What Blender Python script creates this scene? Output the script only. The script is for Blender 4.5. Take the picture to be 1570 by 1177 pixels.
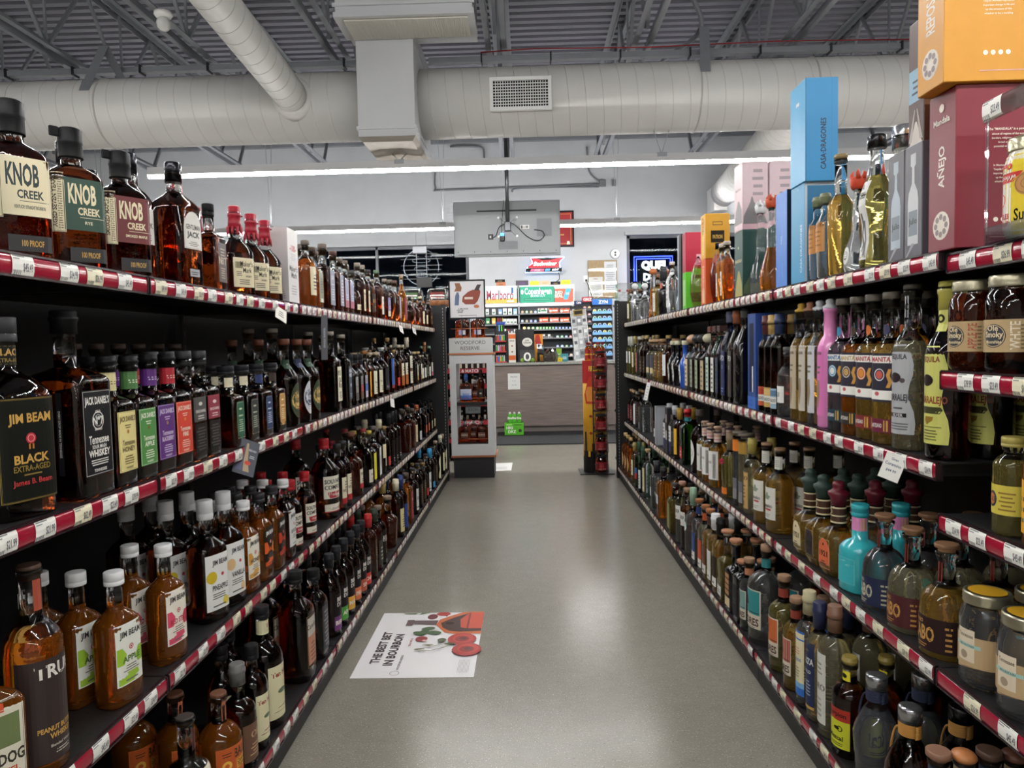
import bpy, bmesh, math, random
from mathutils import Vector, Matrix
PI = math.pi
for _o in list(bpy.data.objects): bpy.data.objects.remove(_o)
SC = bpy.context.scene
COL = SC.collection

# ---------------------------------------------------------------- camera, world, exposure, light rows
FPX, CXP, CYP, CAMZ = 1089.0, 785.0, 588.5, 1.15
YAW, PITCH, ROLL = 0.02416, 0.05459, -0.02127
def cam_axes():
    cy, sy, cp, sp = math.cos(YAW), math.sin(YAW), math.cos(PITCH), math.sin(PITCH)
    f = Vector((-sy*cp, cy*cp, -sp)); r = Vector((cy, sy, 0)); u = r.cross(f)
    cr, sr = math.cos(ROLL), math.sin(ROLL)
    return r*cr+u*sr, -r*sr+u*cr, f
AR, AU, AF = cam_axes()
CAM = Vector((0, 0, CAMZ))
cd = bpy.data.cameras.new('camera'); cd.sensor_width = 36; cd.lens = FPX/1570*36; cd.clip_start = 0.02; cd.clip_end = 100
co = bpy.data.objects.new('camera', cd); COL.objects.link(co)
co.matrix_world = Matrix(((AR.x, AU.x, -AF.x, 0), (AR.y, AU.y, -AF.y, 0), (AR.z, AU.z, -AF.z, CAMZ), (0, 0, 0, 1)))
SC.camera = co
SC.view_settings.view_transform = 'Standard'; SC.view_settings.look = 'None'
SC.view_settings.gamma = 1; SC.view_settings.use_curve_mapping = False
SC.view_settings.exposure = 0.4
w = bpy.data.worlds.new('night'); SC.world = w; w.use_nodes = True
w.node_tree.nodes['Background'].inputs[0].default_value = (0.03, 0.042, 0.06, 1)
w.node_tree.nodes['Background'].inputs[1].default_value = 0.6
SC.cycles.max_bounces = 9; SC.cycles.transmission_bounces = 8; SC.cycles.transparent_max_bounces = 10
SC.cycles.diffuse_bounces = 3; SC.cycles.glossy_bounces = 3
SC.cycles.caustics_reflective = False; SC.cycles.caustics_refractive = False
SC.cycles.sample_clamp_indirect = 4.0
LIGHT_Y = (-3.37, 0.0, 3.2, 6.73, 10.1); LIGHT_Z = 2.82; LIGHT_POWER = 58.0; UP_POWER = 36.0

def dirp(px, py): return AR*((px-CXP)/FPX) + AU*(-(py-CYP)/FPX) + AF
def atY(px, py, Y): d = dirp(px, py); return CAM + d*(Y/d.y)
def atX(px, py, X): d = dirp(px, py); return CAM + d*(X/d.x)
def atZ(px, py, Z): d = dirp(px, py); return CAM + d*((Z-CAMZ)/d.z)
def pix(P):
    q = Vector(P)-CAM; z = q.dot(AF); return (CXP+FPX*q.dot(AR)/z, CYP-FPX*q.dot(AU)/z)

# ---------------------------------------------------------------- materials
def lin(h):
    if not isinstance(h, str): return tuple(h)+(1,) if len(h) == 3 else h
    h = h.lstrip('#'); c = [int(h[i:i+2], 16)/255 for i in (0, 2, 4)]
    return tuple((x/12.92 if x <= .04045 else ((x+.055)/1.055)**2.4) for x in c)+(1,)
MATS = {}
def mat(name, col, rough=.5, metal=0., spec=.5, emit=None, es=1., trans=0., ior=1.45, noise=None, bump=None, coat=0., alpha=1., thin=False):
    if name in MATS: return MATS[name]
    m = bpy.data.materials.new(name); m.use_nodes = True; nt = m.node_tree
    b = nt.nodes['Principled BSDF']; c = lin(col)
    b.inputs['Base Color'].default_value = c; b.inputs['Roughness'].default_value = rough
    b.inputs['Metallic'].default_value = metal; b.inputs['Specular IOR Level'].default_value = spec
    b.inputs['IOR'].default_value = ior; b.inputs['Transmission Weight'].default_value = trans
    b.inputs['Coat Weight'].default_value = coat; b.inputs['Alpha'].default_value = alpha
    if emit is not None:
        b.inputs['Emission Color'].default_value = lin(emit); b.inputs['Emission Strength'].default_value = es
    if noise or bump:
        tc = nt.nodes.new('ShaderNodeTexCoord')
    if noise:
        sc, amt = noise
        n = nt.nodes.new('ShaderNodeTexNoise'); n.inputs['Scale'].default_value = sc; n.inputs['Detail'].default_value = 4
        nt.links.new(tc.outputs['Object'], n.inputs['Vector'])
        r = nt.nodes.new('ShaderNodeValToRGB')
        r.color_ramp.elements[0].color = tuple(x*(1-amt) for x in c[:3])+(1,); r.color_ramp.elements[1].color = tuple(min(1, x*(1+amt)) for x in c[:3])+(1,)
        r.color_ramp.elements[0].position = .3; r.color_ramp.elements[1].position = .7
        nt.links.new(n.outputs['Fac'], r.inputs['Fac']); nt.links.new(r.outputs['Color'], b.inputs['Base Color'])
    if bump:
        sc, st = bump
        n = nt.nodes.new('ShaderNodeTexNoise'); n.inputs['Scale'].default_value = sc; n.inputs['Detail'].default_value = 3
        nt.links.new(tc.outputs['Object'], n.inputs['Vector'])
        bp = nt.nodes.new('ShaderNodeBump'); bp.inputs['Strength'].default_value = st; bp.inputs['Distance'].default_value = .002
        nt.links.new(n.outputs['Fac'], bp.inputs['Height']); nt.links.new(bp.outputs['Normal'], b.inputs['Normal'])
    MATS[name] = m
    return m
def paint(col, rough=.45):
    h = col if isinstance(col, str) else '#%02x%02x%02x' % tuple(int(c*255) for c in col)
    return mat('print_'+h.lstrip('#')+('' if rough == .45 else '_%d' % int(rough*100)), h, rough, spec=.22 if sum(lin(h)[:3]) < .06 else .5)
def glass(name, col, rough=.02, ior=1.45): return mat(name, col, rough, trans=1., ior=ior)
def clear_sheet(name, tint=(1, 1, 1), refl=.06, graz=.7):
    """thin clear pane or plastic: transparent with a mirror share that grows at grazing angles"""
    if name in MATS: return MATS[name]
    m = bpy.data.materials.new(name); m.use_nodes = True; nt = m.node_tree; nt.nodes.remove(nt.nodes['Principled BSDF'])
    t = nt.nodes.new('ShaderNodeBsdfTransparent'); t.inputs[0].default_value = tuple(tint)+(1,)
    g = nt.nodes.new('ShaderNodeBsdfGlossy'); g.inputs['Roughness'].default_value = .03
    lw = nt.nodes.new('ShaderNodeLayerWeight'); lw.inputs['Blend'].default_value = .25
    mr = nt.nodes.new('ShaderNodeMapRange'); mr.inputs['To Min'].default_value = refl; mr.inputs['To Max'].default_value = graz
    mx = nt.nodes.new('ShaderNodeMixShader')
    nt.links.new(lw.outputs['Fresnel'], mr.inputs['Value']); nt.links.new(mr.outputs['Result'], mx.inputs[0])
    nt.links.new(t.outputs[0], mx.inputs[1]); nt.links.new(g.outputs[0], mx.inputs[2])
    nt.links.new(mx.outputs[0], nt.nodes['Material Output'].inputs['Surface'])
    MATS[name] = m
    return m

# ---------------------------------------------------------------- mesh builder
_FONT = {}
def glyphs(s, bold=0.):
    """built-in font text as (verts, faces), unit cap height, centred; cached"""
    k = (s, bold)
    if k not in _FONT:
        cu = bpy.data.curves.new('text', 'FONT'); cu.body = s; cu.size = 1; cu.offset = bold; cu.resolution_u = 2
        cu.align_x = 'CENTER'; cu.space_line = .95
        o = bpy.data.objects.new('text', cu); COL.objects.link(o)
        me = o.to_mesh()
        vs = [(v.co.x, v.co.y) for v in me.vertices]; fs = [tuple(p.vertices) for p in me.polygons]
        o.to_mesh_clear(); bpy.data.objects.remove(o); bpy.data.curves.remove(cu)
        if vs:
            x0 = min(v[0] for v in vs); x1 = max(v[0] for v in vs); y0 = min(v[1] for v in vs); y1 = max(v[1] for v in vs)
            cx, cy, h = (x0+x1)/2, (y0+y1)/2, max(y1-y0, 1e-3)
            vs = [(x-cx, y-cy) for x, y in vs]; _FONT[k] = (vs, fs, x1-x0, y1-y0)
        else: _FONT[k] = ([], [], 1, 1)
    return _FONT[k]
class MB:
    def __init__(s): s.v = []; s.f = []; s.m = []; s.s = []; s.M = None
    def add(s, vs, fs, mi=0, smooth=False):
        n = len(s.v)
        if s.M is not None: vs = [tuple(s.M @ Vector(p)) for p in vs]
        s.v.extend(tuple(p) for p in vs); s.f.extend(tuple(i+n for i in f) for f in fs)
        s.m.extend([mi]*len(fs)); s.s.extend([smooth]*len(fs)); return s
    def box(s, c, d, mi=0, rz=0, bev=0):
        x, y, z = d[0]/2, d[1]/2, d[2]/2
        if bev and min(x, y, z) > bev*1.5:
            q = bev; vs = []
            for sx in (-1, 1):
                for sy in (-1, 1):
                    for sz in (-1, 1):
                        vs += [(sx*x, sy*(y-q), sz*(z-q)), (sx*(x-q), sy*y, sz*(z-q)), (sx*(x-q), sy*(y-q), sz*z)]
            bm = bmesh.new()
            for p in vs: bm.verts.new(p)
            bmesh.ops.convex_hull(bm, input=bm.verts); bm.verts.ensure_lookup_table()
            bmesh.ops.dissolve_limit(bm, angle_limit=.01, verts=bm.verts, edges=bm.edges)
            bm.verts.index_update(); vs = [tuple(v.co) for v in bm.verts]; fs = [tuple(v.index for v in f.verts) for f in bm.faces]; bm.free()
        else:
            vs = [(-x, -y, -z), (x, -y, -z), (x, y, -z), (-x, y, -z), (-x, -y, z), (x, -y, z), (x, y, z), (-x, y, z)]
            fs = [(3, 2, 1, 0), (4, 5, 6, 7), (0, 1, 5, 4), (1, 2, 6, 5), (2, 3, 7, 6), (3, 0, 4, 7)]
        ca, sa = math.cos(rz), math.sin(rz)
        return s.add([(c[0]+p[0]*ca-p[1]*sa, c[1]+p[0]*sa+p[1]*ca, c[2]+p[2]) for p in vs], fs, mi)
    def span(s, x0, x1, y0, y1, z0, z1, mi=0, bev=0): return s.box(((x0+x1)/2, (y0+y1)/2, (z0+z1)/2), (abs(x1-x0), abs(y1-y0), abs(z1-z0)), mi, bev=bev)
    def quad(s, a, b, c, d, mi=0): return s.add([a, b, c, d], [(0, 1, 2, 3)], mi)
    def tube(s, pts, r, seg=8, mi=0, caps=True, smooth=True, radii=None):
        pts = [Vector(p) for p in pts]; rings = []; up = None
        for i, p in enumerate(pts):
            d = (pts[min(i+1, len(pts)-1)]-pts[max(i-1, 0)]).normalized()
            a = d.orthogonal().normalized() if up is None else (up-d*up.dot(d)).normalized()
            up = a; b = d.cross(a); rr = radii[i] if radii else r
            rings.append([p+(a*math.cos(t)+b*math.sin(t))*rr for t in (2*PI*k/seg for k in range(seg))])
        return s.loft(rings, mi, caps, smooth)
    def loft(s, rings, mi=0, caps=True, smooth=True):
        n = len(rings[0]); vs = [tuple(p) for r in rings for p in r]; fs = []
        for i in range(len(rings)-1):
            for k in range(n): fs.append((i*n+k, i*n+(k+1) % n, (i+1)*n+(k+1) % n, (i+1)*n+k))
        if isinstance(mi, list):
            nn = len(s.v); s.add(vs, [], 0)
            for j, f in enumerate(fs):
                s.f.append(tuple(q+nn for q in f)); s.m.append(mi[j//n]); s.s.append(smooth)
            if caps:
                s.f.append(tuple(nn+q for q in range(n-1, -1, -1))); s.m.append(mi[0]); s.s.append(False)
                s.f.append(tuple(nn+(len(rings)-1)*n+q for q in range(n))); s.m.append(mi[-1]); s.s.append(False)
            return s
        s.add(vs, fs, mi, smooth)
        if caps:
            nn = len(s.v)-len(vs)
            s.f.append(tuple(nn+q for q in range(n-1, -1, -1))); s.m.append(mi); s.s.append(False)
            s.f.append(tuple(nn+(len(rings)-1)*n+q for q in range(n))); s.m.append(mi); s.s.append(False)
        return s
    def lathe(s, prof, seg=16, mi=0, c=(0, 0, 0), caps=True, smooth=True):
        return s.loft([[(c[0]+r*math.cos(2*PI*k/seg), c[1]+r*math.sin(2*PI*k/seg), c[2]+z) for k in range(seg)] for r, z in prof], mi, caps, smooth)
    def disc(s, c, nrm, r, seg=16, mi=0, rx=None):
        n = Vector(nrm).normalized(); a = Vector((0, 0, 1)) if abs(n.z) < .9 else Vector((0, 1, 0)); u = a.cross(n).normalized(); v = n.cross(u)
        c = Vector(c); return s.add([c+u*math.cos(2*PI*k/seg)*(rx or r)+v*math.sin(2*PI*k/seg)*r for k in range(seg)], [tuple(range(seg))], mi)
    def text(s, body, o, ux, uy, size, mi=0, bold=0., maxw=None, warp=None, asp=1.):
        """flat text: centre o, unit vectors ux (reading) and uy (up); size = full height of the string's box; maxw squeezes it"""
        vs, fs, wd, ht = glyphs(body, bold); k = size/ht; kx = k*asp
        if maxw and wd*kx > maxw: kx = maxw/wd
        if warp: return s.add([warp(x*kx, y*k) for x, y in vs], fs, mi)
        o, ux, uy = Vector(o), Vector(ux), Vector(uy)
        return s.add([o+ux*(x*kx)+uy*(y*k) for x, y in vs], fs, mi)
    def mesh(s, name, mats):
        me = bpy.data.meshes.new(name); me.from_pydata(s.v, [], s.f)
        for m in mats: me.materials.append(m)
        me.polygons.foreach_set('material_index', s.m); me.polygons.foreach_set('use_smooth', s.s); me.update()
        return me
    def build(s, name, mats, parent=None, loc=None, rz=0, **kw):
        if not isinstance(mats, (list, tuple)): mats = [mats]
        o = bpy.data.objects.new(name, s.mesh(name, mats)); COL.objects.link(o)
        if parent: o.parent = parent
        if loc is not None: o.location = loc
        o.rotation_euler.z = rz
        for k, v in kw.items():
            if v: o[k] = v
        return o
def put(name, me, parent=None, loc=(0, 0, 0), rz=0):
    o = bpy.data.objects.new(name, me); COL.objects.link(o); o.location = loc; o.rotation_euler.z = rz
    if parent: o.parent = parent
    return o
def empty(name, loc=(0, 0, 0), rz=0, label=None, category=None, group=None):
    o = bpy.data.objects.new(name, None); COL.objects.link(o); o.location = loc; o.rotation_euler.z = rz; o.empty_display_size = .05
    return tag(o, label, category, group)
def tag(o, label=None, category=None, group=None, kind=None):
    if label: o['label'] = label
    if category: o['category'] = category
    if group: o['group'] = group
    if kind: o['kind'] = kind
    return o
def arc(n, a0, a1): return [a0+(a1-a0)*i/(n-1) for i in range(n)]
R = random.Random(7)
# ---------------------------------------------------------------- room shell
WY = 11.5; DECKZ = 4.85; CHZ = 3.95; XW0, XW1 = -7.5, 7.5; YB = -6.0
M_wall = mat('painted_wall', '#b9bcc0', .7, noise=(3, .04))
M_wallside = mat('painted_side_wall', '#b4b2ae', .8, noise=(2, .05))
def floor_material():
    m = bpy.data.materials.new('polished_concrete'); m.use_nodes = True; nt = m.node_tree; b = nt.nodes['Principled BSDF']
    tc = nt.nodes.new('ShaderNodeTexCoord')
    def nz(sc, det, ro=.5):
        n = nt.nodes.new('ShaderNodeTexNoise'); n.inputs['Scale'].default_value = sc; n.inputs['Detail'].default_value = det; n.inputs['Roughness'].default_value = ro
        nt.links.new(tc.outputs['Object'], n.inputs['Vector']); return n
    def ramp(n, p0, p1, c0, c1):
        r = nt.nodes.new('ShaderNodeValToRGB'); r.color_ramp.elements[0].position = p0; r.color_ramp.elements[1].position = p1
        r.color_ramp.elements[0].color = lin(c0); r.color_ramp.elements[1].color = lin(c1); nt.links.new(n.outputs['Fac'], r.inputs['Fac']); return r
    def mix(a, bb, fac, mode='MIX'):
        x = nt.nodes.new('ShaderNodeMix'); x.data_type = 'RGBA'; x.blend_type = mode
        nt.links.new(a.outputs[0], x.inputs[6]); nt.links.new(bb.outputs[0] if hasattr(bb, 'outputs') else bb, x.inputs[7])
        if isinstance(fac, float): x.inputs[0].default_value = fac
        else: nt.links.new(fac.outputs[0], x.inputs[0])
        class W: outputs = [x.outputs[2]]
        return W
    base = ramp(nz(1.1, 3, .5), .2, .8, '#7f7b70', '#8c887d')
    mott = ramp(nz(14, 8, .75), .3, .7, '#767268', '#96938a')
    g = mix(base, mott, .28)
    sp = nz(260, 1, .5); spr = ramp(sp, .66, .70, '#000000', '#ffffff')
    light = nt.nodes.new('ShaderNodeRGB'); light.outputs[0].default_value = lin('#bcb7aa')
    g2 = mix(g, light, spr)
    dk = nz(150, 2, .5); dkr = ramp(dk, .30, .35, '#ffffff', '#000000')
    dark = nt.nodes.new('ShaderNodeRGB'); dark.outputs[0].default_value = lin('#68645a')
    g3 = mix(g2, dark, dkr)
    nt.links.new(g3.outputs[0], b.inputs['Base Color'])
    rr = ramp(nz(3, 2), .2, .8, '#787878', '#888888'); nt.links.new(rr.outputs[0], b.inputs['Roughness'])
    b.inputs['Specular IOR Level'].default_value = .3
    return m
MB().span(XW0, XW1, YB, WY+.1, -.1, 0).build('floor', floor_material(), kind='structure')
# corrugated roof deck: ribs run across the aisle
M_deck = mat('roof_deck_paint', '#6c6c76', .6, noise=(2, .06))
mb = MB(); y = YB; pitch = .152; prof = []
while y < WY+.2:
    prof += [(y, DECKZ+.045), (y+.045, DECKZ+.045), (y+.06, DECKZ), (y+.137, DECKZ)]; y += pitch
vs = [(XW0, a, b) for a, b in prof]+[(XW1, a, b) for a, b in prof]; n = len(prof)
mb.add(vs, [(i, i+1, n+i+1, n+i) for i in range(n-1)]); mb.build('ceiling', M_deck, kind='structure')
# far wall with two window openings
WINL = (-6.2, -.93, .35, 2.78); WINR = (1.6, 6.6, .35, 2.86)
mb = MB(); t = .12
for x0, x1, z0, z1 in [(XW0, XW1, 2.86, DECKZ+.1), (XW0, -6.2, 0, 2.86), (-.93, 1.6, 0, 2.86), (6.6, XW1, 0, 2.86), (-6.2, -.93, 0, .35), (1.6, 6.6, 0, .35), (-6.2, -.93, 2.78, 2.86)]:
    mb.span(x0, x1, WY, WY+t, z0, z1)
mb.build('wall_front', M_wall, kind='structure')
for nm, x in (('wall_left', XW0), ('wall_right', XW1)):
    MB().span(x-.1, x, YB, WY+.1, 0, DECKZ+.1).build(nm, M_wallside, kind='structure') if x < 0 else MB().span(x, x+.1, YB, WY+.1, 0, DECKZ+.1).build(nm, M_wallside, kind='structure')
MB().span(XW0, XW1, YB-.1, YB, 0, DECKZ+.1).build('wall_back', M_wallside, kind='structure')
M_sash = mat('aluminium_sash', '#5a5d62', .5, .3)
M_pane = clear_sheet('night_pane', (.75, .8, .84), .004, .10)
for i, (x0, x1, z0, z1) in enumerate((WINL, WINR)):
    e = empty('window_%d' % (i+1), (x0, WY, z0)); e['kind'] = 'structure'
    f = MB(); W = x1-x0; Hh = z1-z0
    f.span(0, W, .02, .08, 0, .05).span(0, W, .02, .08, Hh-.05, Hh).span(0, .05, .02, .08, 0, Hh).span(W-.05, W, .02, .08, 0, Hh)
    for q in ((1.49, 3.3) if i == 0 else (1.9, 3.6)): f.span(W-q-.02, W-q+.02, .02, .08, 0, Hh)
    f.build('window_frame', M_sash, e)
    MB().span(.05, W-.05, .045, .055, .05, Hh-.05).build('window_pane', M_pane, e)
    MB().span(-.03, W+.03, -.06, .0, Hh-.0, Hh+.05).build('window_header', M_wall, e)
# dark street outside
MB().span(-30, 30, WY+.3, 60, -.3, -.12).build('street', mat('night_asphalt', '#1c1e21', .8, noise=(2, .3)), kind='structure')
M_ext = mat('night_building', '#38404e', .8, noise=(.8, .25))
o = MB().span(-22, 22, 48, 52, -.2, 9).build('street_facade', M_ext, kind='structure')
# soffit and clerestory at the right corner
mb = MB(); mb.span(2.95, 4.6, 9.6, WY, 2.98, 3.28).span(2.95, 3.05, 9.6, WY, 2.86, 2.98)
mb.build('trim_1', M_wall, kind='structure')

# ---------------------------------------------------------------- open web joists
M_steel = mat('joist_paint', '#777a80', .55, noise=(4, .08))
def joist(x, lab):
    e = empty('bar_joist', (x, 0, CHZ), label=lab, category='roof joist', group='open web roof joists')
    c = MB()
    for dx in (-.05, .05):
        s = 1 if dx > 0 else -1
        c.span(dx-.004*s, dx+.004*s, YB, WY-.55, 0, .055); c.span(dx, dx+.05*s, YB, WY-.55, 0, .007)
    c.build('bottom_chord', M_steel, e)
    c = MB(); Ht = DECKZ-CHZ-.004
    for dx in (-.05, .05):
        s = 1 if dx > 0 else -1
        c.span(dx-.004*s, dx+.004*s, YB, WY, Ht-.06, Ht); c.span(dx, dx+.06*s, YB, WY, Ht-.008, Ht)
    c.build('top_chord', M_steel, e)
    wv = MB(); y = -5.8; k = 0
    while y < WY-.7:
        a, b = ((y, .03), (y+.62, Ht-.03)) if k % 2 == 0 else ((y, Ht-.03), (y+.62, .03))
        wv.tube([(0, a[0], a[1]), (0, b[0], b[1])], .021, 4, smooth=False)
        if k % 2: wv.tube([(0, y+.62, .03), (0, y+.62, Ht-.03)], .014, 4, smooth=False)
        y += .62; k += 1
    wv.tube([(0, WY-.55, .03), (0, WY-.02, Ht-.03)], .026, 4, smooth=False)
    wv.build('web', M_steel, e)
JX = [(-7.0, 'farthest beyond the white security camera'), (-5.7, 'beyond the joist that carries the duct strap'), (-4.38, 'over the tall pourer-capped bottles'), (-3.07, 'carrying the white dome camera'),
      (-1.76, 'beside the square air handler'), (-.25, 'over the middle of the aisle'), (1.13, 'with the flexible conduit wrapped round it'), (2.53, 'over the tequila gift boxes'), (3.9, 'above the orange gift box'), (5.3, 'past the orange gift box'), (6.6, 'nearest the right side wall')]
for x, l in JX: joist(x, 'grey open web steel roof joist '+l)
# cross girder by the window wall and a cable tray run above the duct
MB().span(XW0, XW1, WY-.2, WY-.12, 4.34, 4.42).build('steel_girder', M_steel, label='long grey steel girder running along the top of the window wall', category='girder')
tr = MB(); tr.span(XW0+.1, -1.5, 6.93, 7.0, 3.86, 3.91); tr.span(-.9, XW1-.1, 6.93, 7.0, 3.86, 3.91)
for i in [q for q in range(22) if not -1.6 < -7+q*.66 < -.9]: tr.span(-7+i*.66, -6.985+i*.66, 6.91, 7.02, 3.845, 3.925, 1)
o = tr.build('cable_run', [M_steel, mat('black_tie', '#15151a', .6)], label='long grey cable run with black ties along the top of the big duct', category='cable tray')
tr = MB(); tr.tube([(-.4, 6.9, 3.93), (.1, 6.9, 3.95), (1.2, 6.9, 3.93), (2.4, 6.9, 3.95), (3.9, 6.92, 3.93)], .006, 5)
tr.build('red_cable', mat('red_sheath', '#8a1f24', .5), label='thin red cable lying along the cable run above the vent', category='cable')

# ---------------------------------------------------------------- ducts
M_duct = mat('duct_paint', '#cccbc8', .42, noise=(3, .03))
M_seam = mat('duct_seam', '#b3b1ae', .5)
def spiral(mb, p0, p1, r, pitch, lean=.35, seg=40, mi=(0, 1), caps=True):
    """round duct along its axis with raised helical seams"""
    p0, p1 = Vector(p0), Vector(p1); d = (p1-p0); L = d.length; d.normalize(); a = d.orthogonal().normalized()
    if abs(d.x) > .9: a = Vector((0, 0, 1))
    b = d.cross(a)
    mb.tube([p0, p1], r, seg, mi[0], caps)
    n = int(L/pitch)
    for i in range(1, n):
        s0 = p0+d*(i*pitch); rings = []
        for k in range(seg+1):
            t = 2*PI*k/seg; off = d*(pitch*k/seg*1.0-pitch/2)
            q = s0+off; rad = (a*math.cos(t)+b*math.sin(t))
            rings.append([q-d*.003+rad*(r-.001), q-d*.0015+rad*(r+.0015), q+d*.0015+rad*(r+.0015), q+d*.003+rad*(r-.001)])
        nn = len(mb.v); mb.add([tuple(p) for rg in rings for p in rg], [(k*4+j, k*4+j+1, (k+1)*4+j+1, (k+1)*4+j) for k in range(seg) for j in range(3)], mi[1], True)
DY, DZ, DR = 6.78, 3.415, .31
e = empty('spiral_duct', (0, DY, DZ), label='large grey painted round spiral duct spanning the store under the joists', category='duct')
mb = MB(); spiral(mb, (-7.3, 0, 0), (-1.47, 0, 0), DR, .155); spiral(mb, (-.96, 0, 0), (7.3, 0, 0), DR, .155)
for x in (-3.9, 1.58, 2.62): mb.tube([(x, 0, 0), (x+.012, 0, 0)], DR+.008, 40, 1)
mb.build('duct_tube', [M_duct, M_seam], e)
g = MB(); yf = -DR-.012
x0, x1, z0, z1 = -.29, .21, -.26, -.005
gx0, gx1, gz0, gz1 = -.27, .22, -.145, .085
for a in ((gx0-.03, gx1+.03, gz1, gz1+.03), (gx0-.03, gx1+.03, gz0-.03, gz0), (gx0-.03, gx0, gz0, gz1), (gx1, gx1+.03, gz0, gz1)): g.span(a[0], a[1], yf-.012, yf+.03, a[2], a[3])
for i in range(1, 22): x = gx0+(gx1-gx0)*i/22; g.span(x-.003, x+.003, yf-.006, yf+.006, gz0, gz1)
for i in range(1, 9): z = gz0+(gz1-gz0)*i/9; g.span(gx0, gx1, yf-.004, yf+.008, z-.003, z+.003)
g.span(gx0, gx1, yf+.012, yf+.03, gz0, gz1, 1)
g.build('vent_grille', [mat('grille_white', '#d9dad8', .4), mat('grille_dark', '#101214', .7)], e)
for x, side in ((-3.98, -1), (1.62, 1)):
    s = MB(); s.add([(x-.045, -.3, .12), (x+.045, -.3, .12), (x+.1, -.04, .62), (x+.01, -.04, .62)], [(0, 1, 2, 3)]); s.add([(x-.045, -.302, .12), (x+.045, -.302, .12), (x+.045, -.24, .24), (x-.045, -.24, .24)], [(0, 1, 2, 3)])
    s.add([(x+.1, -.04, .62), (x+.01, -.04, .62), (x+.09, .2, .3), (x+.16, .2, .3)], [(0, 1, 2, 3)])
    s.build('hanger_strap', M_steel, e)
e = empty('branch_duct', (-2.08, 6.45, 3.42), label='smaller grey round branch duct running from the big duct over the aisle', category='duct', group='branch ducts')
mb = MB(); spiral(mb, (0, 0, 0), (-.1, -5.2, .54), .145, .15, seg=28); mb.build('duct_tube', [M_duct, M_seam], e)
mb = MB(); mb.tube([(0, .12, 0), (0, -.01, 0)], .2, 28, radii=[.21, .165]); mb.build('collar', M_duct, e)
e = empty('branch_duct', (2.66, 7.0, 3.36), label='smaller grey round branch duct running towards the window wall', category='duct', group='branch ducts')
mb = MB(); spiral(mb, (0, 0, 0), (.26, 3.6, -.05), .205, .15, seg=28); mb.build('duct_tube', [M_duct, M_seam], e)
mb = MB(); mb.box((.3, 3.8, -.12), (.4, .4, .36)); mb.build('end_box', M_duct, e)
# square air handler and its drop
M_sheet = mat('sheet_metal_paint', '#b9bbbe', .45, noise=(2, .04)); M_beige = mat('drop_bottom_paint', '#8f8880', .75)
e = empty('air_handler', (-1.2, 6.3, 2.96), label='square grey sheet metal air drop joined to the big round duct', category='air handler')
mb = MB(); mb.span(-.25, .25, 0, 1.0, .04, 1.0); mb.span(-.262, .262, -.012, 1.012, .1, .13); mb.span(-.262, .262, -.012, 1.012, .86, .885); mb.build('drop_duct', M_sheet, e)
mb = MB(); b0, b1 = (-.25, .25), (0, 1)
mb.add([(-.25, 0, .04), (.25, 0, .04), (.25, 1, .04), (-.25, 1, .04), (-.22, .03, 0), (.22, .03, 0), (.22, .97, 0), (-.22, .97, 0), (0, .5, .03)], [(0, 1, 5, 4), (1, 2, 6, 5), (2, 3, 7, 6), (3, 0, 4, 7), (4, 5, 8), (5, 6, 8), (6, 7, 8), (7, 4, 8)]); mb.build('bottom_pan', M_beige, e)
mb = MB(); mb.span(-.31, .80, -.43, .2, .9, 1.85); mb.span(-.325, .815, -.445, .0, .865, .905); mb.span(-.33, .82, -.45, -.43, .95, .975)
mb.build('return_box', M_sheet, e)
mb = MB(); gx0, gx1, gy0, gy1 = -.25, .76, -.40, -.05
mb.span(gx0, gx1, gy0, gy1, .855, .866, 1)
for i in range(61): x = gx0+(gx1-gx0)*i/60; mb.span(x-.0022, x+.0022, gy0, gy1, .847, .856)
for i in range(31): y = gy0+(gy1-gy0)*i/30; mb.span(gx0, gx1, y-.0022, y+.0022, .847, .856)
mb.build('filter_grille', [mat('egg_crate', '#c9c6bd', .5), mat('filter_cloth', '#8d877b', .8)], e)
# dome camera under a joist
p = atZ(251, 38, CHZ-.1)
e = empty('dome_camera', (p.x, p.y, CHZ), label='small white dome security camera hanging under a roof joist', category='security camera')
mb = MB(); mb.lathe([(.07, 0), (.072, -.02), (.06, -.04), (.035, -.05)], 20); mb.build('mount', mat('camera_white', '#e3e3df', .35), e)
mb = MB(); mb.lathe([(.03, -.04), (.05, -.06), (.058, -.09), (.05, -.125), (.03, -.145), (.006, -.152)], 20); mb.build('dome', mat('camera_dome', '#d2d2cf', .2), e)
# flexible conduit looping from the joist
mb = MB(); pts = [(.0, 0, .5), (.08, -.02, .25), (.16, .02, .08), (.12, .15, -.02), (-.05, .5, -.04), (-.13, .8, -.05)]
def smooth_pts(pts, n=6):
    P = [Vector(p) for p in pts]; P = [P[0]]+P+[P[-1]]; out = []
    for i in range(1, len(P)-2):
        for k in range(n):
            t = k/n; a, b, c, d = P[i-1], P[i], P[i+1], P[i+2]
            out.append(.5*((2*b)+(c-a)*t+(2*a-5*b+4*c-d)*t*t+(3*b-a-3*c+d)*t**3))
    out.append(P[-2]); return out
p = atZ(1050, 45, CHZ+.1); mb.tube(smooth_pts(pts), .022, 10)
mb.build('flexible_conduit', mat('conduit_grey', '#707379', .45), loc=(p.x, p.y, CHZ+.1), label='curved grey flexible conduit hanging beside a roof joist', category='conduit')

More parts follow.
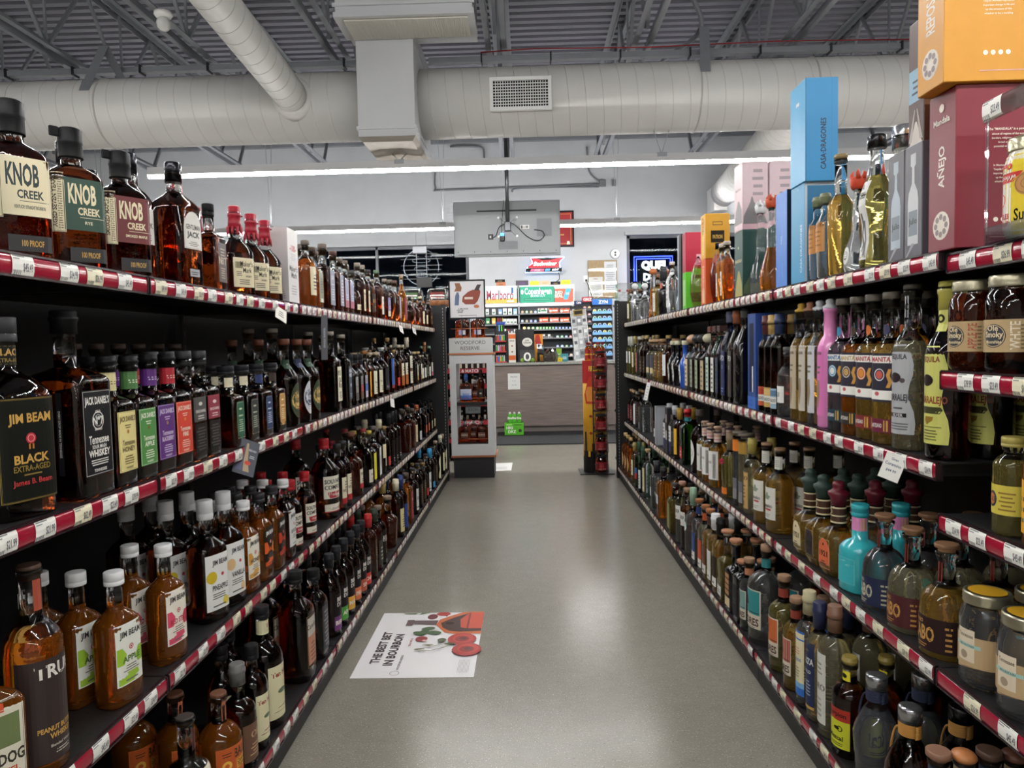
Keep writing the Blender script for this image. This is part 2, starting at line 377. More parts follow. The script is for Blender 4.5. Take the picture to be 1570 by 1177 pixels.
# ---------------------------------------------------------------- light rows
M_tubeL = mat('led_diffuser', '#ffffff', .4, emit=(1., .985, .96), es=LIGHT_POWER)
M_up = mat('added_uplight_glow', '#ffffff', .4, emit=(1., .985, .97), es=UP_POWER)  # upward glow added to the fixtures to brighten roof deck and ducts
M_up2 = mat('added_uplight_dimmed', '#ffffff', .4, emit=(1., .985, .97), es=UP_POWER*.03)  # added glow turned almost off right under the big duct
M_house = mat('light_housing', '#c9c9cb', .4)
LDESC = ['behind the camera', 'above the near shelves', 'over the middle of the aisle', 'hung just below the big round duct', 'hung in front of the windows']
for i, y in enumerate(LIGHT_Y):
    e = empty('strip_light', (0, y, LIGHT_Z), label='long white linear LED strip light '+LDESC[i], category='strip light', group='rows of strip lights')
    xa, xb = (-3.55, 6.9) if i == 3 else (-6.9, 6.9)
    if i == 3: pass
    mb = MB(); mb.span(xa, xb, -.035, .035, .0, .055); mb.span(xa, xb, -.035, -.03, .055, .07); mb.span(xa, xb, .03, .035, .055, .07); mb.build('housing', M_house, e)
    mb = MB(); mb.span(xa, xb, -.028, .028, .056, .060); mb.build('added_uplight', M_up2 if i == 3 else M_up, e)  # added glowing strip on the housing top, fills the ceiling with light
    mb = MB()
    mb.loft([[(x, -.033, 0), (x, -.026, -.022), (x, 0, -.03), (x, .026, -.022), (x, .033, 0)] for x in (xa, xb)]); mb.build('diffuser', M_tubeL, e)
    x = -6.05
    while x < 6.8:
        if x > xa:
            ch = MB()
            for s in (-1, 1): ch.tube([(x, 0, .07), (x+s*.07, 0, (DECKZ if i != 3 else 2.962 if -1.5 < x < -.9 else 3.106)-LIGHT_Z)], .004, 4)
            ch.box((x, 0, .06), (.09, .075, .04)); ch.build('hanger', mat('chain_zinc', '#9a9da1', .4, .7), e)
        x += 2.44
# ---------------------------------------------------------------- bottles, jars and boxes: one mesh set per kind, then copies
LIQ = {
 'w': mat('whiskey_dark', '#863a14', .015, trans=1., bump=(50, .3)), 'a': mat('whiskey_amber', '#f08a28', .02, trans=.90, bump=(50, .28)), 'r': mat('whiskey_red_brown', '#9c3c16', .02, trans=.95, bump=(50, .28)),
 'g': mat('tequila_gold', '#f4c45c', .02, trans=.90, bump=(50, .28)), 'p': mat('tequila_pale', '#f6ecbc', .02, trans=.92, bump=(50, .28)), 'c': mat('clear_spirit', '#f0f4f6', .02, trans=.965, bump=(50, .28)), 'v': glass('green_glass', '#2e8a4a'),
 'u': glass('blue_glass', '#2a4fc4'), 'k': mat('black_glass', '#0c0c0f', .06, coat=.5), 't': mat('teal_ceramic', '#3cb3bb', .12, coat=.6), 'm': mat('pink_glaze', '#e08ac0', .1, coat=.6),
 'l': mat('cream_liqueur', '#d9d3bd', .08, coat=.6), 'o': mat('cobalt_ceramic', '#2d55ab', .15, coat=.5), 'q': mat('grey_smoked', '#b4bac2', .02, trans=.92), 'n': glass('plum_dark', '#3a0d1c'),
 'y': mat('olive_glass', '#c8bc68', .02, trans=.9, bump=(50, .28)), 's': mat('silver_glass', '#b9bcc0', .15, .8)}
M_clear = mat('bottle_glass', '#f9fcfb', .015, trans=1., bump=(55, .3))
for k_ in 'war':  # darker depth in big bottles comes from the glass tint itself
    pass
def prof(H, R, D=None, e=2, sh=.58, nk=.74, rn=.013, top=.93, a=2., b=1., n=5, foot=.006, w0=1., belly=0., ns=2):
    D = D or R; z0 = sh*H; z1 = nk*H; zt = top*H; P = [(0, (R-foot)*w0, (D-foot)*w0, e), (.0015, (R-foot*.4)*w0, (D-foot*.4)*w0, e), (foot, R*w0, D*w0, e)]
    if belly or w0 != 1:
        for i in range(1, 6):
            t = i/6; q = w0+(1-w0)*t+belly*math.sin(PI*t); P.append((foot+(z0-foot)*t, R*q, D*q, e))
    P.append((z0, R, D, e))
    for i in range(1, n+1):
        t = i/n; q = (1-t**a)**b if i < n else 0; P.append((z0+(z1-z0)*t, rn+(R-rn)*q, rn+(D-rn)*q, e+(2-e)*min(1, t*1.2)))
    P += [(zt-.012, rn*.98, rn*.98, 2), (zt-.010, rn*1.14, rn*1.14, 2), (zt, rn*1.14, rn*1.14, 2)]
    return P
def ring(z, rx, ry, e, seg):
    out = []
    for k in range(seg):
        t = 2*PI*(k+.5)/seg; c, s = math.cos(t), math.sin(t)
        out.append((rx*math.copysign(abs(c)**(2/e), c), ry*math.copysign(abs(s)**(2/e), s), z))
    return out
def body_mesh(P, fill, liq, seg):
    rings = []; mi = []; 
    for i in range(len(P)):
        if i and P[i-1][0] < fill < P[i][0]:
            t = (fill-P[i-1][0])/(P[i][0]-P[i-1][0]); q = tuple(P[i-1][j]+(P[i][j]-P[i-1][j])*t for j in range(4))
            rings.append(ring(*q, seg)); mi.append(0)
        if i: mi.append(0 if P[i][0] <= fill else 1)
        rings.append(ring(*P[i], seg))
    m = MB(); m.loft(rings, mi+[mi[-1]], True, True); return m.mesh('bottle', [LIQ[liq], M_clear])
class Wrap:
    """maps label coordinates (u across, v up) onto the body, front = -Y"""
    def __init__(s, P, off=.0005, ang=0.):
        s.P = P; s.off = off; s.ang = ang; s.cache = {}
    def dims(s, z):
        P = s.P
        for i in range(1, len(P)):
            if z <= P[i][0]:
                t = (z-P[i-1][0])/max(1e-9, P[i][0]-P[i-1][0]); t = max(0, min(1, t)); return tuple(P[i-1][j]+(P[i][j]-P[i-1][j])*t for j in (1, 2, 3))
        return P[-1][1:]
    def table(s, rx, ry, e):
        k = (round(rx, 4), round(ry, 4), round(e, 1))
        if k not in s.cache:
            pts = []; N = 120
            for i in range(N+1):
                t = -PI/2+2*PI*i/N; c, q = math.cos(t), math.sin(t)
                pts.append((rx*math.copysign(abs(c)**(2/e), c), ry*math.copysign(abs(q)**(2/e), q)))
            L = [0]
            for i in range(N): L.append(L[-1]+math.hypot(pts[i+1][0]-pts[i][0], pts[i+1][1]-pts[i][1]))
            s.cache[k] = (pts, L)
        return s.cache[k]
    def __call__(s, u, v, lay=0.):
        rx, ry, e = s.dims(v); pts, L = s.table(rx, ry, e); u = (u+s.ang) % L[-1]
        lo, hi = 0, len(L)-1
        while hi-lo > 1:
            m = (lo+hi)//2
            if L[m] <= u: lo = m
            else: hi = m
        t = (u-L[lo])/max(1e-9, L[hi]-L[lo]); x = pts[lo][0]+(pts[hi][0]-pts[lo][0])*t; y = pts[lo][1]+(pts[hi][1]-pts[lo][1])*t
        dx, dy = pts[hi][0]-pts[lo][0], pts[hi][1]-pts[lo][1]; l = math.hypot(dx, dy) or 1; o = s.off+lay
        return (x+dy/l*o, y-dx/l*o, v)
class Art:
    curved = False
    """flat print, drawn in layers through a mapping function W(u, v, layer)"""
    def __init__(s, W, z0, z1, w): s.W = W; s.z0, s.z1, s.w = z0, z1, w; s.m = MB(); s.mats = []; s.lay = 0
    def mi(s, c):
        m = c if not isinstance(c, str) else paint(c)
        if m not in s.mats: s.mats.append(m)
        return s.mats.index(m)
    def rect(s, u0, u1, v0, v1, c, nv=1):
        nv = max(nv, int(abs(v1-v0)/.014)) if s.curved else nv; n = max(1, int(abs(u1-u0)/.007)); o = s.lay; vs = []; 
        for j in range(nv+1):
            for i in range(n+1): vs.append(s.W(u0+(u1-u0)*i/n, v0+(v1-v0)*j/nv, o))
        s.m.add(vs, [(j*(n+1)+i, j*(n+1)+i+1, (j+1)*(n+1)+i+1, (j+1)*(n+1)+i) for j in range(nv) for i in range(n)], s.mi(c)); s.lay += .00012
    def poly(s, pts, c):
        """outline symmetric in rows: list of (v, u_left, u_right)"""
        n = 8
        if s.curved:
            q = [pts[0]]
            for a, b in zip(pts, pts[1:]):
                k = max(1, int(abs(b[0]-a[0])/.014)); q += [tuple(a[j]+(b[j]-a[j])*i/k for j in range(3)) for i in range(1, k+1)]
            pts = q
        vs = [s.W(l+(r-l)*i/n, v, s.lay) for v, l, r in pts for i in range(n+1)]
        s.m.add(vs, [(j*(n+1)+i, j*(n+1)+i+1, (j+1)*(n+1)+i+1, (j+1)*(n+1)+i) for j in range(len(pts)-1) for i in range(n)], s.mi(c)); s.lay += .00012
    def disc(s, u, v, r, c, ry=None, k=18, r0=0):
        ry = ry or r; vs = []; R_ = 3
        for j in range(R_+1):
            q = (r0+(r-r0)*j/R_); qy = q*ry/r
            for i in range(k): vs.append(s.W(u+q*math.cos(2*PI*i/k), v+qy*math.sin(2*PI*i/k), s.lay))
        s.m.add(vs, [(j*k+i, j*k+(i+1) % k, (j+1)*k+(i+1) % k, (j+1)*k+i) for j in range(R_) for i in range(k)], s.mi(c)); s.lay += .00012
    def text(s, t, u, v, h, c, bold=.0, maxw=None, rot=0, asp=1.):
        o = s.lay; W = s.W; bold = min(bold, .032)
        if rot: f = (lambda x, y: W(u-y, v+x, o)) if rot > 0 else (lambda x, y: W(u+y, v-x, o))
        else: f = lambda x, y: W(u+x, v+y, o)
        s.m.text(t, None, None, None, h, s.mi(c), bold, maxw, f, asp)
    def lines(s, u, v0, v1, n, w, c, seed=1):
        r = random.Random(seed); h = (v1-v0)/(2*n)
        for i in range(n):
            q = w*r.uniform(.6, 1); s.rect(u-q/2, u+q/2, v0+(2*i)*h, v0+(2*i)*h+h*.8, c)
            s.lay -= .00012
        s.lay += .00012
    def frame(s, u0, u1, v0, v1, t, c):
        for a in ((u0, u1, v0, v0+t), (u0, u1, v1-t, v1), (u0, u0+t, v0, v1), (u1-t, u1, v0, v1)): s.rect(*a, c); s.lay -= .00012
        s.lay += .00012
    def draw(s, items, H):
        w = s.w; z0, z1 = s.z0, s.z1; h = z1-z0
        U = lambda a: a*w/2
        V = lambda a: z0+a*h
        for it in items:
            k = it[0]
            if k == 't': _, t, u, v, sz, c = it[:6]; o = it[6] if len(it) > 6 else {}; s.text(t, U(u), V(v), sz*(w if o.get('rot') else h), c, o.get('b', .02), o.get('mw', .92)*w if not o.get('rot') else o.get('mw', .9)*h, o.get('rot', 0), o.get('asp', 1.))
            elif k == 'b': s.rect(U(it[1]), U(it[2]), V(it[3]), V(it[4]), it[5])
            elif k == 'd': s.disc(U(it[1]), V(it[2]), it[3]*w/2, it[4], (it[5]*w/2 if len(it) > 5 else None))
            elif k == 'o': s.disc(U(it[1]), V(it[2]), it[3]*w/2, it[5], None, 22, it[4]*w/2)
            elif k == 'f': s.frame(U(-1+it[1]), U(1-it[1]), z0+it[1]*w/2, z1-it[1]*w/2, it[2], it[3])
            elif k == 'l': s.lines(U(it[1]), V(it[2]), V(it[3]), it[4], it[5]*w, it[6], int(it[2]*100))
            elif k == 'p': s.poly([(V(v), U(l), U(r)) for v, l, r in it[1]], it[2])
            elif k == 'z': # barcode
                r = random.Random(3); u = U(it[1])
                while u < U(it[2]): ww = r.choice((.0006, .001)); s.rect(u, u+ww, V(it[3]), V(it[4]), it[5]); s.lay -= .00012; u += ww+r.choice((.0006, .0011))
                s.lay += .00012
def label_mesh(P, H, L):
    """L: dict z0,z1 (fractions of H), w, col, items, ang, shape"""
    W = Wrap(P, ang=L.get('ang', 0)); a = Art(W, L['z0']*H, L['z1']*H, L['w']); a.curved = True
    sh = L.get('shape'); w = L['w']; z0, z1 = a.z0, a.z1
    if sh == 'oval': a.disc(0, (z0+z1)/2, w/2, L['col'], (z1-z0)/2, 24)
    elif sh == 'arch': a.poly([(z0, -w/2, w/2), (z0+(z1-z0)*.55, -w/2, w/2)]+[(z0+(z1-z0)*(.55+.45*math.sin(t)), -w/2*math.cos(t), w/2*math.cos(t)) for t in arc(6, .01, PI/2)], L['col'])
    elif sh == 'shield': a.poly([(z0, -w*.12, w*.12), (z0+(z1-z0)*.12, -w*.42, w*.42), (z0+(z1-z0)*.3, -w/2, w/2), (z0+(z1-z0)*.86, -w/2, w/2), (z1, -w*.36, w*.36)], L['col'])
    elif sh == 'guitar':
        q = [(0, .95), (.12, 1.), (.25, .92), (.36, .72), (.46, .62), (.56, .7), (.66, .86), (.78, .9), (.9, .75), (1., .45)]
        a.poly([(z0+(z1-z0)*v, -w/2*k, w/2*k) for v, k in q], L['col'])
    elif sh == 'none': pass
    else: a.rect(-w/2, w/2, z0, z1, L['col'], L.get('nv', 1))
    a.draw(L.get('items', []), H)
    return a.m.mesh('label', a.mats) if a.m.v else None
def cap_mesh(H, c):
    st, r, z0, z1 = c[0], c[1], c[2]*H, c[3]*H; col = c[4]; h = z1-z0; m = MB(); mats = [paint(col, .35 if sum(lin(col)[:3]) > .12 else .5)] if col[0] == '#' else []
    if st == 'screw':
        m.lathe([(r*.97, z0), (r, z0+.0015), (r, z0+h*.3), (r*.96, z0+h*.32), (r*.96, z0+h*.34), (r, z0+h*.36), (r, z1-.0015), (r*.93, z1)], 20)
    elif st == 'foil':
        m.lathe([(r*1.02, z0), (r, z0+h*.5), (r*1.12, z0+h*.6), (r*1.12, z0+h*.72), (r*1.02, z0+h*.75), (r*1.02, z1-.002), (r*.9, z1)], 20)
    elif st == 'metal':
        mats = [mat('cap_metal_'+col.lstrip('#'), col, .22, .9)]
        m.lathe([(r, z0), (r, z1-.003), (r*.9, z1), (r*.5, z1+.0005)], 22)
    elif st == 'cork':
        c2 = c[5] if len(c) > 5 else '#b98d5c'; mats = [paint(col, .5), mat('cork_'+c2.lstrip('#'), c2, .85, noise=(90, .25))]
        m.lathe([(r*.9, z0+h*.5), (r, z0+h*.55), (r, z1-.002), (r*.92, z1)], 20, 0); m.lathe([(r*.66, z0), (r*.7, z0+h*.5)], 14, 1)
    elif st == 'ball':
        m.lathe([(r*.5, z0)]+[(r*math.cos(t), (z0+z1)/2+h/2*math.sin(t)) for t in arc(9, -1.1, 1.5)], 20)
    elif st == 'wax':
        m.lathe([(r*1.15, z0+h*.18), (r*1.08, z0+h*.4), (r, z0+h*.6), (r*1.1, z0+h*.62), (r*1.1, z0+h*.72), (r*1.02, z0+h*.74), (r*1.05, z1-.003), (r*.85, z1)], 22)
        for i in range(9):
            t = 2*PI*i/9+.3; l = h*(.12+.1*((i*37) % 7)/7); a, b = r*1.16*math.cos(t), r*1.16*math.sin(t)
            m.tube([(a*.95, b*.95, z0+h*.24), (a*1.04, b*1.04, z0+h*.12-l*.5), (a*1.07, b*1.07, z0+h*.1-l)], .003, 6, radii=[.0045, .0036, .002])
        m.box((r*1.15, 0, z0+h*.66), (.012, .009, .004))
    elif st == 'tab':
        m.lathe([(r*1.02, z0), (r, z0+.002), (r*.98, z0+h*.45), (r*1.04, z0+h*.5), (r, z0+h*.55), (r, z1-.003), (r*.8, z1)], 22); m.box((-r*1.05-.006, -.002, z1-h*.18), (.016, .006, .018), bev=.0015)
    elif st == 'lid':
        mats = [mat('lid_metal', '#b8b39a' if col == 'g' else '#a9acae', .28, .85), paint('#d8a728', .4)]
        m.lathe([(r, z0), (r*1.03, z0+h*.1), (r, z0+h*.25), (r*1.03, z0+h*.42), (r, z0+h*.6), (r*1.02, z0+h*.8), (r*.98, z1), (r*.88, z1), (r*.86, z1-.0015), (r*.3, z1-.0012)], 32, 0)
        if len(c) > 5: m.disc((0, 0, z1+.0006), (0, 0, 1), r*.8, 24, 1)
    elif st == 'horn':
        m.lathe([(r*.8, z0), (r, z0+h*.15), (r*1.15, z0+h*.55), (r*1.1, z0+h*.6), (r*.6, z0+h*.62)], 18)
        for s_ in (-1, 1):
            for q in (-1, 1): m.tube([(s_*r*.85, q*r*.35, z0+h*.5), (s_*r*1.0, q*r*.5, z0+h*.8), (s_*r*.75, q*r*.3, z1 if q < 0 else z1-h*.12)], .004, 6, radii=[.0065, .005, .001])
    elif st == 'bell':
        m.lathe([(r*.85, z0), (r*.9, z0+h*.3), (r*1.15, z0+h*.42), (r*1.2, z0+h*.55), (r*.8, z0+h*.62), (r*.6, z0+h*.72), (r*.72, z0+h*.82), (r*.6, z0+h*.95), (r*.25, z1)], 22)
    elif st == 'block':
        m.box((0, 0, (z0+z1)/2), (r*2, r*2, h), bev=.002)
    return m.mesh('cap', mats)
KIND = {}
def K(key, name, desc, P, liq, fill, cap=None, labs=(), seg=24, cat='bottle', extra=()):
    """extra: (part name, mesh) pairs"""
    H = (cap[3]*(P[-1][0]/.93) if False else None)
    KIND[key] = dict(name=name, desc=desc, P=P, liq=liq, fill=fill, cap=cap, labs=labs, seg=seg, cat=cat, extra=extra, mesh=None)
def kind_mesh(key):
    k = KIND[key]
    if k['mesh'] is None:
        if 'maker' in k: k['mesh'] = k['maker']()
        else:
            H = k['H']; body = body_mesh(k['P'], k['fill']*H, k['liq'], k['seg']); body.name = k['name']
            parts = []
            if k['cap']: parts.append(('cap', cap_mesh(H, k['cap']), []))
            for L in k['labs']:
                me = label_mesh(k['P'], H, L)
                if me: parts.append((L.get('name', 'label'), me, []))
            for nm, f in k['extra']: parts.append((nm, f(H, k), []))
            k['mesh'] = (body, parts)
    return k['mesh']
def bottle(key, name, desc, H, R, shape, liq, fill=.72, cap=None, labs=(), seg=24, cat='bottle', extra=()):
    P = prof(H, R, **shape) if isinstance(shape, dict) else shape(H, R)
    KIND[key] = dict(name=name, desc=desc, P=P, liq=liq, fill=fill, cap=cap, labs=labs, seg=seg, cat=cat, extra=extra, mesh=None, H=H, R=R, D=shape.get('D') or R if isinstance(shape, dict) else R)
def L(z0, z1, w, col, *items, **kw):
    d = dict(z0=z0, z1=z1, w=w, col=col, items=items); d.update(kw); return d
CAPL = dict(maker1='dripped red wax cap', maker2='long dripped red wax cap', soco='bright red screw cap', socobig='bright red screw cap', hornclear='white horned stopper', hornamber='orange horned stopper', clearfoot='orange horned stopper', chr1='chrome cap', chr2='chrome cap', cabo1='wooden stopper', cabo2='wooden stopper', cabo3='wooden stopper', tennA='silver lid with yellow top', tennB='silver lid with yellow top', bapple='white screw cap', bstag='white screw cap')
ALL = []   # every stocked thing: (object, key, shelf, Y, row)
def stock(key, x, y, z, rz, shelf='', row=0, sc=1.):
    k = KIND[key]; body, parts = kind_mesh(key)
    o = bpy.data.objects.new(k['name'], body); COL.objects.link(o); o.location = (x, y, z); o.rotation_euler.z = rz
    if sc != 1.: o.scale = (sc, sc, sc)
    for nm, me, subs in parts:
        c = bpy.data.objects.new(nm, me); COL.objects.link(c); c.parent = o
        if nm == 'cap' and key in CAPL: c['label'] = CAPL[key]
        for n2, m2 in subs:
            d = bpy.data.objects.new(n2, m2); COL.objects.link(d); d.parent = c
    o['category'] = k['cat']; ALL.append((o, key, shelf, y, row, x)); return o
# ---------------------------------------------------------------- kinds on the whiskey side
BK, WH, CR, GD = '#0c0c0e', '#e9e7e0', '#e2d7b4', '#c49a4e'
SQ = dict(e=7, sh=.60, nk=.68, rn=.017, a=2.2, b=1.)          # square whiskey bottle
RD = dict(e=2, sh=.60, nk=.76, rn=.0135, a=2., b=1.)           # round shouldered bottle
FL = dict(e=3.5, sh=.66, nk=.78, rn=.014, a=2., b=1.1)         # flask shaped
def T(t, v, sz, c, u=0, **o): return ('t', t, u, v, sz, c, o)
def ln(v0, v1, n=3, c='#55504a', w=.6, u=0): return ('l', u, v0, v1, n, w, c)
# top shelf
def knob(key, desc, bg, fg, side, sub, strip):
    bottle(key, 'whiskey_bottle', desc, .262, .047, dict(D=.034, e=5, sh=.62, nk=.74, rn=.017, a=2.4, b=1.), 'w', .70, ('tab', .0205, .79, 1.0, '#0c0c0e'), [
        L(.27, .63, .074, bg, T('KNOB', .70, .40, fg, -.14, b=.035, mw=.64), T('CREEK', .37, .15, fg, .14, b=.03, mw=.52), ('b', -.3, .85, .245, .255, fg), T(sub, .15, .06, fg, .1, mw=.6), ang=.008, name='label'),
        L(.25, .66, .026, CR, T(side, .5, .3, '#4a3f2c', -.3, rot=1, mw=.86, b=.03), ('l', .4, .06, .94, 22, .3, '#6d6148'), ('f', .08, .0007, '#7a6c4c'), ang=-.0395, name='side_label'),
        L(.05, .15, .064, '#2a2a2c', T('100 PROOF', .5, .4, GD, .1, mw=.5), ang=.01, name='proof_label')], 28)
knob('knob1', 'black-capped rounded bourbon bottle with beige label', CR, '#2e3b3c', 'CLERMONT, KENTUCKY', 'KENTUCKY STRAIGHT BOURBON', 1)
knob('knob2', 'black-capped rounded bourbon bottle with green label', '#2c4a3d', CR, 'AGED SEVEN YEARS', 'RYE', 1)
knob('knob3', 'black-capped rounded bourbon bottle with maroon label', '#6b2d2f', CR, 'SMOKED MAPLE', 'SMOKED MAPLE', 1)
bottle('knobplain', 'whiskey_bottle', 'black-capped dark bourbon bottle without visible label', .262, .043, dict(D=.034, e=5, sh=.63, nk=.75, rn=.016, a=2.4, b=1.), 'w', .7, ('tab', .0195, .80, 1.0, '#0c0c0e'))
bottle('gentle', 'whiskey_bottle', 'tall octagonal whiskey bottle with arched silver-white label', .298, .049, dict(e=4.2, sh=.62, nk=.76, rn=.017, a=2., b=1.2), 'w', .76, ('metal', .019, .84, 1., '#2b2b30'), [
    L(.30, .60, .062, '#d9d6cf', T('GENTLEMAN', .58, .13, '#2d2b2a', 0, b=.02, mw=.8), T('JACK', .36, .2, '#2d2b2a', 0, b=.03), ('l', 0, .08, .22, 3, .6, '#77736c'), ('f', .06, .0006, '#8f8a80'), shape='arch'),
    L(.08, .14, .034, '#9fa0a4', ('l', 0, .25, .8, 2, .8, '#3a3a3c'), name='foot_label')])
bottle('chrome', 'whiskey_bottle', 'dark whiskey bottle with polished black metal cap', .285, .040, dict(e=5, sh=.62, nk=.76, rn=.016), 'w', .76, ('metal', .0185, .84, 1., '#3a3a40'), [L(.3, .58, .05, '#c9c5bb', T('JACK', .5, .2, BK), ln(.1, .3))])
MAKE = dict(D=.036, e=4.5, sh=.46, nk=.66, rn=.0155, a=1.7, b=1.2)
def maker(key, desc, H, R, D):
    bottle(key, 'whiskey_bottle', desc, H, R, dict(MAKE, D=D), 'w', .60, ('wax', .0165, .70, 1.0, '#9c1f30'), [
        L(.10, .42, R*1.55, CR, T("Maker's", .80, .19, '#1f1c18', .25, mw=.62, b=.01), T('Mark', .58, .17, '#1f1c18', .3, mw=.42, b=.01), ('b', -.85, -.15, .64, .86, '#8b8468'), T('WHISKY', .37, .07, '#1f1c18', .4, mw=.3), ln(.1, .3, 3), ln(.38, .56, 3, w=.3, u=-.5)),])
maker('maker1', 'squat square bourbon with red wax cap and cream label', .262, .043, .039)
maker('maker2', 'tall bourbon with long red wax neck and cream label', .33, .045, .042)
bottle('dark1', 'whiskey_bottle', 'slim square dark bottle with brown ribbed label', .225, .033, dict(SQ, rn=.013), 'w', .7, ('screw', .015, .86, 1., BK), [L(.1, .55, .05, '#4a3b36', T('No 7', .55, .2, '#b8a48a'), ln(.1, .4, 5, '#a08c74'), ln(.6, .9, 4, '#a08c74'))])
GLS = dict(e=2, sh=.60, nk=.74, rn=.014, a=2.2)
def cork(r=.016, z0=.86, top='#6d6259', ck='#b98d5c'): return ('cork', r, z0, 1., top, ck)
def far(key, desc, H, R, shp, liq, fill, cap, col, *items, z=(.14, .52), w=None, name='whiskey_bottle', seg=18, sh=None, extra=()):
    lb = [L(z[0], z[1], w or R*1.6, col, *items, shape=sh)] if col else []
    bottle(key, name, desc, H, R, shp, liq, fill, cap, lb, seg, extra=extra)
def necklab(P0, z0, z1, col, w=.04, *items): return L(z0, z1, w, col, *items, name='neck_label', ang=0)
far('goldneck', 'amber bottle with long cream side label and gold neck', .25, .036, RD, 'a', .72, cork(), CR, ln(.2, .8, 5), z=(.18, .6))
far('frame', 'amber bottle with framed olive-grey label', .235, .034, dict(SQ, rn=.013), 'a', .7, cork(top='#5d5148'), '#8d8f74', ('f', .05, .001, '#c8c49a'), ('b', -.5, .6, .0, .12, WH), ln(.3, .8, 6, '#5e604a'), z=(.1, .62))
far('silverlab', 'tall square bottle with silvery printed front', .27, .04, dict(SQ, rn=.016), 'w', .7, cork(.018, .84), '#8f95a3', T('Old', .8, .12, '#d8dbe2'), ln(.15, .65, 7, '#d2d6de'), z=(.08, .6))
far('redtop', 'square whiskey bottle with red neck band', .26, .037, dict(SQ, rn=.015), 'r', .7, ('cork', .017, .86, 1., '#5a4038', '#c49a6c'), '#9a9ba6', ln(.1, .9, 8, '#d8d9e0'), z=(.1, .6))
far('lilac', 'clear-shouldered bottle with lilac-grey label', .24, .034, dict(SQ, rn=.015), 'r', .6, cork(), '#a6a5bd', ln(.1, .5, 5, '#dcdbe8'), ('b', -1, 1, 0, .25, '#b06a78'), z=(.1, .62))
far('creamtall', 'bourbon bottle with tall narrow cream label', .26, .037, GLS, 'w', .72, cork(.015, .86, '#8d8377'), CR, T('Four', .8, .1, BK), ln(.1, .6, 6), z=(.1, .5), w=.032)
far('creamtall2', 'bourbon bottle with white strip label and green seal', .27, .037, GLS, 'w', .72, cork(.015, .86, '#57705a'), WH, T('Four', .8, .1, BK), ln(.1, .6, 6), z=(.1, .46), w=.04)
far('squat', 'squat decanter with slanted silver shoulder and cream band', .21, .042, dict(e=2.6, sh=.42, nk=.62, rn=.014), 'w', .6, cork(.017, .85, '#3c3a38'), CR, ln(.2, .8, 2), z=(.12, .24))
far('gold2', 'dark bottle with small gold lettering', .25, .036, GLS, 'w', .72, cork(.015, .87, '#2b2a2c'), '#3a2a20', T('1792', .6, .2, GD), ln(.1, .35, 3, GD), z=(.12, .5))
far('purplab', 'narrow bottle with purple and cream label', .24, .032, GLS, 'w', .7, cork(.014, .87, '#8d8377'), '#8c84b4', ('b', -1, 1, 0, .28, CR), ln(.4, .9, 5, '#dcd8ee'), z=(.1, .55))
far('greenleaf', 'narrow bottle with dark green tag at its shoulder', .25, .033, GLS, 'w', .7, cork(.014, .87, '#6d6259'), '#2e4a38', ln(.2, .8, 4, '#9db5a2'), z=(.44, .6), w=.03)
far('pinkred', 'tall amber bottle with deep pink label', .32, .033, dict(e=2, sh=.52, nk=.72, rn=.013, a=1.6, b=1.3), 'a', .8, cork(.014, .9, '#9a8f86'), '#8e3b48', T('Angel', .8, .08, '#e8cdd0'), ln(.1, .6, 8, '#c99aa2'), z=(.08, .52))
far('roundlab', 'dark round bottle with small round silver seal', .2, .037, dict(e=2, sh=.5, nk=.68, rn=.013), 'w', .66, cork(.015, .86, '#4a4644'), '#9aa2ae', z=(.12, .3), sh='oval', w=.034)
far('rose', 'pale bottle with cream label and rose circle', .23, .034, GLS, 'r', .7, cork(.015, .87, CR), CR, ('d', 0, .5, .4, '#b2626a'), z=(.1, .5))
far('creamsmall', 'small dark bottle with square cream label', .19, .03, GLS, 'w', .7, cork(.013, .86, '#3a3634'), CR, ln(.2, .8, 3), z=(.14, .5))
# second shelf
bottle('beamblack', 'whiskey_bottle', 'large dark bourbon with black label, gold edging and red seal', .325, .056, dict(D=.050, e=4.5, sh=.60, nk=.74, rn=.019, a=2., b=1.2), 'w', .74, ('screw', .0225, .875, 1., '#2c2c30'), [
    L(.09, .60, .104, '#12140f', ('f', .02, .0009, '#8a7436'), ('f', .055, .0004, '#8a7436'), T('JIM BEAM', .79, .12, GD, .02, b=.03, mw=.72), ('d', 0, .605, .17, '#b5283a'), ('o', 0, .605, .10, .115, '#e6c8b0'), ('b', -.09, -.03, .5, .55, '#b5742e'), ('b', .03, .09, .5, .55, '#b5742e'), T('BLACK', .41, .09, GD, 0, b=.03, mw=.62), T('EXTRA-AGED', .32, .06, '#8a7436', 0, mw=.62), ln(.25, .285, 1, '#8a7436', .4), T('James B. Beam', .18, .07, '#b53a3a', 0, mw=.66)),
    L(.76, .86, .05, '#1a1a16', T('BLACK', .65, .36, GD, 0, b=.03), T('EXTRA-AGED', .25, .2, '#8a7436'), ('f', .06, .0005, '#8a7436'), name='neck_label')], 30)
JD = dict(e=8, sh=.615, nk=.70, rn=.0175, a=2.4, b=1.)
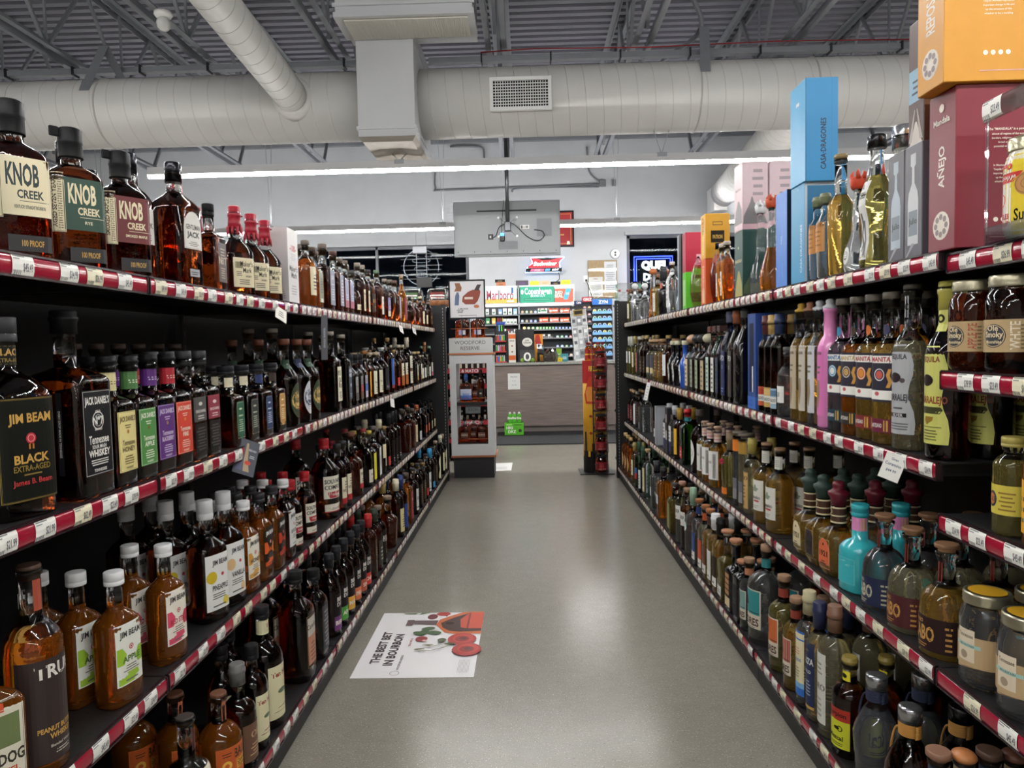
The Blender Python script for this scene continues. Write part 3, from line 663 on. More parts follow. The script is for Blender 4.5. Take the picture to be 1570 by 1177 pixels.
def daniel(key, desc, H, R, neck, lab, fg, words, liq='w', cap=BK, art=None, big=False):
    it = [('f', .05, .0006, fg), T("JACK DANIEL'S", .865, .12, fg, 0, b=.04, mw=.86)]
    if art == 'no7': it += [('o', 0, .64, .36, .40, fg), ('o', 0, .64, .24, .26, fg), T('Nº7', .64, .1, fg, 0, b=.04, mw=.4), T('OLD', .745, .035, fg), T('BRAND', .54, .03, fg), T('Tennessee', .42, .10, fg, 0, b=.02, mw=.7), T('SOUR MASH', .335, .045, fg, 0, mw=.5), T('WHISKEY', .26, .085, fg, 0, b=.04, mw=.75), ln(.12, .2, 3, fg, .7), T('TENNESSEE', .06, .035, fg, 0, mw=.6)]
    else: it += [('d', 0, .66, .13, art), ('l', 0, .72, .80, 2, .4, fg), T('Tennessee', .48, .09, fg, 0, b=.02, mw=.66), T(words, .37, .085, fg, 0, b=.03, mw=.72), ln(.12, .28, 4, fg, .6), T('WHISKEY', .06, .04, fg, 0, mw=.4)]
    labs = [L(.12, .575, R*(1.55 if R > .05 else 1.72), lab, *it)]
    if neck: labs.append(L(.735, .875, .095, neck, ('l', .0, .35, .6, 2, .4, fg), name='neck_label', ang=0))
    if art == 'no7': labs.append(L(.14, .57, .010, '#17171a', T('EVERY DROP MADE IN TENNESSEE', .5, .4, '#c9c7c0', 0, rot=-1, mw=.95), ang=-R*1.5, name='side_label'))
    bottle(key, 'whiskey_bottle', desc, H, R, dict(JD, rn=.0185 if R > .05 else .016), liq, .77, ('foil', .0215 if R > .05 else .0175, .875, 1., cap), labs, 28)
daniel('jd175', 'tall square whiskey bottle with large black and white scroll label', .342, .0545, None, '#17171a', '#e6e4dc', '', art='no7')
daniel('jd750', 'small square whiskey bottle with black and white scroll label', .265, .04, '#1a1a1c', '#17171a', '#e6e4dc', '', art='no7')
daniel('jdhoney', 'square honey whiskey bottle with pale yellow label', .258, .037, '#d8cd98', '#ddd08c', '#5d4a2a', 'HONEY', 'w', BK, '#a5762a')
daniel('jdapple', 'square apple whiskey bottle with green label', .257, .037, '#4e7a48', '#4c8a44', '#e9ecd8', 'APPLE', 'w', BK, '#7a5a2a')
daniel('jdberry', 'square blackberry whiskey bottle with purple label', .26, .038, '#5c2a78', '#5a2a76', '#d9cbe6', 'BLACKBERRY', 'w', BK, '#9a7a4a')
daniel('jdfire', 'square cinnamon whiskey bottle with red-orange label', .26, .038, '#b02a34', '#d2402c', '#f0dcc8', 'FIRE', 'w', BK, '#d8863a')
def jdsb(key, desc, col, fg):
    bottle(key, 'whiskey_bottle', desc, .265, .037, dict(JD, nk=.70, rn=.0165), 'w', .70, ('screw', .0185, .875, 1., '#25272b'), [
        L(.36, .58, .064, col, ('d', 0, .72, .3, fg, .14), T('SINGLE BARREL', .42, .12, fg, 0, mw=.8, b=.03), ln(.1, .3, 2, fg)), L(.08, .34, .06, '#1c1a1a', ln(.08, .92, 8, '#55504c', .85), name='foot_label')])
jdsb('jdsb1', 'square dark whiskey bottle with charcoal upper label and embossed front', '#4a4846', '#d8d4cc')
jdsb('jdsb2', 'square dark whiskey bottle with crimson upper label', '#8a2f40', '#e6d4cc')
def bond(key, desc, col, fg, neck):
    bottle(key, 'whiskey_bottle', desc, .222, .0375, dict(e=8, sh=.60, nk=.66, rn=.0185, a=2.6, top=.92), 'w', .64, ('screw', .0225, .895, 1., '#1d1e22'), [
        L(.10, .56, .050, col, ('d', 0, .80, .42, fg, .08*1.4), ('b', -.55, .55, .60, .64, fg), ln(.2, .55, 6, fg, .6), ('f', .1, .0006, fg), shape='shield'), L(.74, .855, .05, neck, ('l', 0, .3, .6, 2, .5, '#6b6252'), name='neck_label')])
bond('bond1', 'short square whiskey bottle with dark green shield label', '#1f5a40', '#c8d8b8', '#d8d0b4')
bond('bond2', 'short square whiskey bottle with black shield label', '#2e3330', '#b8c0a8', '#d8d0b4')
bond('bond3', 'short square whiskey bottle with navy shield label', '#22365e', '#c8d0e0', '#2a3a6a')
bond('bond4', 'short square whiskey bottle with tan shield label', '#b88a4a', '#f0dcb0', '#3a2e24')
def trav(key, desc, H, R, ring_, col, neck, fg):
    bottle(key, 'whiskey_bottle', desc, H, R, dict(e=2.3, sh=.54, nk=.70, rn=.0145, a=2., b=1.2, top=.95), 'w', .66, ('cork', .0185, .865, 1., '#6b3a26', '#b08458'), [
        L(.10, .50, R*1.75, ring_, ('d', 0, .5, .9, col, (.9)), ('o', 0, .5, .60, .66, fg), T('TRADITION', .5, .14, fg, 0, b=.05, mw=.8), ('l', 0, .18, .36, 3, .4, fg), ('d', 0, .74, .16, fg), shape='oval'),
        L(.66, .76, .06, neck, ('d', -.3, .5, .06, WH), ('d', .3, .5, .06, WH), name='neck_label')])
trav('trav1', 'round-shouldered whiskey with blue-grey medallion label and brown stopper', .30, .042, '#c8ccd0', '#3d4763', '#3d4763', '#e4e6ea')
trav('trav2', 'round-shouldered whiskey with golden medallion label and green neck band', .30, .042, '#3a4430', '#d8b870', '#2e4a36', '#3a3a2a')
far('stoppers', 'tall clear-necked whiskey with glass and cork stopper', .34, .04, dict(SQ, sh=.62, nk=.68, rn=.0185, top=.96), 'w', .66, ('cork', .021, .9, 1., '#9a9286', '#a88a64'), None)
far('hwcream', 'tall square whiskey with ragged cream newspaper-like label', .335, .041, dict(SQ, sh=.62, nk=.70, rn=.0185, top=.96), 'w', .66, ('cork', .021, .9, 1., '#9a9286', '#a88a64'), '#e4dfc4', T('RYE', .82, .14, '#3a352c', -.2, b=.05), T('OLD', .62, .14, '#3a352c', .3, b=.05), ('b', -.6, -.1, .4, .55, '#5a4a40'), ('b', .2, .7, .38, .5, '#7a6a5c'), ln(.08, .3, 4), z=(.13, .56), w=.062)
far('hwgrey', 'tall square whiskey with slate grey label and white block letters', .325, .038, dict(SQ, sh=.62, nk=.70, rn=.0165, top=.96), 'w', .66, ('cork', .019, .9, 1., '#9a9286', '#a88a64'), '#3c4552', T('HIGH', .86, .11, '#d8dce2', b=.05), T('WEST', .72, .11, '#d8dce2', b=.05), ('d', .1, .42, .5, '#aab4c0', .25), ln(.08, .2, 2, '#aab4c0'), z=(.12, .57), w=.06)
def bul(key, desc, a, b_, c):
    far(key, desc, .235, .033, dict(e=6, sh=.62, nk=.72, rn=.0135), 'w', .68, ('screw', .017, .82, 1., '#1a1c20'), a, ('b', -1, 1, .62, .98, a), ('b', -1, 1, .32, .6, b_), ('b', -1, 1, .02, .3, c), ('b', -1, 1, .6, .62, BK), ('b', -1, 1, .3, .32, BK), ln(.68, .9, 3, '#4a4a4e'), z=(.1, .56), w=.046)
bul('stripgrey', 'dark slim bottle with three grey panels', '#a8a6a2', '#8e8b88', '#55504e')
bul('stripred', 'dark slim bottle with grey, red and brown panels', '#8c8a88', '#b8454a', '#6a4a34')
bul('stripblue', 'dark slim bottle with lilac, blue and white panels', '#b8b4c8', '#3e6fc0', '#c8c4d4')
far('yellbar', 'dark bottle with narrow orange-yellow strip label', .25, .034, RD, 'w', .7, cork(.017, .88, '#a06a3c'), '#e8a42c', T('B', .2, .12, BK), z=(.08, .58), w=.026)
far('creamlab', 'dark bottle with broad cream label and script', .24, .038, RD, 'w', .7, cork(.018, .88, '#b9a88c'), '#dcd6ba', T('Penelope', .5, .1, '#5a5040'), ln(.1, .35, 3), z=(.1, .6))
far('whitecap', 'dark bottle with silver-white stopper and white neck label', .265, .041, dict(e=2, sh=.56, nk=.72, rn=.015), 'w', .7, ('cork', .019, .91, 1., '#c8ccce', '#c8ccce'), '#2b2b30', T('BLADE', .15, .1, '#a8a8ac'), z=(.1, .56), extra=())
far('bluewhite', 'tall whiskey with side-by-side blue and white strip labels', .32, .036, dict(RD, sh=.62), 'w', .7, cork(.013, .9, '#a88a5a'), '#e2e4e6', ('b', -1, -.1, 0, 1, '#3a64b4'), ('b', -1, 1, -.12, 0, '#a03a3a'), z=(.14, .62), w=.052)
far('redlab', 'dark whiskey with small bright red label', .25, .034, RD, 'w', .7, cork(.013, .9, '#a88a5a'), '#d4342e', ln(.3, .8, 2, '#f0c0b8'), z=(.12, .32), w=.045)
far('oranlab', 'whiskey with cream label over rust orange band', .28, .036, RD, 'w', .72, cork(.014, .88, '#c8bfa8'), '#e0d8be', ('b', -1, 1, 0, .45, '#b0602c'), ln(.55, .9, 3), z=(.08, .58))
far('creamlong', 'whiskey with very long cream label and brown middle band', .33, .038, RD, 'w', .74, ('foil', .015, .8, 1., '#d8d0bc'), '#e2ddc6', ('b', -1, 1, .44, .56, '#6a4a34'), ln(.1, .4, 4), ln(.6, .95, 4), z=(.06, .62))
far('goldsq', 'squat bottle with cream and gold label and boxy cork stopper', .23, .036, dict(SQ, sh=.64, nk=.70), 'w', .68, ('cork', .024, .86, 1., '#b8a478', '#b8a478'), '#e6dcc0', ('d', 0, .6, .3, '#3a342c'), ('b', -1, 1, 0, .3, GD), z=(.12, .6))
far('smallwhite', 'small bottle with plain white label', .2, .032, GLS, 'w', .7, cork(.013, .87, '#b4a894'), '#dedcd6', ln(.3, .8, 3), z=(.14, .52))
far('greenneck', 'slim bottle with green neck foil and pink label edge', .27, .03, GLS, 'w', .7, ('foil', .013, .78, 1., '#6f8f78'), '#cfc8bc', ('b', -1, 1, 0, .3, '#c06a7c'), z=(.1, .5))
far('tallcopper', 'slim bottle with tall copper neck foil', .30, .028, dict(e=2, sh=.5, nk=.66, rn=.012), 'w', .7, ('foil', .012, .75, 1., '#a0683c'), '#4a5a44', ln(.3, .8, 2, '#b8c0a0'), z=(.1, .4))
bottle('stopback', 'whiskey_bottle', 'dim clear-necked whiskey with brown stopper', .288, .036, dict(SQ, sh=.6, nk=.68, rn=.016, top=.96), 'w', .66, ('cork', .0185, .9, 1., '#5a4a40', '#8a6a4c'), [], 20)
# third shelf
BEAM = dict(D=.031, e=3.2, sh=.60, nk=.72, rn=.0145, a=2., b=1.3, top=.94)
def beam(key, desc, cap, liq, bg, fl1, fl2, word, cw, extra=(), dark=False):
    it = [('p', [(.02, -.9, .2), (.12, -.9, .6), (.2, -.4, .5)], fl1), ('p', [(.34, -.95, -.5), (.5, -.95, -.3), (.62, -.95, -.6)], fl1), ('p', [(.3, .5, .95), (.42, .35, .95), (.56, .6, .95)], fl2)]
    it += [T('JIM BEAM', .82, .13, '#2a2a2c' if not dark else WH, .05, b=.03, mw=.8), ('d', .05, .60, .17, '#b8323e'), ('o', .05, .60, .07, .11, WH), T(word, .42, .10, cw, .05, b=.03, mw=.78), ln(.22, .34, 3, '#6a6660', .6), ln(.06, .12, 1, '#6a6660', .5)]+list(extra)
    bottle(key, 'whiskey_bottle', desc, .262, .043, BEAM, liq, .76, ('screw', .0185, .90, 1., cap), [L(.16, .62, .066, bg, *it)], 28)
beam('bapple', 'amber flask bottle with white cap and lime green apple label', '#e2e3e4', 'a', '#e4e6dc', '#9cc23a', '#8ab52e', 'APPLE', '#4a6a2a')
beam('bstag', 'amber flask bottle with white cap and pink-red berry label', '#e2e3e4', 'a', '#e8e2d4', '#d8506a', '#c43c54', 'RED STAG', '#b0283c')
beam('bhoney', 'amber flask bottle with white cap and honeycomb label', '#e2e3e4', 'a', '#e6e0d0', '#d8a04a', '#e0b060', 'HONEY', '#4a4038')
beam('bpeach', 'amber flask bottle with black cap and orange peach label', '#26262a', 'a', '#241e18', '#e0602a', '#e8a030', 'PEACH', '#e86a2a', dark=True)
beam('bfire', 'amber flask bottle with black cap and fiery black label', '#26262a', 'a', '#1e1814', '#c83c24', '#d8502c', 'FIRE', '#d8502c', dark=True)
beam('bwhite', 'dark amber flask bottle with white cap and plain white label', '#e2e3e4', 'w', '#e4e4e0', '#e4e4e0', '#e4e4e0', 'KENTUCKY', '#4a4a4c')
def beambig(key, desc, word, f1, f2, H=.335, R=.055):
    bottle(key, 'whiskey_bottle', desc, H, R, dict(D=R*.8, e=3.4, sh=.58, nk=.70, rn=.0165, a=2., b=1.3), 'w', .70, ('screw', .020, .84, 1., '#cfd0d2'), [
        L(.10, .56, R*1.6, '#e4e4e0', ('d', -.55, .6, .42, f1, .42), ('d', .6, .12, .3, f2), T('JIM BEAM', .84, .12, '#2a2a2c', .2, b=.05, mw=.7), ('d', .35, .62, .12, '#b8323e'), T(word, .40, .10, '#2a2a2c', .15, b=.03, mw=.7), ln(.2, .32, 3), ln(.06, .12, 1)),
        L(.855, .90, .055, '#c4c5c8', T('JAMES B. BEAM', .5, .55, '#3a3a3c'), name='neck_label')], 28)
beambig('bpine', 'large bourbon flask with white ribbed cap and pineapple label', 'PINEAPPLE', '#cdb42c', '#d8c44a', .31, .047)
beambig('bvan', 'large bourbon flask with white ribbed cap and vanilla flower label', 'VANILLA', '#dcb888', '#e0c090', .31, .047)
beambig('bbig', 'extra large bourbon flask with white ribbed cap and plain label', 'BOURBON', '#e4e4e0', '#e4e4e0', .335, .052)
bottle('peanut', 'whiskey_bottle', 'tall amber bottle with dark brown wrap label and gold lettering', .345, .043, dict(e=2, sh=.60, nk=.74, rn=.0165, a=2.2, b=1.1, top=.98), 'a', .66, ('cork', .0175, .93, 1., '#4a342c', '#8a5a3a'), [
    L(.06, .56, .115, '#352a28', T('TRUE', .88, .13, '#e2ddd4', .1, b=.03, mw=.6), T('PEANUT BUTTER', .32, .05, GD, .1, b=.04, mw=.6), T('WHISKEY', .25, .055, GD, .2, b=.04, mw=.4), T('Blended Whiskey', .15, .035, '#c8c4ba', .2, mw=.4), ln(.07, .12, 2, '#c8c4ba', .35, .2)),
    L(.78, .93, .014, '#a8503c', name='seal')], 28)
bottle('lostdog', 'whiskey_bottle', 'flat amber flask bottle with cream framed label', .235, .048, dict(FL, D=.03), 'a', .8, ('screw', .017, .9, 1., BK), [
    L(.1, .72, .082, '#d6d2be', ('f', .05, .001, '#8c8a76'), ('b', -.8, .8, .5, .84, '#6c7a4e'), ('d', -.2, .62, .1, '#6a3a22'), ('b', -.8, .3, .88, .97, '#c8502c'), T('OLD DOG', .38, .13, '#3a342c', 0, b=.04), T('CARAMEL', .24, .07, '#c8502c', 0, b=.03), ln(.06, .18, 3))], 26)
def soco(key, desc, H, R, cap):
    bottle(key, 'whiskey_bottle', desc, H, R, dict(e=2, sh=.58, nk=.76, rn=.0155, a=2., b=1.3), 'w', .76, cap, [
        L(.26, .54, R*2., '#e2ddcc', T('SOUTHERN', .76, .2, '#1f1c1c', 0, b=.06), T('COMFORT', .5, .2, '#1f1c1c', 0, b=.06), ('p', [(.02, -.55, .55), (.2, -.7, .7), (.3, -.7, .7)], '#a8323a'), T('Original', .16, .13, '#f0e4d4', 0, mw=.6), nv=1),
        L(.09, .19, R*1.9, '#e2ddcc', ('b', -1, 1, .0, .12, '#a8323a'), ('d', .5, .5, .2, '#a05a34'), ln(.3, .6, 2), name='foot_label')], 24)
soco('soco', 'dark round liqueur bottle with bright red cap and cream label', .245, .037, ('screw', .018, .86, 1., '#a81c24'))
soco('socobig', 'large ribbed round liqueur bottle with red cap and cream label', .325, .055, ('screw', .021, .87, 1., '#a81c24'))
far('redcap', 'dark bottle with red screw cap', .26, .038, RD, 'w', .72, ('screw', .018, .86, 1., '#8c1a24'), None)
far('wildcream', 'dark bottle with cream label and red foot band', .285, .035, RD, 'w', .74, ('cork', .0165, .87, 1., '#2a2a2c', '#c8b890'), '#ddd6b8', T('WELLER', .5, .12, '#3a3028'), ('b', -1, 1, 0, .22, '#a82830'), ln(.6, .9, 3), z=(.1, .5))
far('turkey', 'broad amber-red bottle with cream label and red foot', .3, .05, dict(e=2.2, sh=.5, nk=.64, rn=.0155, a=2.), 'r', .62, ('cork', .0175, .88, 1., '#8a5a4a', '#a87a50'), '#ddd5ba', T('WILD', .75, .16, '#2e2822', b=.04), ('b', -1, 1, 0, .26, '#c0303a'), ln(.34, .55, 2), z=(.12, .42), w=.058)
far('turkey2', 'dark bottle with red neck strip and low white label', .29, .043, dict(e=2.2, sh=.52, nk=.68, rn=.0145), 'w', .45, ('cork', .0165, .89, 1., '#9a3a3a', '#a87a50'), '#e0d8c8', T('WILD', .6, .2, '#3a3030'), ln(.1, .4, 2), z=(.08, .3))
far('yellow', 'clear-shouldered bottle with tall yellow label', .27, .036, dict(e=3.5, sh=.6, nk=.68, rn=.015), 'w', .6, cork(.017, .87, '#b8a848'), '#ddd03a', T('COY', .5, .2, '#3a3a1a', rot=1), z=(.08, .58))
far('whitelett', 'square bottle with tall white label and outlined letters', .28, .037, dict(SQ, rn=.015), 'w', .6, cork(.017, .87, '#6a6460'), '#dcdcd8', T('OESO', .5, .3, '#77787a', rot=1, mw=.8), z=(.08, .6), w=.055)
far('tornpaper', 'dark bottle with torn cream paper ribbon', .3, .036, RD, 'w', .7, ('foil', .016, .84, 1., '#d8cfb0'), '#dcd2ac', ('b', -.3, .2, -.6, 0, '#dcd2ac'), z=(.3, .55))
far('blackround', 'black bottle with glossy domed shoulder', .31, .034, dict(e=2, sh=.62, nk=.7, rn=.014), 'w', .72, ('foil', .0155, .76, 1., '#1c1c1f'), '#1f1a18', ln(.1, .3, 2, '#d8d4cc'), z=(.06, .5))
far('bigred', 'wide dark red-brown decanter', .28, .053, dict(e=4, sh=.62, nk=.70, rn=.018), 'r', .7, ('cork', .02, .9, 1., '#5a5450', '#a88a64'), '#5a2026', z=(.1, .5), w=.03)
far('parch', 'dark bottle with parchment label', .26, .037, RD, 'w', .7, cork(.016, .87, '#6a6460'), '#e0d0a4', ('d', 0, .5, .5, '#c8a87c'), ln(.1, .3, 3), z=(.1, .56), w=.05)
far('stripesb', 'dark bottle with white pinstriped foot', .27, .034, RD, 'w', .7, ('screw', .015, .86, 1., '#d06a3a'), '#c8ccd0', ln(.08, .92, 5, '#3a3a3e', .9), z=(.06, .3))
far('orangelow', 'dark bottle with low bright orange label', .26, .034, SQ, 'w', .7, ('screw', .017, .87, 1., BK), '#e0622a', z=(.14, .36), w=.05)
far('creamlow', 'dark bottle with low cream label', .26, .034, SQ, 'w', .7, ('screw', .017, .87, 1., BK), '#e0dcae', ln(.2, .8, 3), z=(.12, .36), w=.05)
# bottom shelf
def ballotin(key='bala'):
    bottle(key, 'whiskey_bottle', 'round-bodied amber bottle with orange label and cork stopper', .235, .049, dict(e=2, sh=.50, nk=.70, rn=.0175, a=2.2, b=1., top=.97), 'a', .70, ('cork', .0185, .91, 1., '#6a4430', '#9a7448'), [
        L(.05, .50, .088, '#c8642c', T('BALL', .82, .22, '#3a2618', .45, b=.05, mw=.5), ('b', .1, .95, .44, .66, '#e0a83a'), T('Caramel', .60, .09, '#3a2618', .5, mw=.36), T('Turtle', .50, .09, '#3a2618', .5, mw=.34), T('60', .25, .18, '#3a2618', .5, b=.04), ('b', -.95, .0, .0, .98, '#c05a28'), ('o', -.45, .6, .12, .26, '#e0b04a'), ln(.08, .3, 4, '#5a341c', .3, -.45), ln(.8, .92, 2, '#5a341c', .3, -.45)),
        L(.72, .95, .012, '#b86a4c', name='seal')], 28)
ballotin()
bottle('cream', 'liqueur_bottle', 'cream liqueur bottle with clear stoppered neck', .265, .047, dict(e=2, sh=.52, nk=.64, rn=.0175, a=2.2, top=.99), 'l', .58, ('cork', .0185, .93, 1., '#3a322e', '#a88a64'), [L(.72, .9, .012, '#8a4a4a', name='seal')], 24)
bottle('blackcap', 'liqueur_bottle', 'cream liqueur bottle with wide matt black cap', .262, .045, dict(e=2, sh=.56, nk=.68, rn=.019, a=2.), 'l', .66, ('screw', .0235, .80, 1., '#1b1c20'), [L(.1, .5, .07, '#d8c8a8', ln(.2, .8, 4))], 24)
bottle('stopgrey', 'whiskey_bottle', 'dark round whiskey with grey sealed stopper and brown label', .262, .042, dict(e=2, sh=.52, nk=.68, rn=.016, top=.97), 'w', .66, ('foil', .0185, .80, 1., '#6a6a68'), [L(.08, .44, .08, '#6a4c3a', T('Old', .7, .2, '#c8a882'), ln(.15, .5, 4, '#c8a882'))], 24)
bottle('tenS', 'whiskey_bottle', 'dark bourbon with black cap and cream label with red title', .275, .038, dict(e=2, sh=.60, nk=.76, rn=.014, a=1.8), 'w', .8, ('screw', .0175, .86, 1., '#1b1b1e'), [L(.10, .54, .068, '#dcd6ae', T('Ten High', .82, .13, '#8a2a2a', 0, b=.04), ('d', 0, .5, .4, '#5a6a50', .16), ('p', [(.12, -.7, .2), (.2, -.4, .7), (.28, .2, .8)], '#8a2a3a'))], 24)
bottle('tenL', 'whiskey_bottle', 'large dark bourbon with cream neck band and cream label', .335, .052, dict(e=2, sh=.56, nk=.74, rn=.0165, a=1.8), 'w', .78, ('screw', .0195, .90, 1., '#1b1b1e'), [L(.08, .52, .09, '#dcd6ae', T('Ten High', .82, .13, '#8a2a2a', 0, b=.04), ('d', 0, .5, .4, '#5a6a50', .16), ('p', [(.12, -.7, .2), (.2, -.4, .7), (.28, .2, .8)], '#8a2a3a')), L(.77, .885, .095, '#d6d0aa', T('Ten', .6, .3, '#8a2a2a', .1, mw=.3), ('b', -.1, .3, .2, .3, '#8a2a2a'), name='neck_label')], 24)
bottle('evan', 'whiskey_bottle', 'very large dark whiskey with black cap and framed salmon label', .345, .058, dict(D=.05, e=3, sh=.62, nk=.76, rn=.018, a=2., b=1.1), 'w', .82, ('screw', .0225, .885, 1., '#1d1e20'), [L(.12, .60, .075, '#2a2220', ('b', -.86, .86, .05, .95, '#c88a68'), ('b', -.86, .86, .6, .95, '#cfc8bc'), T('Canadian', .78, .1, '#3a2a24', 0), ln(.12, .5, 5, '#7a4a34'), ('f', .03, .0008, '#b89a5a'))], 26)
bottle('greypat', 'whiskey_bottle', 'dark whiskey with black cap and grey lettered label', .30, .045, dict(D=.04, e=3, sh=.62, nk=.76, rn=.016), 'w', .8, ('screw', .0205, .88, 1., '#1d1e20'), [L(.1, .6, .06, '#3c3c40', ln(.08, .92, 9, '#8c8c90', .8))], 24)
def flav(key, desc, c, word):
    bottle(key, 'whiskey_bottle', desc, .30, .038, dict(e=2, sh=.56, nk=.74, rn=.0145, a=1.7, b=1.1), 'w', .78, ('foil', .017, .83, 1., '#1e2024'), [L(.08, .52, .072, '#1c1618', T('BIRD', .84, .12, '#d8d4cc', .0, b=.05), T('DOG', .7, .12, '#d8d4cc', .0, b=.05), ('b', -1, 1, .0, .38, c), T(word, .2, .12, '#f0e8dc', 0, b=.02))], 22)
for a in (('fv1', 'dark whiskey with black foil neck and purple label band', '#6a3470', 'BERRY'), ('fv2', 'dark whiskey with black foil neck and green label band', '#4e9a3e', 'APPLE'), ('fv3', 'dark whiskey with black foil neck and yellow label band', '#e0a83a', 'MAPLE'),
          ('fv4', 'dark whiskey with black foil neck and pale orange label band', '#d0734a', 'PEACH'), ('fv5', 'dark whiskey with black foil neck and brick label band', '#b05a40', 'SPICE'), ('fv6', 'dark whiskey with black foil neck and red label band', '#c83a34', 'CHERRY')): flav(*a)
far('redfoil', 'amber-brown bottle with bright red foil top', .295, .037, dict(RD, sh=.64), 'r', .8, ('foil', .0165, .80, 1., '#b8282c'), '#4a3a2a', ln(.2, .8, 5, '#a89878'), z=(.3, .6), w=.03)
far('greentag', 'dark bottle with green-tagged black neck', .29, .036, RD, 'w', .76, ('foil', .016, .8, 1., '#2c3a2c'), '#3a3a34', ln(.2, .8, 4, '#b8b8a8'), z=(.1, .5))
far('whitebrand', 'dark bottle with bold white stacked lettering', .285, .037, RD, 'w', .76, cork(.018, .86, '#7a6a60'), '#241e1a', T('KING', .7, .2, '#dcd8d0', b=.05), ('o', 0, .25, .25, .32, GD), z=(.1, .6))
far('crown', 'bulbous amber bottle with brown cork stopper', .27, .05, dict(e=2.4, sh=.52, nk=.66, rn=.0175, w0=.85), 'r', .66, ('cork', .0225, .86, 1., '#8a7460', '#a88a64'), None)
far('goldfoil', 'amber bottle with gold foil neck', .33, .045, RD, 'a', .76, ('foil', .017, .8, 1., '#b8a058'), '#3a2c20', ln(.2, .8, 4, GD), z=(.1, .5))
far('creamfoil', 'dark bottle with cream foil neck and cream label', .32, .042, RD, 'w', .76, ('foil', .017, .8, 1., '#d8d0b4'), '#d8c894', ln(.2, .8, 6), z=(.1, .5))
far('bluelab', 'dark bottle with royal blue label', .32, .038, RD, 'w', .76, ('foil', .0165, .76, 1., '#26366a'), '#2a4690', T('IRISH', .6, .16, '#e0e4ee', rot=1, mw=.8), z=(.08, .5))
far('redscript', 'amber bottle with crimson label and white script', .30, .039, dict(e=3.4, sh=.70, nk=.76, rn=.016), 'a', .8, cork(.018, .88, '#5a5048'), '#96303a', T('Stagg', .7, .12, '#f0e0dc', rot=0), ln(.1, .45, 4, '#c88a8a'), z=(.1, .64), w=.062)
far('whitelab', 'dark bottle with white panel label', .29, .036, RD, 'w', .76, cork(.016, .88, '#2e2c2c'), '#dadad6', T('BSB', .55, .16, '#6a6a6c'), ('b', -1, 1, .12, .16, BK), z=(.1, .56))
far('plain', 'dark bottle with dark brown label and gold print', .29, .035, RD, 'w', .76, cork(.016, .88, '#2e2c2c'), '#3c2a22', ln(.1, .9, 7, '#a88c5a'), z=(.1, .54))
far('bluefoot', 'dark bottle with sky blue foot and neck bands', .30, .036, RD, 'w', .76, ('foil', .016, .78, 1., '#3a9ad0'), '#3a9ad0', z=(.06, .2))
far('guitarc', 'dark bottle with guitar-shaped cream label', .31, .037, RD, 'w', .76, cork(.016, .88, '#b8a890'), '#e0dab8', z=(.06, .6), sh='guitar')
far('creamtop', 'bottle with cream capsule and cream label', .32, .034, RD, 'w', .76, ('foil', .015, .82, 1., '#e0dcc8'), '#e0d8b4', ln(.2, .8, 5), z=(.1, .56))
# ---------------------------------------------------------------- kinds on the tequila side
def fr(key, desc, H, R, shp, liq, fill, cap, col, *items, **kw): far(key, desc, H, R, shp, liq, fill, cap, col, *items, name=kw.pop('name', 'tequila_bottle'), **kw)
TQ = dict(e=2, sh=.58, nk=.74, rn=.0145, a=2., b=1.2)
SL = dict(e=2, sh=.62, nk=.76, rn=.0135, a=2., b=1.2)
# bottle-shaped specials as callable profiles
def wavy(H, R):
    return [(0, R*.8, R*.7, 2), (.004, R, R*.8, 2)]+[(H*t, R*q, R*q*.85, 2) for t, q in ((.1, .95), (.22, .78), (.36, .80), (.48, 1.0), (.56, .95), (.64, .72), (.70, .52), (.78, .42), (.88, .40), (.93, .44), (.95, .44))]
def hornbot(H, R):
    return [(0, R*.86, R*.6, 2), (.004, R*.95, R*.66, 2)]+[(H*t, R*q, R*q*.75, 2) for t, q in ((.08, 1.), (.18, 1.), (.28, .86), (.36, .62), (.44, .44), (.50, .38), (.56, .42), (.70, .36), (.80, .32), (.86, .30))]
def flare(H, R):
    return [(0, R*.95, R*.95, 2), (.004, R, R, 2)]+[(H*t, R*q, R*q, 2) for t, q in ((.1, .82), (.3, .68), (.55, .56), (.72, .5), (.82, .56), (.88, .62))]
def agave(H, R):
    return [(0, R*.5, R*.45, 2), (.004, R*.6, R*.5, 2)]+[(H*t, R*q, R*q*.8, 2) for t, q in ((.12, .82), (.3, 1.), (.5, .98), (.7, .8), (.84, .52), (.94, .3), (1., .12))]
def jug(H, R):   # bell body with short flared neck
    return [(0, R*.93, R*.93, 2), (.002, R*.97, R*.97, 2), (.006, R, R, 2), (H*.4, R, R, 2)]+[(H*(.4+.24*t), .017+(R-.017)*(1-t**2.1)**.62, .017+(R-.017)*(1-t**2.1)**.62, 2) for t in (.25, .45, .62, .76, .87, .95, .99)]+[(H*.66, .0165, .0165, 2), (H*.86, .0158, .0158, 2), (H*.9, .021, .021, 2), (H*.93, .0215, .0215, 2)]
def jar(H, R):
    return [(0, R*.8, R*.8, 2), (.003, R*.88, R*.88, 2), (.012, R, R, 2), (H*.72, R, R, 2), (H*.80, R*.93, R*.93, 2), (H*.84, R*.84, R*.84, 2), (H*.93, R*.82, R*.82, 2)]
def ornate(H, R):
    return [(0, R*.7, R*.7, 3), (.004, R*.8, R*.8, 3), (H*.1, R, R, 3), (H*.40, R, R, 3), (H*.45, R*.93, R*.93, 2.5), (H*.49, R*.75, R*.75, 2), (H*.52, R*.48, R*.48, 2), (H*.55, R*.44, R*.44, 2), (H*.74, R*.42, R*.42, 2)]
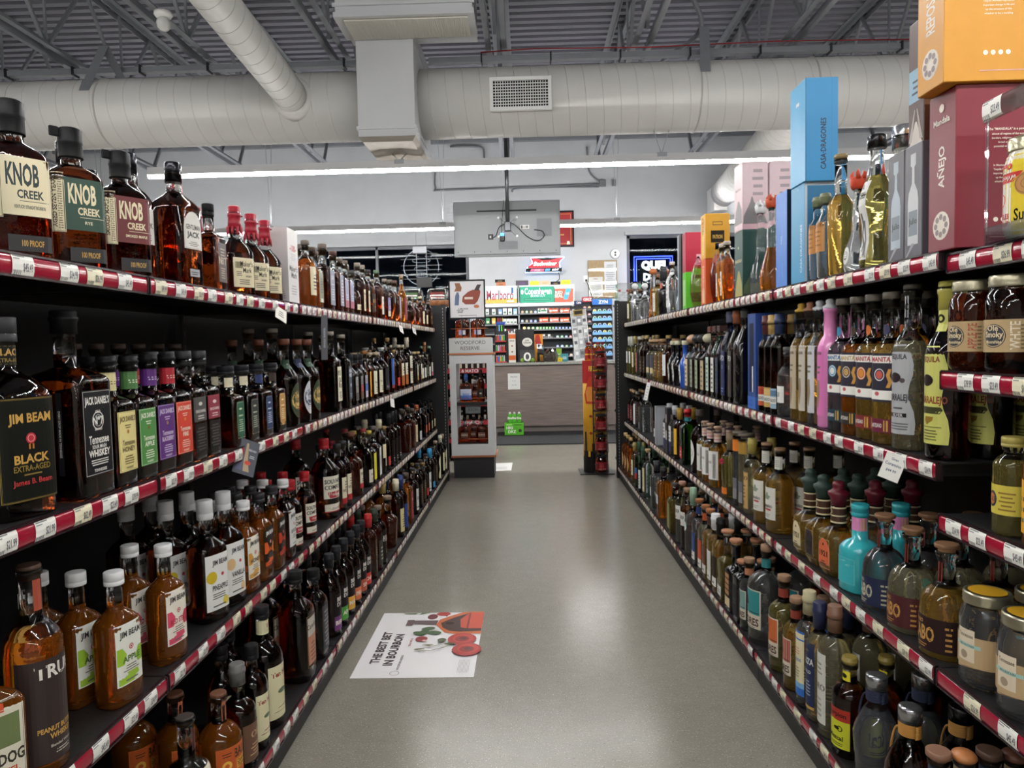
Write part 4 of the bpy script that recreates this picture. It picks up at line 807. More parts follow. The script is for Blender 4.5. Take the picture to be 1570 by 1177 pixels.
# top shelf
fr('amberlong', 'tall slender gold tequila bottle with corked long neck', .325, .034, dict(e=2, sh=.56, nk=.68, rn=.0155, a=1.8, b=1.1, top=.96), 'g', .66, ('foil', .0165, .94, 1., '#8a7a56'), None, seg=28)
fr('ropes', 'slim tequila bottle with orange parchment label and wooden foot', .235, .024, dict(e=2, sh=.62, nk=.76, rn=.012), 'c', .6, ('foil', .014, .88, 1., '#7c8466'), '#c88a4a', ln(.2, .8, 4, '#7a5228'), z=(.32, .66), w=.052, seg=22)
fr('wavy', 'tall wavy twisted bottle with white scrawled label', .325, .046, wavy, 'y', .7, ('metal', .0215, .90, 1., '#3a3a3c'), '#d8d8d4', T('LA', .93, .07, '#3a3a3c', -.2), T('LOCOS', .82, .09, '#3a3a3c', 0, mw=.8), ('p', [(.1, -.2, .1), (.2, .0, .4), (.32, -.5, .0), (.45, -.1, .3), (.6, -.4, .1)], '#4a4a4c'), ('p', [(.05, .2, .7), (.25, .4, .6), (.5, .2, .5)], '#5a5a5c'), z=(.08, .66), w=.04, seg=28)
fr('clearfoot', 'clear tapered bottle with round white seal', .25, .043, hornbot, 'c', .5, ('horn', .018, .86, 1.06, '#d0492e'), '#dadcd8', ('o', 0, .5, .6, .7, '#5a5a5c'), ln(.3, .7, 3), z=(.1, .28), sh='oval', w=.032, seg=24)
fr('hornclear', 'clear sculpted bottle with white devil-horn stopper', .345, .05, hornbot, 'c', .34, ('horn', .019, .86, 1.0, '#dcdedf'), None, seg=26)
fr('hornamber', 'amber sculpted bottle with orange devil-horn stopper', .345, .052, hornbot, 'a', .46, ('horn', .019, .86, 1.0, '#c8502c'), None, seg=26)
fr('silvercyl', 'tall grey cylinder bottle with silver cap', .365, .036, dict(e=2, sh=.7, nk=.75, rn=.024), 'q', .7, ('metal', .027, .84, 1., '#b4b6b8'), '#c8cacc', T('S', .5, .5, '#5a5a5c'), z=(.2, .6))
fr('lattice', 'pineapple-textured amber bottle with black ring stopper', .26, .045, agave, 'r', .7, ('metal', .014, .93, 1.04, '#1c1c1e'), None, seg=20)
fr('ambwhite', 'slim amber bottle with two narrow white labels', .25, .028, SL, 'a', .7, cork(.015, .88, '#c8c0b0'), '#dcdcd6', ln(.1, .9, 5), z=(.1, .5), w=.02)
fr('agaveb', 'yellow-green agave-leaf shaped bottle', .26, .05, agave, 'y', .8, None, None, seg=22)
fr('flare1', 'tall flared amber bottle with orange round stopper', .33, .037, flare, 'a', .6, ('ball', .026, .87, 1., '#b8683a'), None, seg=22)
fr('blackring', 'black cylindrical bottle with ringed neck and coral label', .30, .034, dict(e=2, sh=.5, nk=.56, rn=.02), 'k', 1., ('foil', .022, .7, 1., '#2a2a2e'), '#d86a5c', z=(.56, .66), w=.035)
fr('whiterect', 'bottle with long plain white label', .30, .035, SL, 'c', .7, cork(.016, .88, '#c8c0b0'), '#dcdedc', ln(.2, .9, 5, '#a8a8a8'), z=(.12, .8))
fr('greenband', 'tall silver bottle with green neck band', .40, .033, dict(e=2, sh=.58, nk=.74, rn=.016), 's', 1., ('foil', .018, .84, 1., '#c8c4b8'), '#3c8a54', z=(.74, .84), w=.035)
fr('bluestrap', 'round bottle with cork ball stopper and blue ribbon', .27, .045, dict(e=2, sh=.42, nk=.62, rn=.018), 'q', .5, ('ball', .030, .84, 1., '#b8a07c'), '#4a94c8', z=(.66, .82), w=.04)
fr('chunky', 'short chunky faceted clear bottle', .17, .042, dict(e=3, sh=.7, nk=.8, rn=.02), 'c', .7, ('screw', .022, .9, 1., '#8a9090'), None)
fr('creamside', 'clear gold bottle with long cream label', .27, .033, SL, 'y', .7, cork(.016, .88, '#7a5a44'), '#e0dcc4', ln(.2, .8, 4), z=(.12, .56))
fr('silverbulb', 'silver bulb-topped bottle', .30, .035, dict(e=2, sh=.5, nk=.7, rn=.014), 's', 1., ('ball', .026, .84, 1., '#cfd2d4'), None)
# second shelf
fr('corrS', 'tall clear tequila with silver guitar-shaped label and grey neck strip', .365, .040, dict(e=2, sh=.60, nk=.74, rn=.0175, a=1.8, b=1.2, top=.97), 'p', .66, ('cork', .0195, .92, 1., '#4a463e', '#8a7a60'), '#a8aaad', T('TEQUILA', .86, .07, '#2a2a2c', -.05, b=.03, mw=.6), ('d', -.2, .63, .42, '#2c2224', .30), ('d', .3, .60, .16, '#4a4244', .14), T('CORRALEJO', .40, .10, '#34343a', 0, b=.04, mw=.86), ln(.28, .33, 1, '#4a4a4c', .5), ('b', -.6, .55, .19, .235, '#1c1c20'), T('SILVER', .212, .035, '#c8c8ca'), ln(.05, .14, 3, '#5a5a5c', .7), z=(.10, .64), w=.076, sh='guitar', seg=30)
KIND['corrS']['labs'].append(L(.80, .93, .010, '#a8aaad', T('C', .5, .3, BK), name='neck_label'))
fr('corrY', 'tall dark plum tequila with lime-yellow guitar-shaped label', .36, .041, dict(e=2, sh=.60, nk=.74, rn=.0175, a=1.8, b=1.2, top=.97), 'n', .74, ('foil', .0185, .84, 1., '#b0a850'), '#c6c66a', T('TEQUILA', .86, .07, '#7a2a2a', -.05, b=.04, mw=.6), ('d', -.2, .65, .42, '#241418', .30), T('CORRALEJO', .44, .10, '#8a3a22', 0, b=.05, mw=.9), ('p', [(.31, -.6, .55), (.35, -.7, .7), (.38, -.6, .6)], '#3a3a1a'), ('p', [(.2, -.2, -.12), (.24, -.35, .2), (.28, -.3, .25)], '#8a6a1c'), ln(.04, .16, 4, '#5a5a2a', .6), ('f', .0, .0012, '#8a7a2a') if False else ln(.17, .19, 1, '#5a5a2a', .8), z=(.09, .64), w=.08, sh='guitar', seg=30)
KIND['corrY']['labs'].append(L(.72, .84, .03, '#c6c66a', ('o', 0, .6, .3, .6, '#2a2a1a'), T('REAL', .14, .2, '#7a2a2a'), name='neck_label'))
def manita(key, desc, liq, col, moon, face, low, stop='#6a6258'):
    fr(key, desc, .355, .036, dict(D=.032, e=3.6, sh=.60, nk=.70, rn=.0165, a=2.2, b=1.1, top=.97), liq, .66, ('cork', .0195, .90, 1., stop, '#8a7c68'), '#2a2836', ('b', -.94, .94, .80, .95, WH), T('MANITA', .875, .10, col, 0, b=.05, mw=.86), ('d', -.1, .56, .52, moon, .52), ('o', -.1, .56, .40, .46, WH), ('d', -.1, .56, .3, face, .30), ('b', -.94, .94, .05, .24, WH), ('d', -.3, .17, .2, '#b85a5a', .16), ('p', [(.3, .5, .8), (.42, .7, .95), (.55, .5, .8), (.68, .7, .9)], '#d09a4a'), z=(.28, .60), w=.062, seg=28)
    KIND[key]['labs'] += [L(.08, .17, .060, low, ('b', .3, 1, .1, .9, '#c8a24a'), T('ARTESANO', .5, .3, WH, -.35, mw=.5), name='foot_label'), L(.72, .79, .018, moon, shape='oval', name='neck_seal')]
manita('man1', 'clear panelled tequila with blue moon picture label', 'c', '#2a6a9a', '#3a8ab0', '#e0e4e0', '#1f3a4c')
manita('man2', 'amber panelled tequila with dark patterned picture label', 'a', '#b89a5a', '#4a4034', '#c8a060', '#2a2624')
manita('man3', 'amber panelled tequila with orange sun picture label', 'g', '#a83a3a', '#c8682c', '#e0923a', '#7a2a2c')
manita('man4', 'gold panelled tequila with red moon picture label', 'g', '#a83a3a', '#3a3a5a', '#c85a4a', '#6a1f3a')
def crown(key, desc, liq, lc, capc):
    fr(key, desc, .36, .033, dict(e=2, sh=.60, nk=.72, rn=.0165), liq, (1. if liq == 'm' else .7), ('bell', .0165, .87, 1., capc), lc, T('Casa', .9, .06, '#5a4a3a'), ('p', [(.1, -.1, .1), (.3, -.5, .4), (.5, -.2, .3)], '#8a7a62'), ln(.6, .75, 2, '#6a6252'), z=(.1, .64), w=.046, seg=24)
crown('crown1', 'gold tequila with golden crown collar and frosted etched label', 'g', '#b8ac94', '#c09a3a')
crown('crown2', 'pale gold tequila with copper crown collar and etched label', 'g', '#c4bcae', '#9a6a50')
crown('pink', 'tall frosted pink tequila with silver crown collar and ribbon mark', 'm', '#d876b4', '#c8ccd0')
crown('crown3', 'clear tequila with silver crown collar and etched label', 'c', '#c8cacc', '#b8bcc0')
fr('smallclear', 'small clear tequila with little white script label', .225, .034, TQ, 'c', .7, ('cork', .016, .88, 1., '#5a5a5a', '#8a8a8a'), '#dededa', T('Sil', .5, .3, '#4a4a4c'), z=(.2, .44), seg=24)
def bead(key, desc, foil, lab, low):
    fr(key, desc, .335, .030, dict(e=2, sh=.66, nk=.76, rn=.0155), 'w', .74, ('foil', .0165, .80, 1., foil), lab, ('b', -1, 1, .62, .9, low), ('b', -1, 1, .24, .58, '#dcdcd6'), T('REPOSADO', .4, .16, BK), z=(.06, .26), w=.052, seg=22)
bead('bead1', 'slim beaded dark bottle with burgundy neck and red-orange label', '#5a2a2c', '#b85a34', '#a83c2c')
bead('bead2', 'slim beaded dark bottle with tan neck and yellow label', '#b8985c', '#c8a45a', '#d8b870')
bead('bead3', 'slim beaded bottle with navy neck foil', '#2c3a5c', '#9ab0c8', '#5a7a9a')
fr('blktall', 'tall wide matt black bottle with dark stopper', .375, .044, dict(e=5, sh=.62, nk=.80, rn=.0165, a=1.4, b=1.4), 'k', 1., ('foil', .019, .9, 1., '#5a5a58'), None)
fr('copperneck', 'tall dark bottle with coppery neck and white monogram', .37, .034, dict(e=5, sh=.62, nk=.8, rn=.0155, a=1.4, b=1.4), 'w', .9, ('foil', .018, .86, 1., '#9a5c42'), '#3a3430', T('IPO', .84, .13, '#d8dcdc', b=.02), ('o', 0, .64, .2, .26, '#d8dcdc'), z=(.06, .56))
fr('bluetall', 'tall cobalt blue bottle with white monogram', .37, .037, dict(e=5, sh=.62, nk=.8, rn=.0155, a=1.4, b=1.4), 'u', .9, ('foil', .018, .88, 1., '#6a6e8a'), '#1c2a5c', T('IPO', .84, .13, '#d8dcdc', b=.02), ('o', 0, .64, .2, .26, '#d8dcdc'), ln(.08, .2, 2, '#8aa0d8'), z=(.06, .56))
def blockcap(key, desc, liq, capc, lab):
    fr(key, desc, .315, .036, dict(e=5, sh=.60, nk=.80, rn=.016, a=1.4, b=1.4), liq, .86, ('block', .026, .92, 1., capc), lab, ln(.1, .9, 6, '#4a5a54'), z=(.08, .56), w=.05)
blockcap('mint', 'dark bottle with maroon square stopper and mint label', 'w', '#6a3a34', '#b8ccc0')
blockcap('greenwh', 'bottle with green neck, dark square stopper and white label', 'v', '#4a3230', '#dcdcd4')
blockcap('bluewh', 'bottle with light blue neck and dark square stopper', 'u', '#4a3230', '#20304a')
def ballcap(key, desc, liq, capc, lab):
    fr(key, desc, .285, .035, dict(e=6, sh=.58, nk=.68, rn=.017), liq, .7, ('ball', .028, .84, 1., capc), lab, ln(.1, .9, 5), z=(.08, .56))
ballcap('ball1', 'square clear bottle with pink ball stopper and cream label', 'c', '#c8a080', '#dcc8a4')
ballcap('ball2', 'square dark bottle with black ball stopper and grey-green label', 'w', '#2a2a2c', '#9aa68c')
ballcap('ball3', 'square dark bottle with ivory ball stopper and tan label', 'w', '#c8c4a8', '#c0ac84')
def cer(key, desc, liq, cap='#d0ccb0'):
    fr(key, desc, .255, .048, dict(D=.035, e=2, sh=.40, nk=.66, rn=.014, w0=.8), liq, 1., ('cork', .018, .82, 1., cap, cap), '#dcdcd4', ('o', 0, .5, .5, .75, '#2a2a3a'), z=(.1, .5), sh='oval', w=.04)
cer('cer1', 'round black painted ceramic bottle', 'k'); cer('cer2', 'round blue and white painted ceramic bottle', 'o')
fr('whsq', 'bottle with broad white label and gold-blue neck', .29, .04, TQ, 'w', .7, ('cork', .018, .86, 1., '#a8925c', '#5a5a8a'), '#dfe2e4', ln(.1, .3, 2), z=(.16, .6))
fr('brownlab', 'corked bottle with brown label', .27, .036, TQ, 'g', .7, ('cork', .024, .87, 1., '#b08a64', '#b08a64'), '#6a4c34', ln(.2, .8, 4, '#c8a47a'), z=(.14, .62))
fr('greylab', 'corked bottle with slate label and cream strip', .27, .04, TQ, 'p', .7, ('cork', .022, .87, 1., '#b89a74', '#b89a74'), '#4c505c', ('b', -1, 1, .08, .36, '#dccb9c'), z=(.12, .6))
fr('pinkrib', 'clear bottle with slanting pink ribbon label', .29, .034, TQ, 'c', .7, cork(.016, .88, '#d8d4c8'), '#c0606a', ln(.2, .8, 3, '#e0b0b0'), z=(.1, .6), w=.03)
fr('olivewh', 'slim olive gold bottle with white label', .3, .03, SL, 'y', .7, ('foil', .0145, .76, 1., '#c8c8c0'), '#dce0dc', ln(.3, .8, 3, '#8a9090'), z=(.28, .6))
fr('olivecr', 'slim bottle with cream label and gold neck', .3, .03, SL, 'y', .7, ('foil', .0145, .8, 1., '#a89858'), '#e0d8bc', ln(.2, .8, 3), z=(.2, .58))
fr('darkcork', 'tall dark bottle with straw coloured cork', .3, .033, SL, 'w', .7, cork(.016, .84, '#b8a070'), '#3a2e28', ln(.2, .8, 3, '#a89878'), z=(.12, .5))
# third shelf
fr('jim', 'round gold tequila with ragged white agave label and corked sealed neck', .29, .047, dict(e=2, sh=.56, nk=.72, rn=.0175, a=2., b=1., top=.97), 'g', .64, ('cork', .0195, .88, 1., '#a07c5e', '#8a6a50'), '#d8d6cc', ('p', [(.62, -.3, .3), (.72, -.5, .5), (.84, -.12, .12)], '#7c8a7a'), ('p', [(.66, -.62, -.4), (.76, -.7, -.55)], '#7c8a7a'), T('LIBREÑO', .42, .10, '#2c2a2a', .1, b=.05, mw=.78), ('b', -.2, .55, .28, .335, '#b8423c'), ln(.08, .2, 2, '#9a958a', .5), z=(.16, .54), w=.078, seg=28)
KIND['jim']['labs'] += [L(.75, .90, .055, '#d0cec4', ('l', 0, .2, .8, 4, .6, '#8a867c'), name='neck_label'), L(.72, .97, .008, '#b8684a', name='seal', ang=-.026)]
fr('uno', 'slim pale tequila with tall tan label and black letters', .29, .033, SL, 'p', .62, ('foil', .0165, .80, 1., '#a89a50'), '#c8a46a', T('UNO', .84, .12, '#3a2a1c', 0, b=.04), ('f', .06, .0007, '#5a4428'), ln(.3, .7, 4, '#6a5430', .6), ('z', -.3, .3, .08, .22, '#3a2a1c'), z=(.08, .56), w=.05)
fr('seed', 'pale infused tequila with white flower and fruit label and striped neck', .275, .041, dict(e=2, sh=.62, nk=.72, rn=.0165), 'g', .66, ('cork', .0185, .93, 1., '#c8a890', '#c8a890'), '#e2e2dc', T('Seeds', .62, .12, '#8a8a84', -.2, mw=.5), ('d', -.55, .2, .18, '#e08a3c'), ('d', -.2, .14, .12, '#d85a7a'), ('p', [(.22, -.7, -.5), (.32, -.75, -.6)], '#6a9a4a'), ('z', .45, .75, .06, .9, '#3a3a3a'), z=(.13, .60), w=.09, seg=26)
KIND['seed']['labs'] += [L(.74, .93, .09, '#d8c4b4', ('b', -1, 1, .2, .28, '#c06a8a'), ('b', -1, 1, .5, .58, '#c88a6a'), ('b', -1, 1, .75, .8, '#9a6aa0'), name='neck_label')]
def tube(key, desc, liq, c1):
    fr(key, desc, .30, .028, dict(e=2, sh=.92, nk=.935, rn=.026), liq, .84, ('cork', .029, .93, 1., '#6a6258', '#6a6258'), '#8a8a8c', ('b', -1, 1, .5, 1, '#6a6a70'), z=(.1, .38), w=.045)
    KIND[key]['labs'].append(L(.74, .92, .08, c1, name='neck_label'))
tube('tube1', 'straight tube bottle with orange upper band', 'q', '#d87a2c'); tube('tube2', 'straight tube bottle with ochre upper band', 'p', '#b08a3c')
fr('leafy', 'clear bottle with dried leaves inside, orange foot label and pink pompom', .27, .038, dict(e=2, sh=.62, nk=.72, rn=.016), 'y', .66, ('foil', .0175, .74, 1., '#7a6a4c'), '#e07a2c', z=(.06, .16))
def pomp(H, k):
    m = MB(); r = random.Random(5)
    for i in range(140):
        a, b = r.uniform(0, 2*PI), math.acos(r.uniform(-1, 1)); d = Vector((math.sin(b)*math.cos(a), math.sin(b)*math.sin(a), math.cos(b)))
        c = Vector((0, -.036, H*.56)); q = d.orthogonal()*.002; m.add([c-q, c+q, c+d*.015], [(0, 1, 2)], 0)
    return m.mesh('pompom', [paint('#e0407a', .8)])
KIND['leafy']['extra'] = [('pompom', pomp)]
fr('greenjag', 'tall square green bottle with red cap and red label', .30, .04, dict(e=7, sh=.66, nk=.74, rn=.0165, a=1.6), 'v', .8, ('foil', .0185, .86, 1., '#c8282c'), '#d0302c', ln(.2, .8, 2, '#f0c8c0'), z=(.12, .32), w=.05, seg=24, name='liqueur_bottle')
KIND['greenjag']['labs'].append(L(.78, .85, .08, '#2a8a92', name='neck_label'))
fr('yelllab', 'dark bottle with yellow label and gold top', .29, .035, SL, 'w', .7, ('foil', .016, .78, 1., '#b8923c'), '#e0b030', T('Jose', .5, .14, '#3a2a1a', rot=1), z=(.1, .6))
fr('whnavy', 'silver-capped bottle with white and navy labels', .29, .037, dict(SL, e=4), 'c', .7, ('foil', .0175, .82, 1., '#c0c2c6'), '#e0e2e4', ('b', -1, 1, 0, .4, '#2a2c5c'), ln(.5, .9, 3), z=(.08, .6))
fr('clearsq', 'big clear square textured bottle with black stopper', .27, .05, dict(e=6, sh=.66, nk=.74, rn=.02), 'c', .7, ('cork', .023, .86, 1., '#2a2a2c', '#8a8a8c'), '#6a6e76', z=(.08, .26), w=.06)
fr('whround', 'dark amber bottle with round white label and tall dark stopper', .32, .043, TQ, 'w', .7, ('cork', .019, .80, 1., '#5a524c', '#a8a4a0'), '#dedcd8', ('o', 0, .5, .55, .62, '#4a3a4a'), z=(.12, .52), sh='oval', w=.06)
fr('redbk', 'dark bottle with maroon label', .28, .033, SL, 'w', .7, cork(.016, .86, '#b89a74'), '#6a2a30', ln(.2, .8, 4, '#c8a0a0'), z=(.14, .56))
fr('whpaper', 'bottle with white paper draped down its side', .28, .034, SL, 'c', .7, cork(.016, .86, '#8a8a88'), '#e4e6e6', z=(.1, .66))
fr('navyb', 'tall dark navy bottle with small cream label', .32, .036, SL, 'k', 1., ('foil', .0165, .8, 1., '#2a3450'), '#c8c8a0', z=(.14, .3), w=.03)
def o1921(key, desc, col, capc):
    fr(key, desc, .265, .046, ornate, 'g', .49, ('bell', .0235, .74, 1., capc), col, ('f', .08, .0008, '#c8b890'), T('1921', .5, .2, '#241c18', 0, b=.05, mw=.8), ln(.15, .3, 2, '#241c18', .5), ('d', 0, .8, .14, '#241c18'), z=(.08, .40), w=.052, sh='arch', seg=28)
    KIND[key]['labs'] += [L(.56, .73, .118, '#4a3024', ('b', -1, 1, .0, .1, '#d8cca4'), ('b', -1, 1, .9, 1, '#d8cca4'), ('b', -1, 1, .42, .5, '#d8cca4'), ('o', -.1, .7, .09, .13, '#d8cca4'), name='neck_label')]
o1921('o1', 'ornate squat tequila with cream arched label', '#d8c8a0', '#2c4038'); o1921('o2', 'ornate squat tequila with dark arched label and green bell stopper', '#2c2428', '#2c4038'); o1921('o3', 'ornate squat tequila with coral arched label and burgundy bell stopper', '#d86a44', '#6a1c2c')
bottle('teal', 'tequila_bottle', 'turquoise ceramic bottle with pink paper tag round its neck', .228, .047, dict(e=2.6, sh=.46, nk=.60, rn=.0195, a=2.4, b=.9, top=.99), 't', 1., ('screw', .0215, .86, 1., '#2aa0aa'), [L(.70, .85, .075, '#d88ab8', T('LOCO', .7, .25, '#7a3a7a', -.5, mw=.35), ('b', .5, 1, .1, .9, '#d0c060'), name='paper_tag'), L(.10, .40, .07, '#3cb3bb', ('p', [(.78, -.9, -.4), (.84, -.5, 0), (.88, -.1, .3)], '#8fd4d4'), ('p', [(.70, .1, .5), (.76, .4, .9)], '#8fd4d4'), ('f', .05, .0005, '#8fd4d4'), name='glaze_drawing')], 28)
def cabo(key, desc, liq, col, fg):
    bottle(key, 'tequila_bottle', desc, .232, .050, jug, liq, .62, ('cork', .0235, .925, 1., '#8a664a', '#a88460'), [
        L(.06, .36, .125, col, ('p', [(.05, -.8, -.6), (.95, -.2, .0)], col), T('CABO', .50, .46, fg, -.2, b=.03, mw=.5), T('WABO', .84, .12, fg, -.32, mw=.2), ln(.08, .22, 2, fg, .25, -.2), ('l', .72, .1, .9, 5, .12, fg)), L(.66, .84, .010, '#8a3a30', name='seal')], 32)
cabo('cabo1', 'bell-shaped clear tequila with navy label', 'c', '#1f2744', '#b8b49c'); cabo('cabo2', 'bell-shaped pale tequila with maroon label and gold letters', 'p', '#4a1c20', '#b88a4a'); cabo('cabo3', 'bell-shaped golden tequila with dark brown label and gold letters', 'g', '#2c1c1c', '#b88a4a')
# bottom shelf
def ores(key, desc, H, R, liq, col, neck):
    bottle(key, 'tequila_bottle', desc, H, R, dict(e=2, sh=.60, nk=.74, rn=.0165, a=2., b=1.), liq, .72, ('cork', .0195, .87, 1., '#9a7a60', '#a88460'), [
        L(.16, .56, R*1.7, '#d8d0bc', ('b', -.92, .92, .36, .97, col), ('p', [(.45, -.5, -.3), (.6, -.45, .0), (.8, -.5, -.2)], '#2a2220'), ('p', [(.4, .1, .9), (.42, .1, .85)], '#2a2220'), T('FLORES', .17, .2, '#4a2a24', 0, b=.06, mw=.86), ln(.02, .06, 1)), L(.77, .86, .07, neck, name='neck_label')], 28)
ores('ores1', 'large clear tequila with teal picture label', .335, .062, 'c', '#2f8a8c', '#2f7a7c'); ores('ores2', 'large gold tequila with orange picture label', .30, .046, 'y', '#c8642c', '#8a3a2c'); ores('ores3', 'medium gold tequila with red picture label', .275, .038, 'g', '#a83a2c', '#8a3a2c'); ores('ores4', 'small tequila with teal picture label and copper stopper', .26, .034, 'c', '#2f8a8c', '#b87a5a')
fr('milagro', 'tall clear tequila with cream label and bright blue bands', .33, .036, dict(e=2, sh=.64, nk=.76, rn=.016), 'c', .74, ('foil', .0175, .80, 1., '#b8b08c'), '#ddd2ac', ('b', -1, 1, .86, 1, '#2a6ac0'), ('b', -1, 1, 0, .12, '#2a6ac0'), ('b', -1, 1, .12, .2, '#7ab0d8'), T('AÑEJOS', .55, .07, '#3a7ab0', 0, b=.03), ln(.64, .76, 3, '#c88a6a'), ln(.28, .46, 4, '#8a8468'), z=(.10, .66), seg=24)
fr('bacardi', 'tall gold tequila with navy label and white lettering', .325, .034, SL, 'p', .74, ('foil', .0165, .78, 1., '#2a3050'), '#1f2c50', ('d', 0, .88, .4, '#6a6a4c', .1), T('SAUZA', .72, .10, WH, 0, b=.05), T('GOLD', .56, .05, WH), ln(.2, .45, 5, '#aab0c0'), ('b', -1, 1, .0, .04, GD), z=(.10, .66), seg=24)
fr('whitetall', 'tall pale green-glass tequila with white label', .345, .042, dict(e=2, sh=.64, nk=.78, rn=.0165), 'p', .76, ('foil', .018, .80, 1., '#7a5a48'), '#d0cfc6', T('ORO', .52, .10, '#5a5248', 0, b=.05), ln(.7, .9, 3, '#8a867c'), ln(.1, .4, 4, '#9a968c'), z=(.10, .64), w=.05, seg=26)
bottle('scorp', 'mezcal_bottle', 'dark mezcal with gold cap, yellow tag and red-yellow label', .248, .042, dict(e=2, sh=.60, nk=.76, rn=.0165, a=1.8), 'w', .7, ('foil', .0175, .88, 1., '#8c7a3c'), [L(.10, .50, .075, '#c8cc2c', ('b', -1, 1, .70, 1., '#a82c20'), T('Scorpion', .84, .16, '#241a14', 0, b=.03), ('d', .1, .5, .22, '#1c1c14', .12), ('o', .35, .5, .14, .2, '#1c1c14'), T('Mezcal', .26, .12, '#1c1c14', 0), ln(.06, .16, 2, '#4a4a1a')), L(.76, .86, .030, '#d8cc2c', ('d', 0, .5, .5, '#1c1c14', .4), name='neck_tag')], 26)
def rope(H, k):
    m = MB(); r = .021; c = k['ropec']
    for i in range(9): z = H*(.76+.012*i); m.tube([(r*math.cos(t), r*math.sin(t), z+.0006*t) for t in arc(19, 0, 2*PI)], .0021, 5)
    m.tube(smooth_pts([(-r, -.004, H*.78), (-r-.012, -.012, H*.76), (-r-.018, -.016, H*.68), (-r-.02, -.02, H*.56)], 4), .0024, 5)
    return m.mesh('cord', [mat('cord_'+c.lstrip('#'), c, .8)])
def chrome(key, desc, liq, rc, H=.258, cap='#a8aaad'):
    bottle(key, 'tequila_bottle', desc, H, .05, dict(e=2, sh=.44, nk=.74, rn=.019, a=1.6, b=1.1, w0=.86), liq, .7, ('metal', .0235, .875, 1., cap), [], 28, extra=[('cord', rope)]); KIND[key]['ropec'] = rc
chrome('chr1', 'smoky clear bottle with chrome cap and navy cord neck', 'q', '#262c44'); chrome('chr2', 'dark amber bottle with chrome cap and golden cord neck', 'w', '#b8843c'); chrome('chr3', 'dark bottle with black metal cap and golden cord neck', 'w', '#a87a3c', .258, '#3c3c3e')
def corky(key, desc, capc, neck, st='cork'):
    bottle(key, 'tequila_bottle', desc, .25, .0235, dict(e=2, sh=.66, nk=.74, rn=.017, a=2.), 'q', .66, (st, .0225, .90, 1., capc, capc), [L(.76, .88, .1, neck, name='neck_label')], 26)
corky('ck1', 'stubby bottle with broad tan wooden stopper', '#8a6650', '#2a3c54'); corky('ck2', 'stubby bottle with shiny orange domed stopper', '#b87848', '#a8947a', 'ball'); corky('ck3', 'stubby bottle with dark walnut stopper', '#5a4438', '#2a3a50'); corky('ck4', 'stubby bottle with reddish domed stopper', '#6a4434', '#a8947a', 'ball')
fr('coppcap', 'gold tequila with copper mushroom stopper and low white label', .285, .036, dict(e=6, sh=.56, nk=.64, rn=.016), 'y', .66, ('cork', .0245, .92, 1., '#b07c5c', '#a8a49c'), '#e2e2dc', ln(.3, .7, 2), z=(.08, .22), w=.055, seg=22)
fr('coppbars', 'black tequila with copper bars, cream label and copper stopper', .28, .036, dict(e=6, sh=.56, nk=.64, rn=.016), 'k', 1., ('cork', .0245, .92, 1., '#b07c5c', '#b89a70'), '#1c1a18', ('b', -.8, .8, .82, .94, '#c08c5c'), ('b', -.8, .8, .66, .78, '#c08c5c'), ('b', -.8, .8, .5, .62, '#c08c5c'), ('b', -.8, .8, .34, .46, '#c08c5c'), ('b', -1, 1, 0, .26, '#ddc8a0'), z=(.08, .56), w=.055, seg=22)
fr('blacksm', 'short all-black bottle', .23, .034, dict(e=6, sh=.72, nk=.8, rn=.017), 'k', 1., ('cork', .024, .9, 1., '#b07c5c', '#3a3a3a'), '#17161a', ln(.4, .6, 2, '#4a4a4c'), z=(.1, .6), seg=20)
def wood(key, desc, neck, lab, liq='y', capc='#a06840', st='cork'):
    fr(key, desc, .31, .034, dict(e=3.6, sh=.62, nk=.74, rn=.0155), liq, .72, (st, .0195, .90, 1., capc, '#8a7a6a') if st == 'cork' else (st, .0185, .80, 1., capc), lab, ('b', -1, 1, 0, .3, WH), ln(.08, .22, 1), z=(.10, .50), w=.052, seg=20)
    KIND[key]['labs'].append(L(.78, .885, .06, neck, name='neck_label'))
wood('wd1', 'clear tequila with wooden cap, blue neck band and blue label', '#243c74', '#2a4a8c', 'c'); wood('wd2', 'pale tequila with wooden cap, orange neck band and orange label', '#c05a34', '#c8502c', 'p'); wood('wd3', 'brown-banded tequila with wooden cap', '#4a3028', '#6a3a28', 'g')
wood('wd4', 'gold tequila with white screw cap and tall white label', '#dcdcda', '#dadad4', 'g', '#dcdedf', 'foil'); wood('wd5', 'gold tequila with black lettered pattern label', '#241c1a', '#2a221a', 'g', '#1c1a1a', 'foil')
fr('neo', 'brown tequila with white oval-ended label and bold script', .31, .036, dict(e=2, sh=.66, nk=.76, rn=.0155), 'w', .66, cork(.0185, .9, '#a08068'), '#dedcd6', T('neo', .6, .36, '#2a2824', 0, b=.04, mw=.8), ('b', -.6, .2, .1, .22, '#b84a4a'), z=(.40, .62), w=.07, seg=22)
fr('reo', 'clear tequila with white label and bold script', .32, .036, dict(e=2, sh=.66, nk=.76, rn=.0155), 'c', .66, cork(.0185, .9, '#b8907c'), '#dedcd6', T('neo', .6, .36, '#2a2824', 0, b=.04, mw=.8), ('b', -.6, .2, .1, .22, '#b84a4a'), z=(.40, .62), w=.07, seg=22)
fr('greennk', 'clear bell-bodied tequila with pale green neck and round seal', .33, .044, dict(e=2, sh=.5, nk=.68, rn=.016), 'c', .66, ('foil', .0165, .74, 1., '#8aa890'), '#dce4dc', ('o', 0, .5, .5, .6, '#4a6a7a'), z=(.36, .5), sh='oval', w=.04)
